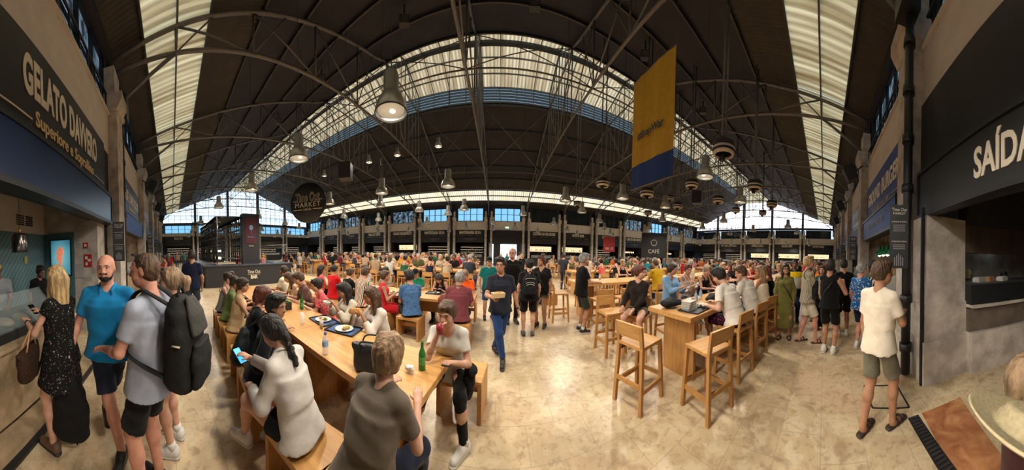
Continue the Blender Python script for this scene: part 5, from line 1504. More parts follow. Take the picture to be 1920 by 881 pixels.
# ------------------------------------------------------------------ pendants, air drums, speakers, floodlights
m_alu = mat('ribbed_aluminium', (.6, .6, .56), .3, .45, .1, 12); m_house = mat('lamp_housing', (.34, .34, .31), .45, .3, .05)
def pendant():
    r = empty('pendant_lamp')
    MB().lathe([(0, .56), (.1, .56), (.115, .52), (.115, .30), (.125, .28), (.125, .24), (.1, .22)], 20).build('housing', m_house, r)
    V = []; prof = [(.118, .24), (.165, .20), (.212, .12), (.236, .03), (.24, -.02)]
    seg_ = 48
    mb = MB()
    V = [((p[0] + (.004 if k % 2 else 0)) * cos(2 * pi * k / seg_), (p[0] + (.004 if k % 2 else 0)) * sin(2 * pi * k / seg_), p[1]) for p in prof for k in range(seg_)]
    F = [(i * seg_ + k, i * seg_ + (k + 1) % seg_, (i + 1) * seg_ + (k + 1) % seg_, (i + 1) * seg_ + k) for i in range(len(prof) - 1) for k in range(seg_)]
    mb.add(V, F, 0, True); mb.build('reflector', m_alu, r)
    MB().tube([(.24 * cos(a), .24 * sin(a), -.02) for a in np.linspace(0, 2 * pi, 33)], .009, 6, cap=False).build('rim', m_black, r)
    MB().lathe([(0, .05), (.2, .03), (.2, .025), (0, .045)], 24).build('lens', emit('prismatic_lens', (.75, .74, .62), .2), r)
    MB().ell((0, .05, .04), (.045, .045, .02)).build('bulb', emit('lamp_bulb', (1, .9, .66), 2.2), r)
    MB().tube([(0, 0, .56), (0, 0, 1)], .007, 5).build('cord', m_dsteel, r)
    return r
PEND = pendant(); first = [True]; NL_ = [0]
lamp = bpy.data.lights.new('pendant_glow', 'SPOT'); lamp.energy = LAMP_W * 1.25; lamp.color = (1, .90, .76); lamp.spot_size = R(172); lamp.spot_blend = .6; lamp.shadow_soft_size = .15
lamp_far = lamp.copy(); lamp_far.energy = LAMP_W * .5
lamp_added = lamp.copy(); lamp_added.energy = LAMP_W * .6  # spot for the pendants added above the foreground
def put_pendant(x, y, z, lab, light=True, top=None, scale=1):
    r = PEND if first[0] else dup(PEND)
    first[0] = False
    r.location = (x, y, z); tag(r, lab, 'pendant lamp', 'industrial pendants of the market hall')
    top = under_roof(y) if top is None else top
    for c in r.children:
        if c.name.startswith('cord'): c.scale = (1, 1, 1); c.scale[2] = (top - z - .56 * scale) / .44 / scale; c.location = (0, 0, .56 - .56 * c.scale[2])
    if scale != 1: r.scale = (scale,) * 3
    if light:
        l = bpy.data.objects.new('lamp_light', lamp_added if hypot(x, y) < 1.7 else lamp if hypot(x, y) < 11 else lamp_far); col.objects.link(l); l.parent = r; l.location = (0, 0, -.03)
    return r
near_l = [(733, 210, 'biggest in view, nearest the camera'), (560, 297, 'above left of the big round disc, second biggest'), (472, 356, 'towards the bar end, above the bar rack'), (618, 382, 'just beyond the round disc'), (716, 362, 'between the disc and the hall centre'), (840, 349, 'high over the centre aisle'),
          (870, 393, 'lower one over the centre aisle'), (786, 396, 'by the crush doughnuts sign'), (1322, 331, 'right of the yellow banner'), (1167, 372, 'at the foot of the blue end of the banner'), (1247, 389, 'right below the banner among the drums'), (575, 396, 'in front of the round disc lettering'),
          (1388, 379, 'before the right gable glass'), (1091, 398, 'left of the banner over the croquette stall'), (1060, 376, 'beside the small drum over the aisle'), (645, 408, 'low right of the disc')]
for x, y, lb in near_l:
    z = 4.0 if lb[0] != 'b' or 'biggest' not in lb else 3.85
    p = G(x, y, z)
    put_pendant(p.x, p.y, z, 'grey industrial pendant lamp, ' + lb)
for x, y, lb in ((.85, 1.35, 'right of the camera'), (-.75, 1.4, 'left of the camera')): put_pendant(x, y, 4.05, 'grey industrial pendant lamp added unseen overhead to light the foreground, ' + lb)  # two unseen pendants added to brighten the foreground
small_hi = [(822, 274, 'over the ridge centre'), (745, 291, 'left of the big pendant'), (692, 304, 'third from the big pendant'), (608, 330, 'over the round disc')]
for x, y, lb in small_hi:
    p = G(x, y, 7.0); put_pendant(p.x, p.y, 7.0, 'small high pendant lamp, ' + lb, False, scale=.75)
occ = [G(x, y, 4.0) for x, y, _ in near_l]
nj = 0
def bayname(X):
    k = int((X - X0) // SP)
    d = {-1: 'before the second Manteigaria sign', -2: 'before the first Manteigaria sign', -3: 'before the Crush Doughnuts sign', -4: 'before the Time Out Shop sign', 0: 'before the bright way out', 1: 'before the Cozinha sign', 2: 'before the Monte Mar sign', 3: 'before the Croqueteria sign', 4: 'before the Cafe Sao Bento sign'}
    return d.get(k, ('near the %s far stall' % ordn[max(0, min(14, k + 7))])) + (', left of bay' if (X - X0) / SP - k < .5 else ', right of bay')
for k in range(-13, 16):
    X = X0 + k * SP / 2 + .6
    for j in range(7):
        if (k + j) % 2: continue
        Y = 2.4 + 3.4 * j + rng.uniform(-.2, .2)
        if hypot(X, Y) < 10 or min(hypot(p.x - X, p.y - Y) for p in occ) < 1.5: continue
        nj += 1
        zone = 'bar end' if X < -12 else 'centre' if X < 8 else 'right side'
        put_pendant(X + rng.uniform(-.3, .3), Y, 4.0 + rng.uniform(-.12, .12), 'grey pendant lamp, %s row out, %s' % (ordn[j], bayname(X)), True)
# ribbed air drums on pipes
def drum():
    r = empty('air_drum')
    mb = MB(); prof = [(0, .2)]
    for i in range(5): prof += [(.3, .2 - i * .05), (.3, .175 - i * .05), (.25, .17 - i * .05), (.25, .155 - i * .05)]
    prof += [(.3, -.05), (.2, -.06)]
    mb.lathe(prof, 28); mb.build('ribbed_casing', m_black, r)
    MB().lathe([(.31, .06), (.315, .03), (.31, .0)], 28).build('casing_band', m_white, r)
    MB().lathe([(.29, -.05), (.27, -.12), (.24, -.13), (.24, -.05)], 28).build('outlet_ring', m_white, r)
    MB().box(-.06, .06, -.02, .1, -.26, -.1).build('sensor_box', m_black, r)
    mb = MB(); mb.tube([(-.1, 0, .2), (-.1, 0, 3.2)], .03, 8).tube([(.1, 0, .2), (.1, 0, 3.2)], .03, 8).tube([(.28, .05, .02), (.42, .05, .02), (.42, .05, .32), (.1, .05, .32)], .018, 6)
    mb.build('pipe', m_steel, r)
    return r
DR = drum()
for i, (x, y, w_, lb) in enumerate(((1357, 283, 42, 'largest, right of the yellow banner'), (1213, 363, 26, 'below the blue end of the banner'), (1130, 345, 24, 'left of the banner'), (1297, 347, 24, 'over the speaker box'), (1415, 350, 28, 'towards the right gable'), (1271, 387, 19, 'low beyond the banner'), (1347, 376, 21, 'below the largest drum'), (1083, 383, 15, 'left of centre aisle lamps'), (1256, 372, 15, 'between two bigger drums'), (1447, 384, 20, 'before the right gable windows'), (1380, 395, 15, 'small one before the right gable'), (1430, 400, 14, 'second small one before the right gable'), (1215, 400, 14, 'small one over the mustard shirt man'))):
    rr = .6 * FPX / w_; a = AZ(x, y); th = (x - 960) / FPX; d = RW.T @ np.array([sin(th), cos(th), (V0 - y) / FPX]); hz = hypot(d[0], d[1])
    o = DR if i == 0 else dup(DR)
    o.location = (d[0] / hz * rr, d[1] / hz * rr, CZ + d[2] / hz * rr)
    for c in o.children:
        if c.name.startswith('pipe'): c.location[2] = 0; c.scale[2] = (under_roof(o.location[1]) - o.location[2]) / 3.2
    tag(o, 'dark ribbed air drum hung on pipes, ' + lb, 'air diffuser', 'ribbed air drums')
def atdist(x, y, rr):
    th = (x - 960) / FPX; d = RW.T @ np.array([sin(th), cos(th), (V0 - y) / FPX]); hz = hypot(d[0], d[1]); return Vector((d[0] / hz * rr, d[1] / hz * rr, CZ + d[2] / hz * rr))
for i, (x, y, rr, sz, lb) in enumerate(((648, 322, 8.5, .5, 'hung left of the aisle above the round disc'), (1307, 371, 11, .5, 'hung right of the banner'))):
    r = empty('hanging_speaker', atdist(x, y, rr)); r.rotation_euler[2] = .5
    MB().box(-sz / 2, sz / 2, -sz / 2, sz / 2, -.32, .32).build('cabinet', m_black, r, bevel=.02); MB().box(-sz / 2 + .04, sz / 2 - .04, -sz / 2 - .01, -sz / 2, -.28, .28).build('grille', m_dark, r); MB().tube([(0, 0, .32), (0, 0, under_roof(r.location[1]) - r.location[2])], .01, 5).build('cable', m_dsteel, r)
    tag(r, 'black box speaker ' + lb, 'speaker', 'hanging box speakers')
for i, (k, sgn) in enumerate(((-2, 1), (-3, 1), (-4, 1), (2, -1), (3, -1), (4, -1))):
    r = empty('wall_speaker', (X0 + k * SP + .5 * (1 if k < 0 else -1), YN + .65, 5.2), R(180)); r.rotation_euler[0] = R(25)
    MB().box(-.22, .22, -.3, .1, -.3, .3).build('cabinet', m_black, r, bevel=.02); MB().box(-.18, .18, -.32, -.3, -.26, .26).build('grille', m_dark, r); MB().tube([(0, .1, 0), (0, .5, .1)], .03, 6).build('bracket', m_dsteel, r)
    tag(r, 'black wedge speaker on the near wall %s, %s pilaster out' % ('past the gelato stall' if k < 0 else 'past the burger stall', ordn[abs(k) - 1]), 'speaker', 'wall speakers')
for i, (x, y) in enumerate(((758, 40), (603, 148), (1003, 10), (1210, 104), (1318, 208), (522, 228))):
    th = (x - 960) / FPX; d = RW.T @ np.array([sin(th), cos(th), (V0 - y) / FPX]); t = 1
    for t in np.linspace(1, 40, 400):
        if CZ + d[2] * t > roofz(d[1] * t) - .62: break
    r = empty('floodlight', (d[0] * t, d[1] * t, CZ + d[2] * t)); r.rotation_euler[2] = -AZ(x)
    MB().box(-.2, .2, -.12, .12, -.16, .16).build('housing', m_black, r, bevel=.02); MB().box(-.16, .16, -.13, -.12, -.12, .12).build('lens', mat('dull_lens', (.12, .12, .12), .2), r); MB().box(-.03, .03, -.03, .03, .1, .62).build('bracket', m_dsteel, r)
    tag(r, 'black floodlight fixed under the dark roof, %s' % ('above the big pendant', 'left of the big pendant', 'top of the roof centre', 'by the top of the banner', 'right of the banner', 'above the second pendant')[i], 'floodlight', 'roof floodlights')
# hanging signs at far stalls
for nm, x, y, z, w_, h, m, t1, lab in (('hanging_sign', 1142, 458, 3.4, 1.0, 1.3, mat('sign_red2', (.35, .02, .02), .5), '~', 'red hanging sign with a round mark before the croquette stall'), ('hanging_sign', 1226, 460, 3.6, 1.9, 1.9, m_black, u'CAF\u00c9', 'black kiosk sign reading CAFE right of the aisle')):
    th = (x - 960) / FPX; rr = 16 if w_ > 1.5 else 18
    r = empty(nm, atdist(x, y, rr), -AZ(x)); MB().box(-w_ / 2, w_ / 2, -.04, .04, -h / 2, h / 2).build('panel', m, r)
    if t1 == '~': glyphs('lettering', w_ * .6, .2, m_letter, r, (0, -.05, -h * .28))
    else: text('lettering', t1, w_ * .22, m_letter, r, (0, -.05, -h * .25), sx=.9); MB().tube([(.22 * cos(a), -.05, .2 + .22 * sin(a)) for a in np.linspace(0, 2 * pi, 25)], .03, 5).build('round_mark', m_letter, r)
    MB().tube([(-w_ / 2 + .1, 0, h / 2), (-w_ / 2 + .1, 0, 5)], .01, 5).tube([(w_ / 2 - .1, 0, h / 2), (w_ / 2 - .1, 0, 5)], .01, 5).build('cable', m_dsteel, r)
    tag(r, lab, 'sign')
r = empty('cafe_kiosk', (12.2, 10.2, 0)); MB().box(-2.2, 2.2, -.8, .8, 0, 1.15).build('counter_base', m_black, r); MB().box(-2.3, 2.3, -.9, .9, 1.15, 1.2).build('worktop', m_dsteel, r); MB().box(-1.5, -.3, -.3, .3, 1.2, 1.55).build('coffee_machine', m_metal, r)
glyphs('lettering', 1.6, .3, m_letter, r, (0, -.82, .7)); tag(r, 'black cafe kiosk counter in the aisle right of centre', 'counter')
# ------------------------------------------------------------------ furniture
m_oak, b = base_mat('oak', (.5, .27, .1), .42)
noise_mix(m_oak, b, (.44, .215, .062), (.60, .33, .11), 3.0, 8, stretch=(1, 9, 9), lo=.3, hi=.7, bump=.05, dist=.4)
m_oakx, b = base_mat('oak_upright', (.45, .24, .09), .45)
noise_mix(m_oakx, b, (.37, .175, .05), (.53, .275, .085), 3.0, 8, stretch=(9, 9, 1), lo=.3, hi=.7, dist=.4)
m_cush = mat('stool_end_grain', (.42, .22, .08), .5, 0, .15, 6)
def low_table(x, y, rz, L_, W_, label, h=.76):
    r = empty('dining_table', (x, y, 0), rz)
    MB().box(-L_ / 2, L_ / 2, -W_ / 2, W_ / 2, h - .06, h).build('tabletop', m_oak, r, bevel=.004)
    for e in (-1, 1):
        MB().box(*sorted((e * (L_ / 2 - .34), e * (L_ / 2 - .40))), -W_ / 2 + .05, W_ / 2 - .05, 0, h - .06).build('leg', m_oakx, r)
    MB().box(-L_ / 2 + .4, L_ / 2 - .4, -.03, .03, .36, h - .06).build('stretcher', m_oakx, r)
    return tag(r, label, 'table', 'low oak communal tables')
def bench():
    r = empty('bench_stool')
    MB().box(-.25, .25, -.2, .2, .40, .45).build('seat', m_oak, r, bevel=.003)
    for e in (-1, 1): MB().box(*sorted((e * .25, e * .205)), -.2, .2, 0, .40).build('leg', m_oakx, r, bevel=.003)
    MB().box(-.205, .205, -.02, .02, .22, .30).build('stretcher', m_oakx, r)
    return r
BENCH = bench(); bf = [True]
def put_bench(x, y, rz, label, group='oak bench stools along the low tables'):
    r = BENCH if bf[0] else dup(BENCH)
    bf[0] = False; r.location = (x, y, 0); r.rotation_euler[2] = rz
    return tag(r, label, 'stool', group)
def high_table(x, y, rz, L_, W_, label, h=1.0):
    r = empty('high_table', (x, y, 0), rz)
    MB().box(-L_ / 2, L_ / 2, -W_ / 2, W_ / 2, h - .07, h).build('tabletop', m_oak, r, bevel=.004)
    for e in (-1, 1):
        MB().box(*sorted((e * (L_ / 2 - .25), e * (L_ / 2 - .31))), -W_ / 2 + .12, W_ / 2 - .12, 0, h - .07).build('end_panel', m_oakx, r)
        if L_ > 1.2: MB().box(*sorted((e * (L_ / 2 - .31), e * (L_ / 2 - .62))), -.025, .025, 0, h - .07).build('leg', m_oakx, r)
    MB().box(-L_ / 2 + .3, L_ / 2 - .3, -.03, .03, .2, .3).build('foot_rail', m_oakx, r)
    return tag(r, label, 'table', 'high oak communal tables')
def stool_proto():
    "faces +y, back panel on the -y side"
    r = empty('bar_stool')
    MB().box(-.2, .2, -.2, .2, .71, .75).build('seat', m_oak, r, bevel=.004)
    for ex in (-1, 1):
        for ey in (-1, 1):
            top = .71 if ey > 0 else .98
            mb = MB(); lean_ = -.035 if ey < 0 else 0
            mb.bar((ex * .205, ey * .215, 0), (ex * .18, ey * .18, .72), .042, .042, up=(0, 1, 0))
            if ey < 0: mb.bar((ex * .18, -.18, .72), (ex * .18, -.215, .98), .042, .034, up=(0, 1, 0))
            mb.build('leg', m_oakx, r)
    mb = MB(); mb.bar((-.2, -.207, .91), (.2, -.207, .91), .03, .17, up=(0, -.13, 1)); mb.build('backrest', m_oak, r, bevel=.004)
    for (a, b_) in (((-.2, .2, .3), (.2, .2, .3)), ((-.2, -.205, .3), (.2, -.205, .3)), ((-.195, -.2, .24), (-.195, .2, .24)), ((.195, -.2, .24), (.195, .2, .24)), ((-.19, .19, .68), (.19, .19, .68))):
        MB().bar(a, b_, .028, .05).build('stretcher', m_oakx, r)
    return r
STOOL = stool_proto(); sf = [True]
def put_stool(x, y, face, label, group='oak bar stools with low backs'):
    "face: compass heading of the sitter"
    r = STOOL if sf[0] else dup(STOOL)
    sf[0] = False; r.location = (x, y, 0); r.rotation_euler[2] = -R(face)
    return tag(r, label, 'bar stool', group)

# row A: the long low table in the foreground, running towards the bar end
RA = R(180 - 6.2)
ua = Vector((-cos(R(6.2)), sin(R(6.2)), 0)); va = Vector((sin(R(6.2)), cos(R(6.2)), 0))   # along the row (away from us), across it (to the far side)
A0 = Vector((-.47, 1.63, 0))
def rowA(t, off=0, z=0): return A0 + ua * t + va * off + Vector((0, 0, z))
for i, lb in enumerate(('low oak table in front with the black handbag and green bottle', 'low oak table with the water bottle and trays, second in the front row', 'low oak table beyond the planter, at the end by the bar')):
    c = rowA(.875 + 1.75 * i, -.02); low_table(c.x, c.y, RA, 1.745, .78, lb)
# row C: low tables across the centre
RC0 = Vector((-.5, 4.62, 0))
def rowC(t, off=0, z=0): return Vector((RC0.x - t, RC0.y + off + t * .03, z))
for i, lb in enumerate(('low oak table at the centre aisle, before the burgundy shirt man', 'low oak table in the middle row beside the striped shirt', 'low oak table at the bar end of the middle row')):
    c = rowC(1.12 + 2.25 * i); low_table(c.x, c.y, 0, 2.245, .84, lb)
# right foreground: high table G, running to the right
GX0, GY0, GY1 = 2.2, 1.62, 2.46
gyc = (GY0 + GY1) / 2
for i, lb in enumerate(('high oak table on the right with the black tray of boxes', 'second high oak table of the right row, by the white tee men', 'third high oak table of the right row', 'last high oak table of the right row, by the aisle')):
    high_table(GX0 + 1.2 + 2.42 * i, gyc + .03 * i, 0, 2.41, GY1 - GY0, lb, .99)
# high table F beyond, in the centre right
for i, lb in enumerate(('high oak table beside the grey haired man in black', 'high oak table beyond the mustard shirt man', 'high oak table behind the tables of the right row')):
    high_table(3.25 + 2.42 * i, 5.35, 0, 2.41, .95, lb, 1.02)
PEO = []
# ------------------------------------------------------------------ the people, nearest first
def C8(r, g, b): return tuple(((v / 255) ** 2.2) for v in (r, g, b))
def off(p, ang, d):
    return (p[0] + d * sin(R(ang)), p[1] + d * cos(R(ang)))
def relh(x, rel): return math.degrees(AZ(x)) + rel
navy_poly = C8(16, 20, 34)
# 1 barista behind the gelato counter
person('barista in a yellow cap and grey tee behind the gelato counter', (-2.35, -2.62), 35, 1.72, 'm', 'brown', ('buzz', 'black'), ('tee', C8(120, 124, 130)), ('trousers', C8(20, 20, 22)), 'black', hands=((.12, .38, 1.05), (-.1, .36, 1.05)), extras=(('cap', C8(205, 165, 80)),), look=(25, 28), q=0, name='person')
p = G(104, 818)
m_dots = spots('black_dotted_dress', C8(24, 23, 24), C8(150, 145, 135), 45, .2)
A = person('blonde woman in a black dotted dress ordering at the gelato counter', (p.x + .05, p.y + .12), 195, 1.70, 'f', 'fair', ('long', 'blonde'), ('dress', m_dots), ('dress', .31), 'brown', hands=((.04, .34, 1.2), (-.16, .32, 1.14)), look=(15, 10), q=0, extras=('watchl',))
WB = A
p = G(196, 843)
BM = person('bald bearded man in a bright blue polo carrying a black backpack', (p.x - .06, p.y + .05), relh(212, 188), 1.80, 'm', 'pink', ('none', 'black'), ('polo', C8(28, 122, 178)), ('shorts', C8(40, 46, 62)), 'black', hands=((.33, .12, .93), (-.27, -.1, .86)), feet=((-.12, .16, 0), (.1, -.30, .04)), look=(5, 4), q=0, build=1.1, extras=('beard', 'watch'))
p = Vector((1.5 * sin(AZ(280)), 1.5 * cos(AZ(280)), 0))
GM = person('man in a heather grey tee with a black backpack, seen from behind', (p.x, p.y), relh(282, 305), 1.80, 'm', 'pink', ('buzz', 'brown'), ('tee', C8(150, 156, 172)), ('shorts', C8(14, 14, 16)), 'black', hands=((.17, .34, 1.1), (-.18, .32, 1.08)), look=(-18, 5), q=0, build=1.08, extras=('sunglasses_up',))
p = G(322, 838)
PW = person('woman with a sandy ponytail and sunglasses on her head, behind the backpack man', (p.x, p.y + .05), relh(330, 285), 1.66, 'f', 'fair', ('pony', 'sand'), ('tank', C8(60, 90, 150)), ('short', C8(95, 115, 150)), 'white', hands=((.2, .1, .85), (-.2, .1, .85)), look=(0, 2), q=0, extras=('sunglasses_up',))
p = G(362, 606)
person('man in a navy polo walking away towards the bar', (p.x, p.y), relh(362, 8), 1.84, 'm', 'tan', ('short', 'dark'), ('polo', C8(26, 32, 54)), ('shorts', C8(60, 66, 84)), 'blackwhite', feet=((.1, .22, 0), (-.08, -.22, .05)), q=1)
# row A, near side from the front
def seatA(t, off_, label, head, **k):
    p = rowA(t, off_); return person(label, (p.x, p.y, 0), head, pose='sit', **k)
hA = 6.2
for i, (t, o, lb) in enumerate(((.13, -.74, 'oak bench stool under the woman in the grey brown tee'), (.62, -.82, 'oak bench stool in front, empty corner by the white blouse'), (1.44, -.90, 'oak bench stool under the young man in black'), (2.05, -.88, 'oak bench stool under the curly haired woman'), (2.85, -.88, 'oak bench stool under the woman in beige'), (3.42, -.92, 'oak bench stool under the woman in green'), (4.0, -.95, 'oak bench stool at the far end of the near side'), (-.02, .70, 'oak bench stool under the woman holding a phone at the table corner'), (1.12, .72, 'oak bench stool under the white blouse woman eating'), (1.75, .74, 'oak bench stool under the woman with the bowl'), (2.4, .74, 'oak bench stool under the pink floral woman'), (3.1, .76, 'oak bench stool under the man in brown'), (3.68, .78, 'oak bench stool under the woman in pale yellow'), (4.45, .80, 'oak bench stool under the man in a white tee by the bar'))):
    p = rowA(t, o); put_bench(p.x, p.y, RA + (R(12) if i == 1 else 0), lb)
BW = seatA(.13, -.74, 'short haired woman in a grey brown tee seated with her back to us', 8, H=1.62, sex='f', skin='fair', hair=('shag', 'lightbrown'), top=('tee', C8(98, 88, 78)), bottom=('trousers', C8(30, 36, 52)), shoes='black', hands=((.13, .36, .80), (-.14, .38, .80)), lean=14, bend=12, look=(-8, 0), q=0, build=1.12)
p = rowA(.66, -.86)
m_sheer = cloth(C8(196, 190, 184))
WS = person('woman in a sheer white shirt reading a phone, dark braid, legs crossed', (p.x, p.y, 0), 250, 1.70, 'f', 'fair', ('braid', 'black'), ('shirt', m_sheer), ('short', C8(18, 18, 20)), 'white', 'sit', hands=((-.02, .50, .86), (-.10, .40, .68)), feet=((.20, .40, .03), (-.08, .52, .12)), lean=12, bend=10, look=(5, 32), q=0)
p = rowA(1.44, -.90)
YB = person('young man in black with a black drawstring bag, turned to the right', (p.x, p.y, 0), 30, 1.74, 'm', 'olive', ('short', 'black'), ('shirt', C8(22, 22, 26)), ('shorts', C8(18, 18, 22)), 'white', 'sit', hands=((.2, .25, .74), (-.1, .3, .62)), lean=14, look=(32, 2), q=0, extras=('sunglasses_up',))
seatA(2.05, -.86, 'woman with dark curly hair in black leaning on the table', 20, H=1.70, sex='f', skin='tan', hair=('curly', 'auburn'), top=('vneck', C8(20, 22, 30)), bottom=('jeans', C8(30, 42, 60)), shoes='black', hands=((.2, .46, .80), (-.15, .4, .80)), lean=14, look=(15, 12), q=0)
seatA(2.85, -0.88, 'woman in a beige sleeveless top seen from behind, dark hair up', 18, H=1.72, sex='f', skin='tan', hair=('bun', 'dark'), top=('sleeveless', C8(190, 160, 122)), bottom=('trousers', C8(170, 145, 110)), shoes='white', hands=((.12, .42, .80), (-.12, .4, .80)), lean=8, look=(20, 10), q=0)
seatA(3.42, -0.92, 'woman in an olive green tee with a crossbody strap', 22, H=1.66, sex='f', skin='tan', hair=('bun', 'dark'), top=('tee', C8(112, 134, 82)), bottom=('shorts', C8(22, 22, 24)), shoes='black', hands=((.12, .4, .80), (-.12, .38, .80)), lean=10, look=(25, 14), q=1, extras=(('strap', -1),))
seatA(4.0, -0.95, 'woman in a dark patterned camisole at the end of the bench', 30, H=1.7, sex='f', skin='fair', hair=('bun', 'dark'), top=('tank', spots('grey_print', C8(50, 50, 58), C8(120, 115, 110), 40, .3)), bottom=('trousers', C8(40, 40, 50)), shoes='black', hands=((.12, .42, .80), (-.12, .4, .80)), lean=10, look=(30, 8), q=1)
p = rowA(4.62, -.62); person('dark haired girl facing us at the far end of the long table', (p.x, p.y, 0), 110, 1.6, 'f', 'fair', ('bob', 'dark'), ('tee', C8(60, 40, 40)), ('trousers', C8(30, 30, 40)), 'black', 'sit', look=(0, 10), q=1, extras=('sunglasses_up',)); put_bench(p.x, p.y, R(-20), 'oak bench stool at the very end of the long table')
# row A, far side
VW = seatA(.08, .56, 'woman in a white V neck tee drinking, phone in her other hand', 178, H=1.72, sex='f', skin='fair', hair=('bun', 'brown'), top=('vneck', C8(196, 192, 186)), bottom=('leggings', C8(16, 16, 20)), shoes='white', hands=((.06, .36, 1.04), (-.10, .44, .82)), feet=((.30, .40, 0), (-.20, .42, 0)), lean=20, look=(8, 4), q=0)
m_pinkfl = spots('coral_floral', C8(214, 96, 100), C8(240, 190, 180), 30, .28, C8(90, 60, 60))
EB = seatA(1.12, 0.7, 'woman in a white blouse eating a sandwich over a tray', 205, H=1.68, sex='f', skin='tan', hair=('long', 'brown'), top=('blouse', C8(214, 208, 200)), bottom=('trousers', C8(170, 40, 60)), shoes='white', hands=((.10, .34, .98), (-.04, .35, .96)), lean=14, look=(18, 8), q=0, extras=('watch',))
CB = seatA(1.75, 0.72, 'woman in a cream blouse with sunglasses on her head holding a bowl', 200, H=1.66, sex='f', skin='tan', hair=('long', 'black'), top=('blouse', C8(200, 190, 172)), bottom=('trousers', C8(40, 40, 40)), shoes='black', hands=((.10, .36, .98), (-.12, .36, .98)), lean=10, look=(6, 22), q=0, extras=('sunglasses_up',))
seatA(2.4, 0.7, 'woman in a coral floral top with sunglasses on her dark hair', 212, H=1.66, sex='f', skin='fair', hair=('bun', 'black'), top=('tee', m_pinkfl), bottom=('trousers', C8(40, 44, 60)), shoes='black', hands=((.16, .42, .82), (-.05, .45, .82)), lean=16, look=(-8, 10), q=0, extras=('sunglasses_up', 'watch'), build=1.12)
seatA(3.1, 0.74, 'man in a brown tee looking down beside the pale yellow top', 205, H=1.78, sex='m', skin='fair', hair=('short', 'brown'), top=('tee', C8(104, 76, 70)), bottom=('shorts', C8(40, 40, 50)), shoes='white', hands=((.15, .42, .82), (-.15, .42, .82)), lean=14, look=(0, 25), q=0)
seatA(3.68, 0.76, 'woman in a pale yellow camisole looking down at the table', 200, H=1.68, sex='f', skin='fair', hair=('long', 'brown'), top=('tank', C8(206, 190, 140)), bottom=('skirt', C8(90, 80, 60)), shoes='white', hands=((.15, .42, .82), (-.15, .42, .82)), lean=14, look=(4, 26), q=1)
seatA(4.45, 0.8, 'bearded man in a cream tee facing left by the bar', 240, H=1.8, sex='m', skin='tan', hair=('crop', 'dark'), top=('tee', C8(205, 195, 170)), bottom=('shorts', C8(60, 60, 60)), shoes='white', look=(10, 6), q=1, extras=('beard',))
# centre aisle
p = G(936, 692)
NM = person('man in a navy polo and blue jeans walking with a paper food box', (p.x, p.y + .28), relh(936, 172), 1.70, 'm', 'tan', ('short', 'black'), ('polo', C8(36, 38, 50)), ('jeans', C8(38, 62, 108)), 'black', hands=((.16, .36, 1.12), (-.30, .06, .82)), feet=((-.03, .2, 0), (.05, -.22, .05)), look=(22, 3), q=0, extras=('glasses', 'watchl'))
p = G(966, 604)
person('big bald man in glasses and a black printed tee behind the navy polo', (p.x - .1, p.y), relh(960, 168), 1.90, 'm', 'pink', ('balding', 'grey'), ('tee', C8(18, 18, 20)), ('trousers', C8(24, 24, 28)), 'black', look=(25, 4), q=0, build=1.2, extras=('glasses',))
p = G(990, 629)
BP = person('woman in black shorts and tee with a black backpack in the aisle', (p.x, p.y), relh(990, 355), 1.66, 'f', 'fair', ('bun', 'black'), ('tee', C8(20, 20, 22)), ('shorts', C8(18, 18, 20)), 'grey', look=(-25, 0), q=0, build=1.2)
p = G(1014, 613)
person('woman with a high auburn bun in black beside the backpack woman', (p.x, p.y), relh(1015, 200), 1.72, 'f', 'tan', ('bunhigh', 'auburn'), ('vneck', C8(22, 22, 24)), ('short', C8(100, 90, 80)), 'hitop', look=(20, 4), q=0, build=1.15, extras=(('strap', 1),))
p = G(915, 597)
person('youth in a teal tee and black cap behind the navy polo man', (p.x, p.y), relh(915, 170), 1.66, 'm', 'fair', ('crop', 'black'), ('tee', C8(20, 110, 110)), ('shorts', C8(40, 70, 110)), 'black', look=(0, 10), q=1, extras=(('cap', C8(20, 20, 22)),))
p = G(1088, 622)
person('grey haired man in a black tee standing at the high table', (p.x, p.y), relh(1088, 68), 1.80, 'm', 'tan', ('short', 'grey'), ('tee', C8(18, 18, 20)), ('shorts', C8(48, 50, 46)), 'blackwhite', hands=((.1, .36, 1.14), (-.12, .38, 1.12)), look=(5, 10), q=0)
# row C, near side (backs to us)
def seatC(t, off_, label, head, **k):
    p = rowC(t, off_); return person(label, (p.x, p.y, 0), head, pose='sit', **k)
for i, (t, o, lb) in enumerate(((.25, -.72, 'oak bench stool under the burgundy shirt man'), (1.25, -.72, 'oak bench stool under the man in the blue patterned shirt'), (2.0, -.72, 'oak bench stool under the woman in the red sleeveless top'), (2.56, -.74, 'oak bench stool under the striped shirt'), (3.12, -.74, 'oak bench stool under the woman in black with the crossed straps'), (3.68, -.74, 'oak bench stool under the red hooded top'), (4.3, -.74, 'oak bench stool under the woman in coral'), (.3, .8, 'oak bench stool under the man in orange'), (.98, .8, 'oak bench stool under the black tank woman bending'), (1.75, .8, 'oak bench stool under the youth in green'), (2.75, .8, 'oak bench stool under the dark curly haired woman across'), (3.5, .8, 'oak bench stool under the person in grey'))):
    p = rowC(t, o); put_bench(p.x, p.y, 0, lb)
seatC(.25, -.72, 'man in a faded burgundy polo seated with his back to us', -4, H=1.82, sex='m', skin='tan', hair=('crop', 'grey'), top=('polo', C8(112, 58, 64)), bottom=('shorts', C8(34, 36, 44)), shoes='black', lean=8, look=(10, 12), q=0, build=1.12)
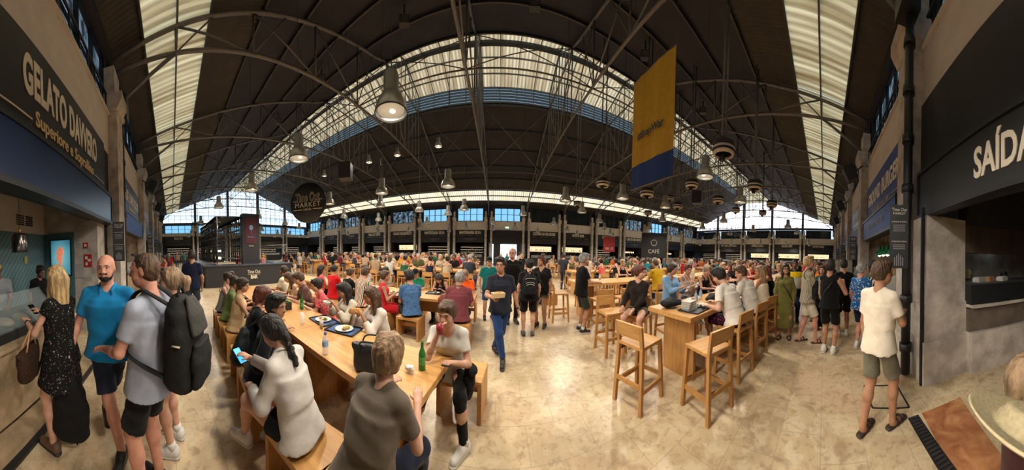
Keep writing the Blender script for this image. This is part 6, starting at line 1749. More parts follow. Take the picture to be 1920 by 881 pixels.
seatC(1.22, -0.74, 'dark haired man in a blue patterned shirt turned left', -42, H=1.80, sex='m', skin='tan', hair=('short', 'black'), top=('tee', spots('blue_print', C8(74, 108, 150), C8(40, 64, 110), 45, .35)), bottom=('shorts', C8(28, 30, 40)), shoes='white', hands=((.1, .4, .66), (-.1, .38, .62)), lean=12, look=(-30, 6), q=0, extras=('beard',))
seatC(1.98, -0.72, 'woman in a red sleeveless top and red shorts turned right', 55, H=1.72, sex='f', skin='tan', hair=('bun', 'brown'), top=('sleeveless', C8(196, 36, 48)), bottom=('shorts', C8(190, 34, 44)), shoes='black', hands=((.14, .3, .86), (-.02, .34, .84)), feet=((.16, .36, 0), (-.08, .30, 0)), lean=4, look=(20, 4), q=0)
m_str = stripes('striped_shirt', [C8(205, 195, 175), C8(40, 42, 40), C8(205, 195, 175), C8(190, 70, 50), C8(205, 195, 175), C8(50, 110, 90)], .019)
seatC(2.58, -0.74, 'person in a vertically striped shirt seen from behind', 6, H=1.80, sex='m', skin='fair', hair=('short', 'brown'), top=('tee', m_str), bottom=('shorts', C8(20, 20, 24)), shoes='white', lean=10, look=(10, 14), q=0)
seatC(3.12, -0.72, 'woman in a black tee with a low back reaching right', 14, H=1.72, sex='f', skin='fair', hair=('bun', 'brown'), top=('tee', C8(14, 14, 16)), bottom=('jeans', C8(30, 36, 60)), shoes='white', hands=((.3, .46, .82), (-.14, .4, .82)), lean=12, look=(5, 10), q=1, build=1.1)
seatC(3.68, -0.62, 'person in a bright red top with a black strap seen from behind', 4, H=1.80, sex='m', skin='tan', hair=('crop', 'black'), top=('long', C8(196, 22, 32)), bottom=('jeans', C8(40, 44, 60)), shoes='black', look=(0, 10), q=1, extras=(('strap', 1),))
seatC(4.3, -0.6, 'woman in a coral top with long black hair seen from behind', 20, H=1.72, sex='f', skin='tan', hair=('longback', 'black'), top=('tee', C8(214, 86, 84)), bottom=('trousers', C8(24, 24, 26)), shoes='black', look=(0, 10), q=1)
# row C, far side
seatC(.28, .76, 'grey blond man in an orange polo looking down', 195, H=1.74, sex='m', skin='pink', hair=('short', 'sand'), top=('polo', C8(232, 92, 30)), bottom=('shorts', C8(50, 50, 60)), shoes='white', hands=((.16, .42, .82), (-.1, .42, .82)), lean=14, look=(0, 26), q=0)
seatC(0.98, 0.76, 'woman in a black tank top bending over her tray', 180, H=1.70, sex='f', skin='fair', hair=('long', 'dark'), top=('tank', C8(20, 20, 22)), bottom=('jeans', C8(40, 50, 70)), shoes='black', hands=((.1, .42, .82), (-.1, .42, .82)), lean=18, bend=14, look=(0, 45), q=0)
seatC(1.75, 0.76, 'youth in a green tee and dark cap leaning on his arm', 165, H=1.70, sex='m', skin='fair', hair=('crop', 'black'), top=('tee', C8(30, 128, 96)), bottom=('shorts', C8(40, 40, 50)), shoes='white', hands=((.2, .42, .82), (-.1, .4, .82)), lean=14, look=(0, 20), q=1, extras=(('cap', C8(24, 26, 34)),))
seatC(2.75, 0.76, 'woman with dark curls across from the striped shirt', 185, H=1.64, sex='f', skin='tan', hair=('curly', 'dark'), top=('tee', C8(150, 140, 130)), bottom=('jeans', C8(40, 50, 70)), shoes='white', look=(0, 20), q=1)
seatC(3.55, .76, 'person in a pale grey tee across from the black top', 190, H=1.7, sex='m', skin='fair', hair=('short', 'brown'), top=('tee', C8(170, 172, 178)), bottom=('jeans', C8(40, 50, 70)), shoes='white', look=(0, 20), q=1)
# high table F: around
def at_stool(x, y, face, label, slabel, st=True, **k):
    if st: put_stool(x, y, face, slabel)
    return person(label, (x, y, 0), face, pose='sit', seat=.75, **k)
put_stool(2.35, 4.32, 0, 'empty oak bar stool nearest the grey haired man in black')
put_stool(3.0, 4.30, 0, 'empty oak bar stool in the middle of the centre high table')
put_stool(3.62, 4.36, 0, 'empty oak bar stool beside the mustard shirt man')
put_stool(1.62, 5.3, 90, 'oak bar stool at the end of the centre high table')
at_stool(4.35, 4.45, 5, 'man in a mustard yellow tee seen from behind at the high table', 'oak bar stool under the mustard shirt man', H=1.80, sex='m', skin='tan', hair=('buzz', 'brown'), top=('tee', C8(178, 140, 22)), bottom=('jeans', C8(50, 80, 110)), shoes='white', hands=((-.05, .34, 1.3), (-.15, .4, 1.1)), lean=10, look=(-15, 10), q=0)
at_stool(2.75, 6.3, 190, 'woman in an olive ribbed tank at the high table', 'oak bar stool under the olive tank woman', H=1.68, sex='f', skin='fair', hair=('bob', 'brown'), top=('tank', C8(56, 58, 40)), bottom=('jeans', C8(30, 36, 50)), shoes='black', look=(-25, 8), q=0)
at_stool(4.3, 6.35, 180, 'blonde woman in a black tank at the high table', 'oak bar stool under the blonde in a black tank', H=1.68, sex='f', skin='fair', hair=('bun', 'sand'), top=('tank', C8(20, 20, 22)), bottom=('jeans', C8(30, 36, 50)), shoes='black', look=(5, 22), q=0)
at_stool(5.2, 6.3, 200, 'woman holding her phone up beside the mustard shirt man', 'oak bar stool behind the mustard shirt man', H=1.64, sex='f', skin='fair', hair=('bob', 'brown'), top=('tank', C8(190, 120, 90)), bottom=('jeans', C8(30, 36, 50)), shoes='black', look=(0, 15), hands=((.05, .3, 1.3), (-.05, .3, 1.28)), q=1, extras=('sunglasses_up',))
at_stool(5.9, 6.3, 200, 'grey haired man in charcoal beyond the mustard shirt', 'oak bar stool under the grey haired man in charcoal', H=1.78, sex='m', skin='pink', hair=('short', 'grey'), top=('tee', C8(46, 48, 54)), bottom=('jeans', C8(30, 36, 50)), shoes='black', q=1)
at_stool(6.0, 4.5, 0, 'man in a cream tee seen from behind, past the mustard shirt', 'oak bar stool under the man in the cream tee', H=1.78, sex='m', skin='tan', hair=('crop', 'grey'), top=('tee', C8(190, 176, 150)), bottom=('jeans', C8(30, 36, 50)), shoes='black', q=1)
# low bench people left of high table F
p = G(1064, 560); 
put_bench(1.85, 7.1, R(90), 'oak bench stool under the man in dusty pink'); person('person in a dusty pink tee hunched on a low bench', (1.85, 7.1, 0), -55, 1.72, 'm', 'tan', ('crop', 'dark'), ('tee', C8(198, 140, 126)), ('shorts', C8(30, 30, 40)), 'black', 'sit', lean=18, look=(0, 20), q=1)
put_bench(1.15, 7.4, R(90), 'oak bench stool under the woman in a white dress'); person('grey blonde woman in a white dress on a low bench', (1.15, 7.4, 0), 150, 1.66, 'f', 'fair', ('bob', 'white'), ('dress', C8(205, 195, 180)), ('dress', .4), 'black', 'sit', hands=((.05, .3, 1.0), (-.1, .3, .7)), lean=12, look=(0, 20), q=1)
# high table G: far side, facing us
gy = GY1 + .42
BS = at_stool(2.36, gy + .02, 235, 'woman in a loose black shirt with dark hair tied back, at the table end', 'oak bar stool under the woman in a loose black shirt', H=1.66, sex='f', skin='fair', hair=('pony', 'auburn'), top=('long', C8(38, 30, 28)), bottom=('short', C8(80, 80, 70)), shoes='black', hands=((.2, .3, .92), (.0, .32, .9)), look=(-75, 6), q=0, lean=6)
put_stool(2.02, 3.3, 180, 'oak bar stool set apart behind the woman in a loose black shirt')
BL = at_stool(3.25, gy + .1, 190, 'woman in a light blue shirt with hair tied up, holding a phone', 'oak bar stool under the light blue shirt', H=1.70, sex='f', skin='tan', hair=('bun', 'dark'), top=('open', C8(126, 166, 206)), bottom=('jeans', C8(60, 70, 90)), shoes='white', hands=((-.05, .36, 1.18), (-.14, .36, 1.14)), look=(-35, 10), q=0)
PH = at_stool(3.85, gy + .12, 195, 'woman in a pale tank with sunglasses up typing on a phone', 'oak bar stool under the woman typing on a phone', H=1.68, sex='f', skin='fair', hair=('bun', 'auburn'), top=('tank', C8(200, 180, 170)), bottom=('jeans', C8(60, 70, 90)), shoes='white', hands=((.06, .34, 1.16), (-.06, .34, 1.15)), look=(10, 20), q=0, extras=('sunglasses_up',))
at_stool(4.45, gy + .1, 190, 'blonde woman in a black tank with sunglasses up, looking down', 'oak bar stool under the blonde looking down', H=1.68, sex='f', skin='fair', hair=('bun', 'sand'), top=('tank', C8(18, 18, 20)), bottom=('jeans', C8(60, 70, 90)), shoes='white', hands=((.1, .42, 1.04), (-.2, .42, 1.04)), lean=12, look=(0, 34), q=0, extras=('sunglasses_up',))
at_stool(5.05, gy + .15, 230, 'woman with long brown hair turned sideways at the right table', 'oak bar stool under the woman turned sideways', H=1.68, sex='f', skin='tan', hair=('longback', 'brown'), top=('tank', C8(120, 80, 60)), bottom=('jeans', C8(60, 70, 90)), shoes='white', lean=12, look=(20, 12), q=1, extras=('sunglasses_up',))
at_stool(5.75, gy + .2, 185, 'fair long haired woman facing us at the right table', 'oak bar stool under the fair long haired woman', H=1.7, sex='f', skin='fair', hair=('long', 'lightbrown'), top=('tank', C8(200, 150, 140)), bottom=('jeans', C8(60, 70, 90)), shoes='white', look=(15, 8), q=1)
at_stool(6.5, gy + .2, 200, 'dark haired woman in glasses facing us at the right table', 'oak bar stool under the woman in glasses', H=1.7, sex='f', skin='fair', hair=('long', 'dark'), top=('tee', C8(40, 36, 40)), bottom=('jeans', C8(60, 70, 90)), shoes='white', look=(10, 10), q=1, extras=('glasses',))
at_stool(7.4, gy + .2, 190, 'man in a grey tee on the far side of the right table', 'oak bar stool under the man in grey, far side of the right table', H=1.78, sex='m', skin='fair', hair=('short', 'brown'), top=('tee', C8(120, 120, 126)), bottom=('jeans', C8(60, 70, 90)), shoes='white', look=(10, 10), q=1)
at_stool(8.4, gy + .2, 200, 'woman in a red tank on the far side of the right table', 'oak bar stool under the red tank, far side of the right table', H=1.66, sex='f', skin='tan', hair=('bun', 'dark'), top=('tank', C8(170, 40, 40)), bottom=('jeans', C8(60, 70, 90)), shoes='white', look=(10, 10), q=1)
# near side, backs to us
ny = GY0 - .30
put_stool(2.14, 1.30, 12, 'empty oak bar stool at the front, its back towards us')
put_stool(1.66, 2.0, 78, 'empty oak bar stool off the end of the right table')
W1 = at_stool(2.98, ny + .02, 8, 'dark haired man in a white tee and printed shorts leaning on the table', 'oak bar stool under the nearer white tee man', H=1.82, sex='m', skin='fair', hair=('short', 'black'), top=('tee', C8(212, 204, 194)), bottom=('shorts', spots('purple_print', C8(40, 30, 50), C8(150, 50, 90), 30, .3)), shoes='white', hands=((.05, .44, 1.04), (-.28, .34, 1.04)), lean=20, bend=8, look=(-15, 22), q=0, build=1.05)
at_stool(3.72, ny + .0, 10, 'brown haired man in a white tee, second from the table end', 'oak bar stool under the farther white tee man', H=1.80, sex='m', skin='fair', hair=('short', 'brown'), top=('tee', C8(206, 200, 190)), bottom=('shorts', C8(60, 90, 110)), shoes='white', hands=((.1, .42, 1.1), (-.2, .42, 1.04)), lean=16, bend=8, look=(-50, 14), q=0)
at_stool(4.42, ny - .02, 15, 'woman in a strapless cream top with light brown hair', 'oak bar stool under the strapless cream top', H=1.70, sex='f', skin='tan', hair=('longback', 'lightbrown'), top=('tube', C8(214, 200, 178)), bottom=('short', C8(210, 200, 190)), shoes='white', lean=8, look=(-40, 6), q=0)
at_stool(5.12, ny, 10, 'woman with bare shoulders and dark hair in black', 'oak bar stool under the bare shouldered woman in black', H=1.68, sex='f', skin='tan', hair=('longback', 'auburn'), top=('tube', C8(18, 18, 20)), bottom=('mini', C8(18, 18, 20)), shoes='black', lean=10, look=(-30, 10), q=0)
at_stool(6.3, ny - .02, -50, 'blonde woman in a grey halter top facing left', 'oak bar stool under the grey halter top', H=1.72, sex='f', skin='fair', hair=('bun', 'blonde'), top=('tube', C8(60, 60, 62)), bottom=('mini', spots('floral_skirt', C8(20, 20, 22), C8(160, 140, 60), 14, .25)), shoes='black', lean=6, look=(-5, 6), q=0)
at_stool(7.2, ny + .02, 10, 'woman in a floral cream top near the aisle end', 'oak bar stool under the floral cream top', H=1.68, sex='f', skin='fair', hair=('longback', 'blonde'), top=('blouse', spots('cream_floral', C8(190, 170, 150), C8(120, 80, 70), 14, .3)), bottom=('jeans', C8(150, 160, 170)), shoes='white', lean=6, look=(-20, 6), q=1)
put_stool(5.7, 1.32, 0, 'empty oak bar stool between the black top and the halter top'); put_stool(6.78, 1.3, 0, 'empty oak bar stool beside the floral cream top'); put_stool(7.8, 1.34, 0, 'empty oak bar stool, second from the aisle end'); put_stool(8.4, 1.34, 0, 'empty oak bar stool nearest the aisle end')
at_stool(9.0, ny + .1, 10, 'man in a dark tee at the far end of the right table', 'oak bar stool at the far end of the right table', H=1.76, sex='m', skin='tan', hair=('short', 'black'), top=('tee', C8(46, 44, 50)), bottom=('jeans', C8(50, 60, 80)), shoes='white', q=1)
# standing on the right
p = G(1470, 632); person('woman in a long olive dress with black bag and sandals', (p.x, p.y), relh(1470, 182), 1.68, 'f', 'tan', ('long', 'black'), ('long', C8(104, 100, 52)), ('maxi', C8(104, 100, 52)), 'sandal', look=(-12, 0), q=0, extras=('glasses', ('strap', 1)))
p = G(1512, 642); VB = person('blond man in a striped shirt and cream shorts with a black bag', (p.x, p.y), relh(1510, 70), 1.86, 'm', 'pink', ('short', 'blonde'), ('tee', stripes('pin_stripe', [C8(130, 120, 104), C8(160, 150, 130)], .012)), ('shorts', C8(206, 196, 176)), 'sandal', hands=((.1, .3, 1.0), (-.1, .32, 1.02)), feet=((.1, .16, 0), (-.12, -.14, 0)), look=(18, -4), q=0)
p = G(1553, 662); person('man in a black sleeveless top and white boots seen from behind', (p.x, p.y), relh(1553, 20), 1.80, 'm', 'tan', ('short', 'black'), ('sleeveless', C8(16, 16, 18)), ('shorts', C8(14, 14, 16)), 'boot', hands=((.22, .2, 1.34), (-.2, .15, .9)), look=(-15, -4), q=0, extras=(('strap', 1),))
p = G(1580, 630); person('man in a black tee with a backpack beside the sleeveless man', (p.x, p.y), relh(1580, 350), 1.82, 'm', 'tan', ('crop', 'black'), ('tee', C8(16, 16, 18)), ('shorts', C8(14, 14, 16)), 'white', look=(15, 0), q=0)
p = G(1612, 655); person('grey haired man in a blue hawaiian shirt queuing for burgers', (p.x, p.y), relh(1610, 40), 1.74, 'm', 'pink', ('short', 'grey'), ('tee', spots('hawaiian', C8(28, 84, 140), C8(170, 200, 215), 24, .36, C8(170, 120, 90))), ('shorts', C8(26, 30, 46)), 'white', look=(25, 0), q=0, build=1.1)
p = G(1630, 632); person('dark haired man in a grey green tee facing the burger counter', (p.x, p.y - .05), relh(1630, 60), 1.80, 'm', 'tan', ('short', 'black'), ('tee', C8(84, 96, 76)), ('shorts', C8(70, 60, 40)), 'white', look=(25, 0), q=1)
p = G(1655, 806); BY = person('boy in a white tee and grey cargo shorts standing by the downpipe', (p.x, p.y + .06), relh(1652, 35), 1.80, 'm', 'tan', ('short', 'brown'), ('tee', C8(226, 214, 196)), ('shorts', C8(112, 108, 92)), 'sandal', hands=((.12, .32, 1.2), (-.2, .02, .84)), feet=((.1, .14, 0), (-.1, -.12, 0)), look=(35, 4), q=0, build=.98, extras=('watchl',))
p = G(1660, 700, 0); person('man in a black and white tee leaning over the burger counter', (4.1, -.95, 0), 150, 1.76, 'm', 'tan', ('short', 'black'), ('tee', stripes('bold_print', [C8(200, 200, 196), C8(20, 20, 22)], .06)), ('jeans', C8(40, 50, 70)), 'white', lean=14, hands=((.1, .42, 1.1), (-.1, .4, 1.1)), look=(-10, 12), q=1)
p = G(1488, 602); person('man in a white, navy and yellow block tee walking towards us', (p.x, p.y), relh(1488, 180), 1.78, 'm', 'brown', ('crop', 'black'), ('tee', stripes('block_tee', [C8(206, 170, 30), C8(24, 28, 50), C8(200, 198, 190), C8(200, 198, 190)], .16, 2)), ('jeans', C8(34, 50, 84)), 'black', look=(0, 2), q=1)
p = G(1532, 600); person('woman in an orange dress behind the striped shirt man', (p.x, p.y), relh(1532, 200), 1.72, 'f', 'tan', ('long', 'brown'), ('dress', C8(226, 120, 20)), ('dress', .5), 'sandal', look=(-10, 6), q=1)
p = G(1540, 618); person('woman in long black trousers hidden behind the sleeveless man', (p.x, p.y), relh(1545, 190), 1.66, 'f', 'fair', ('bob', 'brown'), ('tee', C8(40, 90, 90)), ('wide', C8(20, 20, 22)), 'sandal', look=(0, 6), q=1)
# cooks behind counters
person('cook in a cream cap in the dark kitchen', (3.35, -2.75, 0), 300, 1.66, 'm', 'tan', ('crop', 'black'), ('tee', C8(26, 26, 28)), ('trousers', C8(20, 20, 20)), 'black', look=(10, 30), q=1, extras=(('cap', C8(190, 170, 120)),))
person('cook in dark clothes further in the kitchen', (3.1, -3.6, 0), 300, 1.60, 'm', 'brown', ('crop', 'black'), ('tee', C8(40, 40, 44)), ('trousers', C8(20, 20, 20)), 'black', look=(10, 20), q=1)
person('server in black behind the gelato till', (-3.35, -2.5, 0), 30, 1.62, 'f', 'brown', ('bun', 'black'), ('tee', C8(18, 18, 20)), ('trousers', C8(20, 20, 20)), 'black', look=(-10, 25), q=1)
# the girl with the straw hat at the right edge
a_ = AZ(1918); gx, gy_ = .98 * sin(a_), .98 * cos(a_)
HG = person('blonde girl at the right edge with a straw hat on her back', (gx, gy_, 0), relh(1918, 60), 1.36, 'f', 'fair', ('longback', 'sand'), ('tee', C8(60, 30, 30)), ('short', C8(60, 60, 80)), 'white', look=(20, 0), q=0)
# ------------------------------------------------------------------ bags, phones, food and drink
def blob_obj(name, B, h, m, parent, noise=0, nf=20, planes=()):
    Q = B.mesh(h, planes, noise=noise, nf=nf)
    return child(name, [(Q[0], Q[1], 0)], [m], parent)
def wloc(info, p):
    v = to_world(info, p); return (v.x, v.y, v.z)
def backpack(info, label, m, s=1.0, h=.5, wd=.32, dp=.2, detail=True, pale=False, dz=0):
    "worn: its own frame is the wearer's"
    o = info['root']; r = empty('backpack', o.location, o.rotation_euler[2])
    c = info['chest'] - info['T'][1] * (info['dd'] * info['s'] + dp * .5 + .015) + info['T'][2] * (.0 + dz)
    T = info['T']; B = Blob()
    B.loft(c, T, [(-h * .5, wd * .42, dp * .42, 0), (-h * .42, wd * .5, dp * .5, 0), (h * .1, wd * .5, dp * .46, 0), (h * .36, wd * .42, dp * .36, .01), (h * .48, wd * .26, dp * .2, .03), (h * .52, wd * .12, dp * .1, .04)], .03)
    blob_obj('pack', B, .012, m, r, .003, 26)
    B = Blob(); c2 = c - T[1] * dp * .5 - T[2] * h * .16
    B.loft(c2, T, [(-h * .28, wd * .36, dp * .14, 0), (h * .0, wd * .38, dp * .2, 0), (h * .18, wd * .3, dp * .12, 0)], .03); blob_obj('front_pocket', B, .010, m, r, .002, 30)
    for e in (1, -1):
        a = info['neck'] + T[0] * .085 * e * info['s'] - T[2] * .02; sh_ = info['sh'][0 if e == 1 else 1]
        pts = [c + T[2] * h * .4 + T[0] * .06 * e + T[1] * dp * .3, a - T[1] * .07 + T[2] * .03, a + T[2] * .052 + T[1] * .01, a + T[1] * .10 - T[2] * .02, sh_ + T[1] * .125 - T[2] * .14 - T[0] * .05 * e, sh_ + T[1] * .09 - T[2] * .28 - T[0] * .0 * e, sh_ - T[1] * .05 - T[2] * .34 + T[0] * .0 * e, c - T[2] * h * .36 + T[0] * wd * .4 * e + T[1] * dp * .3]
        V, F = tubeVF(smooth_path(pts), .028, 8, .35); child('shoulder_strap', [(V, F, 0)], [m], r)
    V, F = tubeVF(smooth_path([c + T[2] * h * .5 - T[0] * .05 + T[1] * .02, c + T[2] * (h * .5 + .06) + T[1] * .02, c + T[2] * h * .5 + T[0] * .05 + T[1] * .02]), .011, 6); child('grab_handle', [(V, F, 0)], [m], r)
    if detail:
        zp = mat('zip_pale', (.45, .45, .38), .5) if pale else mat('zip_grey', (.09, .09, .095), .4, .4)
        for k, (ww, zz, dd_) in enumerate(((.30, .06, .52), (.26, -.02, .72), (.34, .26, .45))):
            pts = [c + T[0] * wd * ww * sin(t) - T[1] * (dp * dd_ + .006) * (1 - .12 * sin(t) ** 2) + T[2] * (h * zz + h * .07 * cos(t)) for t in np.linspace(-1.5, 1.5, 9)]
            V, F = tubeVF(pts, .005, 5); child('zip', [(V, F, 0)], [zp], r)
    tag(r, label, 'backpack'); return r
def smooth_path(P, n=5):
    P = [np.asarray(p, float) for p in P]; P = [2 * P[0] - P[1]] + P + [2 * P[-1] - P[-2]]; out = []
    for i in range(1, len(P) - 2):
        for t in np.linspace(0, 1, n, endpoint=False):
            a, b, c, d = P[i - 1:i + 3]
            out.append(.5 * (2 * b + (c - a) * t + (2 * a - 5 * b + 4 * c - d) * t * t + (3 * b - a - 3 * c + d) * t ** 3))
    out.append(P[-2]); return out
m_nylon = mat('black_nylon', (.009, .009, .011), .75, 0, .2, 12, .3, spec=.2); m_nylon2 = mat('charcoal_nylon', (.013, .0135, .014), .75, 0, .2, 12, .3, spec=.2)
backpack(GM, 'large black laptop backpack on the back of the heather grey tee', m_nylon2, h=.56, wd=.36, dp=.24, detail=False)
c = GM['chest'] - GM['T'][1] * (GM['dd'] * GM['s'] + .27); rb = [o for o in bpy.data.objects if o.name.startswith('backpack')][0]
B = Blob(); B.loft(c + GM['T'][2] * .08, GM['T'], [(-.02, .12, .03, .02), (.1, .11, .03, .05), (.2, .06, .02, .09)], .02); blob_obj('upper_panel', B, .01, mat('grey_panel', (.045, .045, .04), .7, 0, .2, 12, .3, spec=.2), rb)
V, F = tubeVF([c + GM['T'][0] * -.178 + GM['T'][2] * .02 + GM['T'][1] * (.08 + .05 * e) for e in (0, 1)], .012, 4, .5); child('leather_tag', [(V, F, 0)], [mat('tan_tag', (.45, .38, .26), .6)], rb)
backpack(BP, 'small black backpack with pale zips on the woman in the aisle', m_nylon, h=.42, wd=.30, dp=.14, pale=True)
# backpack carried by the bald man
def hung_bag(info, side, label, m, h, wd, dp, name='backpack', strap=.1, tail=True):
    o = info['root']; r = empty(name, o.location, o.rotation_euler[2])
    hp_ = info['hd'][side] + nrm(info['hd'][side] - info['elb'][side]) * .08; T = np.eye(3)
    c = hp_ - np.array([0, 0, h * .5 + strap]); B = Blob()
    B.loft(c, T, [(-h * .5, wd * .34, dp * .4, 0), (-h * .4, wd * .5, dp * .5, 0), (h * .0, wd * .47, dp * .45, 0), (h * .3, wd * .34, dp * .34, 0), (h * .5, wd * .1, dp * .16, 0)], .03)
    blob_obj('pack' if name == 'backpack' else 'body', B, .012, m, r, .005, 22)
    V, F = tubeVF(smooth_path([c + (-.03, 0, h * .46), hp_ + (0, 0, -.01), c + (.03, 0, h * .46)]), .012, 6); child('grab_handle', [(V, F, 0)], [m], r)
    if tail:
        for x in (-.04, .07): V, F = tubeVF(smooth_path([c + (x, -dp * .3, -h * .4), c + (x + .02, -dp * .5, -h * .55), c + (x + .01, -dp * .4, -h * .74)]), .009, 5, .4); child('strap_end', [(V, F, 0)], [m], r)
    tag(r, label, 'backpack' if name == 'backpack' else 'bag'); return r
hung_bag(BM, 0, 'black backpack hanging from the bald man\'s hand', m_nylon, .60, .36, .2)
# drawstring bag on the young man's back
o = YB['root']; r = empty('drawstring_bag', o.location, o.rotation_euler[2]); c = YB['pel'] - YB['T'][1] * .26 + YB['T'][2] * .16 - YB['T'][0] * .06; B = Blob()
B.loft(c, YB['T'], [(-.2, .1, .06, 0), (-.14, .15, .09, 0), (.02, .15, .085, 0), (.16, .08, .05, 0), (.2, .03, .02, 0)], .03); blob_obj('body', B, .011, mat('dark_green_nylon', (.009, .013, .013), .7, 0, .2, 12, .3, spec=.2), r, .006, 26)
for e in (1, -1): V, F = tubeVF(smooth_path([c + YB['T'][2] * .18, YB['neck'] + YB['T'][0] * .09 * e + YB['T'][2] * .03 - YB['T'][1] * .07, YB['neck'] + YB['T'][0] * .1 * e + YB['T'][1] * .09, YB['pel'] + YB['T'][0] * .17 * e, c - YB['T'][2] * .17]), .006, 5); child('cord', [(V, F, 0)], [m_black], r)
tag(r, 'dark drawstring bag hanging on the back of the young man in black', 'bag')
# handbag of the blonde woman: brown monogram tote on her forearm
o = WB['root']; r = empty('handbag', o.location, o.rotation_euler[2]); el = (WB['elb'][1] + WB['hd'][1]) / 2; el = WB['elb'][1] * .7 + WB['hd'][1] * .3
c = el + np.array([-.06, -.02, -.27]); B = Blob(); BT = frame(.5)
B.loft(c, BT, [(-.13, .15, .065, 0), (-.1, .16, .075, 0), (.08, .19, .06, 0), (.14, .2, .03, 0)], .02); blob_obj('body', B, .011, spots('brown_monogram', C8(52, 38, 30), C8(96, 74, 50), 60, .2), r, .004, 20)
for dy in (.03, -.03): V, F = tubeVF(smooth_path([c + BT[0] * -.1 + BT[1] * dy + (0, 0, .13), el + (0, 0, .02) + BT[0] * -.02, c + BT[0] * .1 + BT[1] * dy + (0, 0, .13)]), .008, 6); child('handle', [(V, F, 0)], [mat('tan_leather', (.4, .2, .09), .5)], r)
V, F = tubeVF([c + BT[0] * -.02 + BT[1] * .08 + (0, 0, .1), c + BT[0] * -.03 + BT[1] * .1 + (0, 0, -.1)], .008, 5); child('side_lace', [(V, F, 0)], [mat('tan_leather', (.4, .2, .09))], r)
tag(r, 'brown monogram tote with tan handles on the arm of the blonde woman', 'handbag')
# phones
def phone(info, side, label, screen, dx=(0, 0, 0), tilt=None):
    r = empty('phone'); i = side; f = info['palm'][i][1]; u = info['palm'][i][2]
    c = info['hd'][i] + f * .075 - u * .028 + np.array(dx); r.location = wloc(info, c); a = info['root'].rotation_euler[2]
    Mx = Matrix(((info['palm'][i][0][0], f[0], u[0]), (info['palm'][i][0][1], f[1], u[1]), (info['palm'][i][0][2], f[2], u[2])))
    if tilt is not None: r.rotation_euler = (R(tilt), 0, a)
    else: r.rotation_euler = (Matrix.Rotation(a, 3, 'Z') @ Mx).to_euler()
    MB().box(-.037, .037, -.075, .075, -.004, .004).build('case', m_black, r, bevel=.003)
    MB().box(-.033, .033, -.07, .07, .004, .0055).box(-.033, .033, -.07, .07, -.0055, -.004).build('screen', screen, r)
    tag(r, label, 'phone'); return r
phone(WS, 0, 'phone with a bright blue screen held by the woman in the sheer white shirt', emit('blue_screen', (.04, .35, 1), 1.3), (0, .03, .0), 35)
phone(VW, 1, 'dark phone held over the table by the woman in the V neck tee', m_lens, (0, 0, .01), 20)
phone(PH, 0, 'phone held up by the woman typing at the right table', emit('pale_screen', (.5, .6, .6), .5), (0, 0, .02), 60)
phone(BL, 1, 'phone in a pale case held by the light blue shirt woman', emit('pale_screen', (.5, .6, .6), .5), (0, 0, .02), 60)
phone(WB, 0, 'dark phone in the hands of the blonde woman at the counter', m_lens, (0, 0, .02), 30)
# food box of the walking man
fb = empty('paper_food_box'); p = to_world(NM, NM['hd'][0] + np.array([-.06, .1, .03])); fb.location = p; fb.rotation_euler[2] = NM['root'].rotation_euler[2] + .3
MB().prism([(-.075, 0), (.075, 0), (.09, .065), (-.09, .065)], 1, -.06, .06).build('box', mat('kraft_paper', (.55, .4, .22), .8, 0, .06), fb); MB().ell((0, 0, .06), (.07, .05, .02)).build('food', mat('golden_food', (.5, .3, .08), .7, 0, .3, 20), fb)
tag(fb, 'kraft paper food box carried by the man in the navy polo', 'food box')
# on the long table
def onA(t, o, z=.76): return rowA(t, o, z)
o_ = onA(.52, -.24)
r = empty('black_tote', o_, R(20)); B = Blob(); E3 = np.eye(3)
B.loft((0, 0, .13), E3, [(-.125, .135, .07, 0), (-.1, .15, .075, 0), (.06, .17, .055, 0), (.12, .18, .03, 0)], .02); blob_obj('body', B, .009, mat('black_grain_leather', (.016, .016, .018), .38, 0, .2, 30, .4), r, .004, 22, [((0, 0, .235), (0, 0, 1))])
for dy in (.05, -.05): V, F = tubeVF(smooth_path([(-.09, dy, .17), (-.085, dy * 1.1, .25), (-.05, dy * 1.5, .28), (.05, dy * 1.5, .28), (.085, dy * 1.1, .25), (.09, dy, .17)]), .0075, 6); child('handle', [(V, F, 0)], [m_shoeb], r)
tag(r, 'black leather tote standing on the long table beside the grey brown tee', 'handbag')
m_gg = mat('green_bottle', (.02, .18, .03), .12, 0, .1); m_pet = glass('clear_pet', (.7, .8, .9), .35); m_amb = mat('amber_drink', (.5, .25, .05), .2, 0, 0)
def bottle_green(loc, lab):
    r = empty('green_bottle', loc); MB().lathe([(0, 0), (.030, 0), (.031, .01), (.031, .14), (.024, .165), (.0135, .195), (.0125, .235), (.014, .237), (.014, .245), (0, .245)], 20).build('glass', m_gg, r); MB().lathe([(.0316, .05), (.0316, .12)], 20).build('label', mat('green_label', (.08, .32, .1), .5, 0, .2, 30), r); tag(r, lab, 'bottle')
bottle_green(onA(.17, .03), 'green beer bottle on the long table near the woman with the phone')
bottle_green(onA(2.55, .24), 'green beer bottle in front of the woman in the coral floral top')
r = empty('water_bottle', onA(1.02, -.36)); MB().lathe([(0, 0), (.03, 0), (.032, .02), (.030, .06), (.032, .09), (.032, .13), (.028, .16), (.014, .19), (.013, .205)], 20).build('bottle', m_pet, r); MB().lathe([(.0325, .085), (.0325, .13)], 20).build('label', mat('blue_white_label', (.25, .4, .65), .5, 0, .2, 30), r); MB().lathe([(0, .225), (.014, .225), (.015, .2), (0, .2)], 12).build('cap', mat('blue_cap', (.03, .1, .5), .4), r); tag(r, 'plastic water bottle with a blue cap on the long table', 'bottle')
r = empty('crumpled_napkin', onA(.24, -.06)); B = Blob(); rs = np.random.default_rng(3)
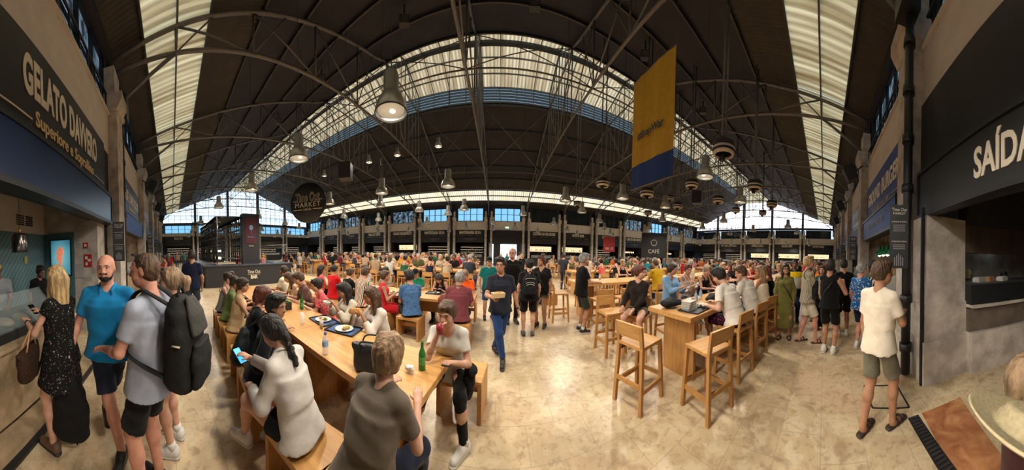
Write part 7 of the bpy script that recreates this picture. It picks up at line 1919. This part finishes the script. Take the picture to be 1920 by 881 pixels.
for i in range(9): B.ell((rs.uniform(-.03, .03), rs.uniform(-.03, .03), .02 + rs.uniform(0, .035)), (.02, .012, .022), frame(rs.uniform(0, 3), rs.uniform(0, 2)), .006)
blob_obj('paper', B, .005, mat('paper_white', (.6, .58, .54)), r, .002, 90); tag(r, 'crumpled white napkin on the long table beside the green bottle', 'napkin')
m_plate = mat('white_china', (.66, .64, .6), .25, 0, .02); m_tray = mat('black_tray', (.02, .022, .028), .5); m_traylin = mat('blue_tray_liner', (.03, .08, .2), .6, 0, .2)
def tray(loc, rz, lab, liner=None, w_=.21, d_=.15):
    r = empty('serving_tray', loc, rz); mb = MB(); mb.box(-w_, w_, -d_, d_, 0, .006)
    for a in ((-w_, w_, -d_, -d_ + .01), (-w_, w_, d_ - .01, d_), (-w_, -w_ + .01, -d_, d_), (w_ - .01, w_, -d_, d_)): mb.box(*a, .006, .022)
    mb.build('tray', m_tray, r)
    if liner: MB().box(-w_ + .015, w_ - .015, -d_ + .015, d_ - .015, .006, .008).build('paper_liner', liner, r)
    return tag(r, lab, 'tray')
def plate(loc, lab, food, seed=0, rad=.12):
    r = empty('dinner_plate', loc); MB().lathe([(0, .006), (rad * .62, .006), (rad * .7, .012), (rad, .022), (rad, .018), (rad * .65, 0), (0, 0)], 32).build('plate', m_plate, r)
    rs = np.random.default_rng(seed)
    for nm, c_, n in food:
        B = Blob()
        cx, cy = rs.uniform(-.035, .035), rs.uniform(-.035, .035)
        for i in range(n): B.ell((cx + rs.uniform(-.035, .035), cy + rs.uniform(-.03, .03), .018 + rs.uniform(0, .014)), (rs.uniform(.012, .022), rs.uniform(.012, .02), rs.uniform(.008, .016)), k=.006)
        o = blob_obj(nm, B, .006, mat('food_' + nm, c_, .6, 0, .3, 30), r, .0015, 90)
    return tag(r, lab, 'plate')
tray(onA(1.38, .20), RA + .3, 'black tray with blue liner before the woman eating a sandwich', m_traylin); pl_ = onA(1.37, .2, .770)
plate(pl_, 'white plate of yellow food on the tray by the woman eating a sandwich', [('fries', (.6, .38, .06), 14), ('meat', (.3, .14, .06), 6)], 1)
tray(onA(1.82, .20), RA - .1, 'black tray with blue liner before the woman with the bowl', m_traylin); plate(onA(1.84, .2, .770), 'white plate with greens and egg before the woman with the bowl', [('egg', (.6, .4, .08), 8), ('greens', (.06, .16, .03), 8), ('tomato', (.5, .08, .04), 4)], 2)
def glass_cup(loc, lab, liquid=None, h=.12, r0=.026):
    r = empty('drinking_glass', loc); MB().lathe([(0, 0), (r0 * .85, 0), (r0 * 1.1, h), (r0 * 1.02, h), (r0 * .8, .006), (0, .006)], 20).build('glass', glass('tumbler', (.85, .9, .92), .3), r)
    if liquid: MB().lathe([(0, .008), (r0 * .78, .008), (r0 * .98, h * .75), (0, h * .75)], 16).build('drink', liquid, r)
    return tag(r, lab, 'glass')
glass_cup(onA(1.60, .0), 'small glass of beer between the two trays on the long table', m_amb)
glass_cup(onA(1.90, -.12), 'clear stemmed glass on the long table by the left tray', None, .16, .03)
# sandwich and bowl in hands
r = empty('sandwich', wloc(EB, (EB['hd'][0] + EB['hd'][1]) / 2 + (0, .07, .03))); B = Blob(); B.cone((-.06, 0, 0), (.06, 0, 0), .034, .034, .01); B.cone((-.05, 0, .02), (.05, 0, .022), .03, .03, .01); blob_obj('bread', B, .006, mat('crusty_bread', (.5, .28, .1), .8, 0, .25, 20), r, .002, 60); tag(r, 'crusty sandwich in the hands of the woman in a white blouse', 'sandwich'); r.rotation_euler[2] = .4
r = empty('soup_bowl', wloc(CB, (CB['hd'][0] + CB['hd'][1]) / 2 + (0, .08, .0))); MB().lathe([(0, 0), (.035, 0), (.062, .03), (.075, .06), (.07, .06), (.055, .03), (0, .015)], 28).build('bowl', m_plate, r); MB().lathe([(0, .045), (.062, .045)], 20).build('soup', mat('pale_soup', (.45, .42, .2), .4), r); tag(r, 'white bowl held up by the woman in the cream blouse', 'bowl')
r = empty('drink_cup', wloc(VW, VW['hd'][0] + (-.03, .06, .02))); MB().lathe([(0, 0), (.03, 0), (.036, .08), (.032, .08), (.026, .01)], 20).build('cup', mat('dark_red_cup', (.25, .02, .03), .3), r); tag(r, 'dark red cup at the lips of the woman in the V neck tee', 'cup')
# planter box with greens in the middle of the row
r = empty('planter_box', onA(2.78, -.02), RA); mb = MB()
for a in ((-.17, .17, -.09, -.075), (-.17, .17, .075, .09), (-.17, -.155, -.09, .09), (.155, .17, -.09, .09), (-.17, .17, -.09, .09)): mb.box(*a, 0, .012 if a[1] - a[0] > .3 and a[3] - a[2] > .1 else .13)
mb.build('box', mat('dark_box_wood', (.02, .017, .015), .6), r)
rs = np.random.default_rng(5)
for nm, cc, x0 in (('green_leaves', (.07, .26, .03), -.1), ('pale_leaves', (.3, .33, .06), .08), ('red_leaves', (.2, .04, .05), 0)):
    mb = MB()
    for i in range(90):
        x, y = x0 + rs.normal(0, .045), rs.uniform(-.07, .07); z = .11 + rs.uniform(0, .07); a = rs.uniform(0, 6.28); l = rs.uniform(.02, .04); t = rs.uniform(-.3, .9)
        d = np.array([cos(a) * cos(t), sin(a) * cos(t), sin(t)]) * l; n = np.array([-sin(a), cos(a), 0]) * l * .35; p = np.array([x, y, z])
        mb.add([p, p + d * .5 + n, p + d, p + d * .5 - n], [(0, 1, 2, 3)])
    mb.tube([(x0, 0, .05), (x0, 0, .12)], .05, 8)
    o = mb.build(nm, mat(nm, cc, .6, 0, .3, 30), r); o['kind'] = 'stuff'
tag(r, 'dark wooden condiment box full of green leaves on the long table', 'planter')
for i, (t, o__, lb) in enumerate(((3.25, .12, 'small plate before the man in brown'), (3.9, .15, 'plate before the woman in pale yellow'), (3.4, -.2, 'plate before the woman in green'), (2.95, -.25, 'plate before the woman in beige'))): plate(onA(t, o__), 'white ' + lb, [('bread', (.45, .3, .15), 6)], i + 5, .1)
for t, o__, lb in ((4.2, .1, 'wine glass raised over the far end of the long table'), (3.6, -.1, 'wine glass beside the woman in green')):
    r = empty('wine_glass', onA(t, o__)); MB().lathe([(0, 0), (.03, 0), (.03, .003), (.004, .006), (.004, .09), (.03, .12), (.036, .16), (.03, .2), (.028, .2), (.033, .16), (.0, .1)], 20).build('glass', glass('tumbler', (.85, .9, .92), .3), r); tag(r, lb, 'glass')
# middle row table things
for i, (t, o__, kind, lb) in enumerate(((1.0, .18, 'tray', 'black tray before the woman in the black tank'), (.3, .15, 'tray', 'black tray with a blue sheet before the man in orange'), (1.75, 0, 'plate', 'white plate before the youth in green'), (2.0, -.15, 'plate', 'white plate by the woman in red'), (2.6, .1, 'plate', 'white plate by the striped shirt'), (3.1, 0, 'plate', 'white plate by the woman in black with the low back'))):
    p = rowC(t, o__, .76)
    if kind == 'tray': tray(p, 0, lb, m_traylin if i == 1 else None); plate(p + Vector((.03, 0, .010)), 'plate of food on the ' + lb, [('fries', (.6, .38, .06), 8), ('greens', (.06, .16, .03), 5)], 20 + i, .09)
    else: plate(p, lb, [('greens', (.06, .16, .03), 5), ('fries', (.6, .38, .06), 6)], 20 + i, .1)
r = empty('draped_bag', (rowC(2.0, -1.0).x, rowC(2.0, -1.0).y, .62)); B = Blob(); B.loft((0, 0, 0), np.eye(3), [(-.17, .1, .06, 0), (-.1, .14, .09, 0), (.06, .13, .08, 0), (.15, .08, .05, 0)], .03); blob_obj('body', B, .012, mat('cream_canvas', (.5, .44, .32), .85, 0, .08, 8, .2), r, .008, 26)
V, F = tubeVF(smooth_path([(-.06, 0, .14), (-.03, .06, .38), (.0, .1, .5), (.05, .06, .38), (.06, 0, .14)]), .008, 5); child('strap', [(V, F, 0)], [mat('cream_canvas', (.5, .44, .32))], r); tag(r, 'cream drawstring rucksack hanging behind the woman in red', 'bag')
r = empty('red_rucksack', (-1.12, 4.28, 0)); B = Blob(); B.loft((0, 0, .86), np.eye(3), [(-.22, .12, .07, 0), (-.1, .15, .1, 0), (.1, .14, .09, 0), (.2, .06, .05, 0)], .03); blob_obj('body', B, .012, mat('brick_red_nylon', (.22, .05, .04), .7, 0, .15, 10, .2), r, .004, 22); tag(r, 'brick red rucksack standing on the bench end between burgundy and blue shirts', 'bag'); r.location[2] = -.18
# high table G things
def onG(x, y, z=.99): return Vector((x, y, z))
tr_ = tray(onG(2.62, 1.84), .12, 'black tray stacked with white food boxes at the end of the right table', w_=.26, d_=.17)
m_fb = mat('grey_white_carton', (.5, .5, .47), .7, 0, .05)
for i in range(4):
    o = MB().prism([(-.085, 0), (.085, 0), (.1, .035), (-.1, .035)], 1, -.075, .075).build('food_carton', m_fb); o.location = onG(2.50, 1.88 + .004 * i, 1.0 + .032 * i); o.rotation_euler[2] = .1 * (i - 1); tag(o, 'empty white food carton on the black tray, %s in the stack' % ('bottom', 'second', 'third', 'topmost')[i], 'food carton', 'cartons stacked on the tray')
r = empty('crumpled_paper', onG(2.78, 1.82, 1.0)); B = Blob(); rs = np.random.default_rng(9)
for i in range(16): B.ell((rs.uniform(-.11, .08), rs.uniform(-.1, .1), .015 + rs.uniform(0, .035)), (.035, .02, .016), frame(rs.uniform(0, 3), rs.uniform(-.6, .6)), .01)
blob_obj('paper', B, .007, mat('paper_white', (.6, .58, .54)), r, .002, 80); tag(r, 'crumpled white greaseproof paper on the black tray', 'paper')
for (x, y, sx_, lb) in ((2.42, 2.2, .2, 'black folded jacket on the corner of the right table'), (3.3, 1.95, .2, 'black bag lying on the right table before the white tee man')):
    r = empty('black_bag', onG(x, y)); B = Blob(); rs = np.random.default_rng(int(x * 10))
    for i in range(7): B.ell((rs.uniform(-.09, .09), rs.uniform(-.06, .06), .05 + rs.uniform(0, .04)), (.1, .07, .05), frame(rs.uniform(0, 3)), .03)
    blob_obj('body', B, .011, m_nylon, r, .005, 30, [((0, 0, .003), (0, 0, -1))]); tag(r, lb, 'bag')
for i, (x, y, lb) in enumerate(((3.05, 2.15, 'by the phone'), (3.35, 2.25, 'before the pale tank'), (3.7, 2.1, 'by the second white tee'), (4.0, 2.2, 'before the looking down blonde'), (4.5, 2.1, 'further down the right table'))):
    r = empty('water_bottle', onG(x, y)); MB().lathe([(0, 0), (.03, 0), (.032, .02), (.032, .12), (.014, .17), (.013, .185)], 16).build('bottle', m_pet, r); MB().lathe([(.0325, .05), (.0325, .1)], 16).build('label', mat('blue_white_label', (.25, .4, .65)), r); MB().lathe([(0, .2), (.015, .2), (.015, .18), (0, .18)], 10).build('cap', mat('blue_cap', (.03, .1, .5)), r); tag(r, 'small water bottle on the right table ' + lb, 'bottle', 'water bottles on the right table')
for i, (x, y, lb) in enumerate(((3.15, 2.3, 'by the light blue shirt'), (3.9, 1.9, 'by the second white tee man'), (4.6, 2.3, 'before the woman turned sideways'), (5.6, 2.2, 'before the fair long haired woman'))): plate(onG(x, y), 'white plate on the right table ' + lb, [('fries', (.6, .38, .06), 6), ('meat', (.3, .14, .06), 4)], 40 + i, .11)
# high table F things
for i, (x, y, lb) in enumerate(((2.55, 5.2, 'white plate beside the grey haired man in black'), (4.4, 5.6, 'white plate before the blonde in black'), (4.9, 5.5, 'white plate before the woman lifting her phone'))): plate((x, y, 1.02), lb, [('bread', (.45, .3, .15), 5)], 60 + i, .1)
for i, (x, y, c_, lb) in enumerate(((3.0, 5.6, (.6, .55, .4), 'cream squeeze bottle before the olive tank woman'), (3.6, 5.55, (.6, .6, .6), 'white salt pot on the centre high table'), (2.35, 5.5, (.25, .3, .3), 'dark tumbler beside the grey haired man in black'), (4.75, 5.65, (.6, .65, .7), 'clear bottle before the mustard shirt man'))):
    o = MB().lathe([(0, 0), (.03, 0), (.03, .1), (.022, .13), (.008, .16), (0, .16)], 14).build('table_bottle', mat('bottle_tint_%d' % i, c_, .4, 0, 0)); o.location = (x, y, 1.02); tag(o, lb, 'bottle')
# straw hat on the girl's back
a_ = AZ(1942); r = empty('straw_hat', (.66 * sin(a_), .66 * cos(a_), 1.27), -a_); r.rotation_euler[0] = R(-22); V = []; F = []; ns = 64; nr = 20
for i in range(nr):
    rr = .02 + .0105 * i; z = (.05 if i < 6 else .05 * (1 - (i - 6) / 5) if i < 11 else .012 * (i - 11) / 8) + (.003 if i % 2 else -.003)
    for k in range(ns):
        t = 2 * pi * k / ns; V.append((rr * cos(t), rr * sin(t), z - rr * cos(t) * .24 + .1 * (rr / .24) ** 2 * abs(cos(t)) * .25))
        if i: F.append(((i - 1) * ns + k, (i - 1) * ns + (k + 1) % ns, i * ns + (k + 1) % ns, i * ns + k))
o2 = MB().add(V, F, 0, True).build('weave', mat('pale_straw', (.55, .46, .28), .8, 0, .12, 60, .1), r); md = o2.modifiers.new('t', 'SOLIDIFY'); md.thickness = .006
tag(r, 'wide pale straw hat slung behind the blonde girl at the right edge', 'hat')
# black jacket over the lap of the woman at the table corner
o = VW['root']; r = empty('black_jacket', o.location, o.rotation_euler[2]); B = Blob(); e_ = VW['elb'][1]
for i in range(6): B.ell(e_ + np.array([-.03 + .01 * i, -.02, -.05 - .05 * i]), (.06, .07, .05), k=.03)
blob_obj('cloth', B, .011, m_nylon, r, .005, 30); tag(r, 'black jacket hung over the forearm of the woman in the V neck tee', 'jacket')
# black bag of the blond man on the right
o = VB['root']; r = empty('shoulder_bag', o.location, o.rotation_euler[2]); B = Blob(); c = VB['pel'] + np.array([.14, .1, .18]); B.loft(c, np.eye(3), [(-.2, .13, .07, 0), (0, .15, .08, 0), (.2, .1, .05, 0)], .03); blob_obj('body', B, .012, m_nylon, r, .004, 24)
V, F = tubeVF(smooth_path([c + (0, 0, .18), VB['neck'] + (.1, .1, -.02), VB['neck'] + (.1, -.02, .05), VB['neck'] + (.1, -.13, -.1), c + (0, -.12, .1)]), .02, 6, .4); child('strap', [(V, F, 0)], [m_nylon], r); tag(r, 'black bag slung in front of the blond man in a striped shirt', 'bag')
# ------------------------------------------------------------------ the crowd further back
def stool_far():
    mb = MB(); mb.box(-.19, .19, -.19, .19, .71, .75); mb.box(-.19, .19, -.21, -.18, .82, .99)
    for ex in (-1, 1):
        for ey in (-1, 1): mb.box(ex * .18 - .02, ex * .18 + .02, ey * .18 - .02, ey * .18 + .02, 0, .71 if ey > 0 else .95)
    for z in (.26,): mb.box(-.18, .18, -.19, -.16, z, z + .05); mb.box(-.18, .18, .16, .19, z, z + .05); mb.box(-.19, -.16, -.18, .18, z, z + .05); mb.box(.16, .19, -.18, .18, z, z + .05)
    return mb.mesh('bar_stool', m_oak)
SF = stool_far()
PAL = [('black', (16, 16, 18)), ('white', (180, 174, 166)), ('black', (22, 22, 26)), ('navy', (24, 30, 52)), ('grey', (92, 94, 100)), ('red', (160, 26, 32)), ('coral', (190, 86, 78)), ('teal', (18, 96, 104)), ('cream', (170, 156, 130)), ('olive', (80, 82, 52)), ('black', (18, 18, 20)), ('navy', (30, 34, 50)), ('light blue', (100, 134, 170)), ('mustard', (160, 122, 34)), ('pink', (180, 116, 116)), ('burgundy', (84, 30, 38)), ('orange', (190, 92, 36)), ('beige', (146, 122, 98)), ('charcoal', (40, 42, 48)), ('green', (34, 84, 56)), ('charcoal', (46, 48, 54)), ('black', (20, 20, 22))]
PROTO = {}
def proto(kind, i):
    key = (kind, i)
    if key in PROTO: return PROTO[key]
    v = [('m', 'tan', ('short', 'dark'), 'tee', 0), ('f', 'fair', ('longback', 'brown'), 'tee', 8), ('m', 'pink', ('buzz', 'grey'), 'polo', 10), ('f', 'tan', ('bun', 'black'), 'tank', 14), ('f', 'fair', ('bob', 'blonde'), 'tee', 18), ('m', 'brown', ('crop', 'black'), 'tee', -6), ('f', 'fair', ('pony', 'lightbrown'), 'sleeveless', 4)][i]
    kw = {}
    if kind == 'stool': kw = dict(pose='sit', seat=.75, lean=(6, 12, 10, 14, 6, 8, 12)[i], hands=((.14, .38, 1.06), (-.14, .38 if i % 2 else .3, 1.06 if i % 3 else 1.22)))
    if kind == 'walk': kw = dict(feet=((.1, .24, 0), (-.1, -.22, .05)))
    if kind == 'stand' and i % 2: kw = dict(hands=((.12, .32, 1.15), (-.12, .32, 1.12)))
    P_ = person(None, (0, 0, 0), 0, (1.78, 1.68, 1.8, 1.66, 1.7, 1.76, 1.7)[i], v[0], v[1], v[2], (v[3], (.3, .3, .3)), ('jeans' if i in (0, 2) else 'shorts', (.03, .04, .07)), 'white' if i % 2 else 'black', look=(v[4], 8), q=2, **kw)
    PROTO[key] = [P_['root'], False, v]
    return PROTO[key]
CN = 0
def crowd(kind, i, x, y, head, label_fn, group, z=0):
    global CN
    pr = proto(kind, i); cn, cc = PAL[int(rng.integers(0, len(PAL)))]
    if pr[1]: r = dup(pr[0])
    else: r = pr[0]; pr[1] = True
    r.location = (x, y, z); r.rotation_euler[2] = -R(head); sc = rng.uniform(.96, 1.03); r.scale = (sc, sc, sc if kind != 'stool' else 1)
    for c in r.children:
        n = c.name.split('.')[0]
        if n in ('top', 'shirt'): c.material_slots[0].link = 'OBJECT'; c.material_slots[0].material = cloth(C8(*cc), 'crowd_' + cn.replace(' ', '_'))
    hn = {'dark': 'dark hair', 'brown': 'long brown hair', 'grey': 'grey cropped hair', 'black': 'black hair', 'blonde': 'blonde bob', 'lightbrown': 'light brown ponytail'}[pr[2][2][1]]
    tag(r, label_fn(cn, hn, pr[2][0]), 'person', group); CN += 1
    return r
def high_block(x, y, n_near, n_far, rown, tabn, jitter=.08, L_=2.3):
    "one high table with its sitters; rown and tabn say which"
    mb = high_simple(L_)
    o = bpy.data.objects.new('high_table', mb); col.objects.link(o); o.location = (x, y, 0)
    tag(o, 'high oak table, %s, %s' % (rown, tabn), 'table', 'high tables of the far rows')
    for side, n in ((-1, n_near), (1, n_far)):
        for j in range(n):
            px = x + (j - (n - 1) / 2) * .74 + rng.uniform(-jitter, jitter); py = y + side * (.80 + rng.uniform(-.03, .05)); hd_ = 0 if side < 0 else 180
            s_ = bpy.data.objects.new('bar_stool', SF); col.objects.link(s_); s_.location = (px, py, 0); s_.rotation_euler[2] = -R(hd_)
            pos = ['left', 'middle', 'right'][j] if n == 3 else ['left', 'right'][j] if n == 2 else 'single'
            sd = 'near' if side < 0 else 'far'
            tag(s_, 'oak bar stool, %s side %s, %s, %s' % (sd, pos, rown, tabn), 'bar stool', 'bar stools of the far rows')
            crowd('stool', int(rng.integers(0, 7)), px, py, hd_ + rng.uniform(-22, 22), lambda cn, hn, sx: '%s in %s, %s, %s side %s, %s, %s' % ('man' if sx == 'm' else 'woman', cn, hn, sd, pos, rown, tabn), 'diners at the far tables')
_hs = {}
def high_simple(L_):
    if L_ not in _hs:
        _hs[L_] = MB().box(-L_ / 2, L_ / 2, -.45, .45, .96, 1.03).box(-L_ / 2 + .2, -L_ / 2 + .26, -.35, .35, 0, .96).box(L_ / 2 - .26, L_ / 2 - .2, -.35, .35, 0, .96).mesh('high_table', m_oak)
    return _hs[L_]
tb = ['first table', 'second table', 'third table', 'fourth table', 'fifth table', 'sixth table']
for yrow, rn, xs in ((8.35, 'first left back row', [-1.9, -4.4]), (10.6, 'second left back row', [-2.2, -4.8, -7.4, -10.2, -13.4]), (13.4, 'third left back row', [-2.4, -5.2, -8.2, -11.2, -14.2]), (16.4, 'fourth left back row', [-2.6, -6.0, -9.6, -13.2]), (20, 'fifth left back row', [-3, -7.5, -12])):
    for i, x in enumerate(xs): high_block(x, yrow + rng.uniform(-.1, .1), 3, 3 if yrow < 15 else 2, rn, tb[i])
for yrow, rn, xs in ((8.6, 'first right back row', [4.2, 6.9, 9.7]), (11.6, 'second right back row', [5.0, 8.0, 15.8]), (5.4, 'white tee row', [10.2, 13.2, 16.6]), (2.5, 'right aisle row', [14.0, 17.2, 21.0, 26]), (8.3, 'right middle row', [13.2, 16.4, 20.0]), (14.5, 'third right back row', [4.4, 8.0, 12.4, 18])):
    for i, x in enumerate(xs): high_block(x, yrow + rng.uniform(-.1, .1), 3, 3 if yrow < 9 and x < 15 else 2, rn, tb[i])
# standing and walking
def st_label(where): return lambda cn, hn, sx: '%s in %s with %s standing %s' % ('man' if sx == 'm' else 'woman', cn, hn, where)
for i, (x, y, hd_, where) in enumerate(((-9.8, -.35, 150, 'in the left corridor by the cake stall'), (-10.6, .3 - .5, 200, 'in the left corridor beside the first'), (-13.5, -.2, 270, 'in the left corridor beyond the bar column'), (-16.5, .4 - .8, 90, 'deep in the left corridor'), (-20, -.3, 90, 'further in the left corridor'), (-24, .6, 90, 'near the bar end gable, left corridor'), (-26, 1.5, 100, 'before the bar end gable'), (-12.2, 8.6, 180, 'beyond the bar, left one'), (-13.4, 8.7, 170, 'beyond the bar, middle one'), (-14.5, 8.9, 190, 'beyond the bar, right one'), (-11.6, 6.0 - .6, 90, 'serving inside the bar by the poster'), (-14, 4.6, 180, 'serving deep inside the bar'),
                                        (.6, 9.6, 180, 'in the aisle beyond the bald man'), (1.4, 12.2, 200, 'in the aisle, second from the bald man'), (.2, 15.4, 0, 'in the aisle before the way out'), (1.8, 17.5, 10, 'in the aisle near the way out'), (.9, 21, 180, 'just inside the bright way out'), (2.6, 21.8, 0, 'right of the bright way out'), (3.2, 9.8, 40, 'beyond the grey haired man in black'), (2.5, 11.5, 200, 'beyond the grey haired man, further back'),
                                        (11.2, .5, 90, 'by the aisle end of the right table'), (12.6, -.1, 270, 'queuing behind the hawaiian shirt'), (13.8, .9, 90, 'walking the right corridor, first'), (15.0, -.3, 260, 'queuing at the second right stall'), (16.4, .7, 90, 'walking the right corridor, second'), (18, -.2, 270, 'queuing at the third right stall'), (20, .5, 90, 'far in the right corridor'), (22.5, -.1, 270, 'farther in the right corridor'), (25, .8, 90, 'far down by the right gable'), (28, .2, 270, 'before the right gable, left one'), (30, 1.6, 270, 'before the right gable, right one'), (9.9, -.4, 300, 'queuing past the burger stall'), (10.6, .9, 250, 'between the orange dress and the stalls'), (8.0, -.7, 180, 'at the asian stall counter'), (24, 5, 200, 'amid the far right tables'), (28, 8, 200, 'amid the farthest right tables'), (22, 12, 220, 'before the Miguel Castro stall'), (30, 13, 250, 'before the Henrique stall'), (-18, 8.5, 120, 'left of the back rows'), (-20, 12, 120, 'far left of the back rows'))):
    crowd('walk' if i % 3 == 2 else 'stand', int(rng.integers(0, 7)), x, y, hd_, st_label(where), 'people standing in the aisles')
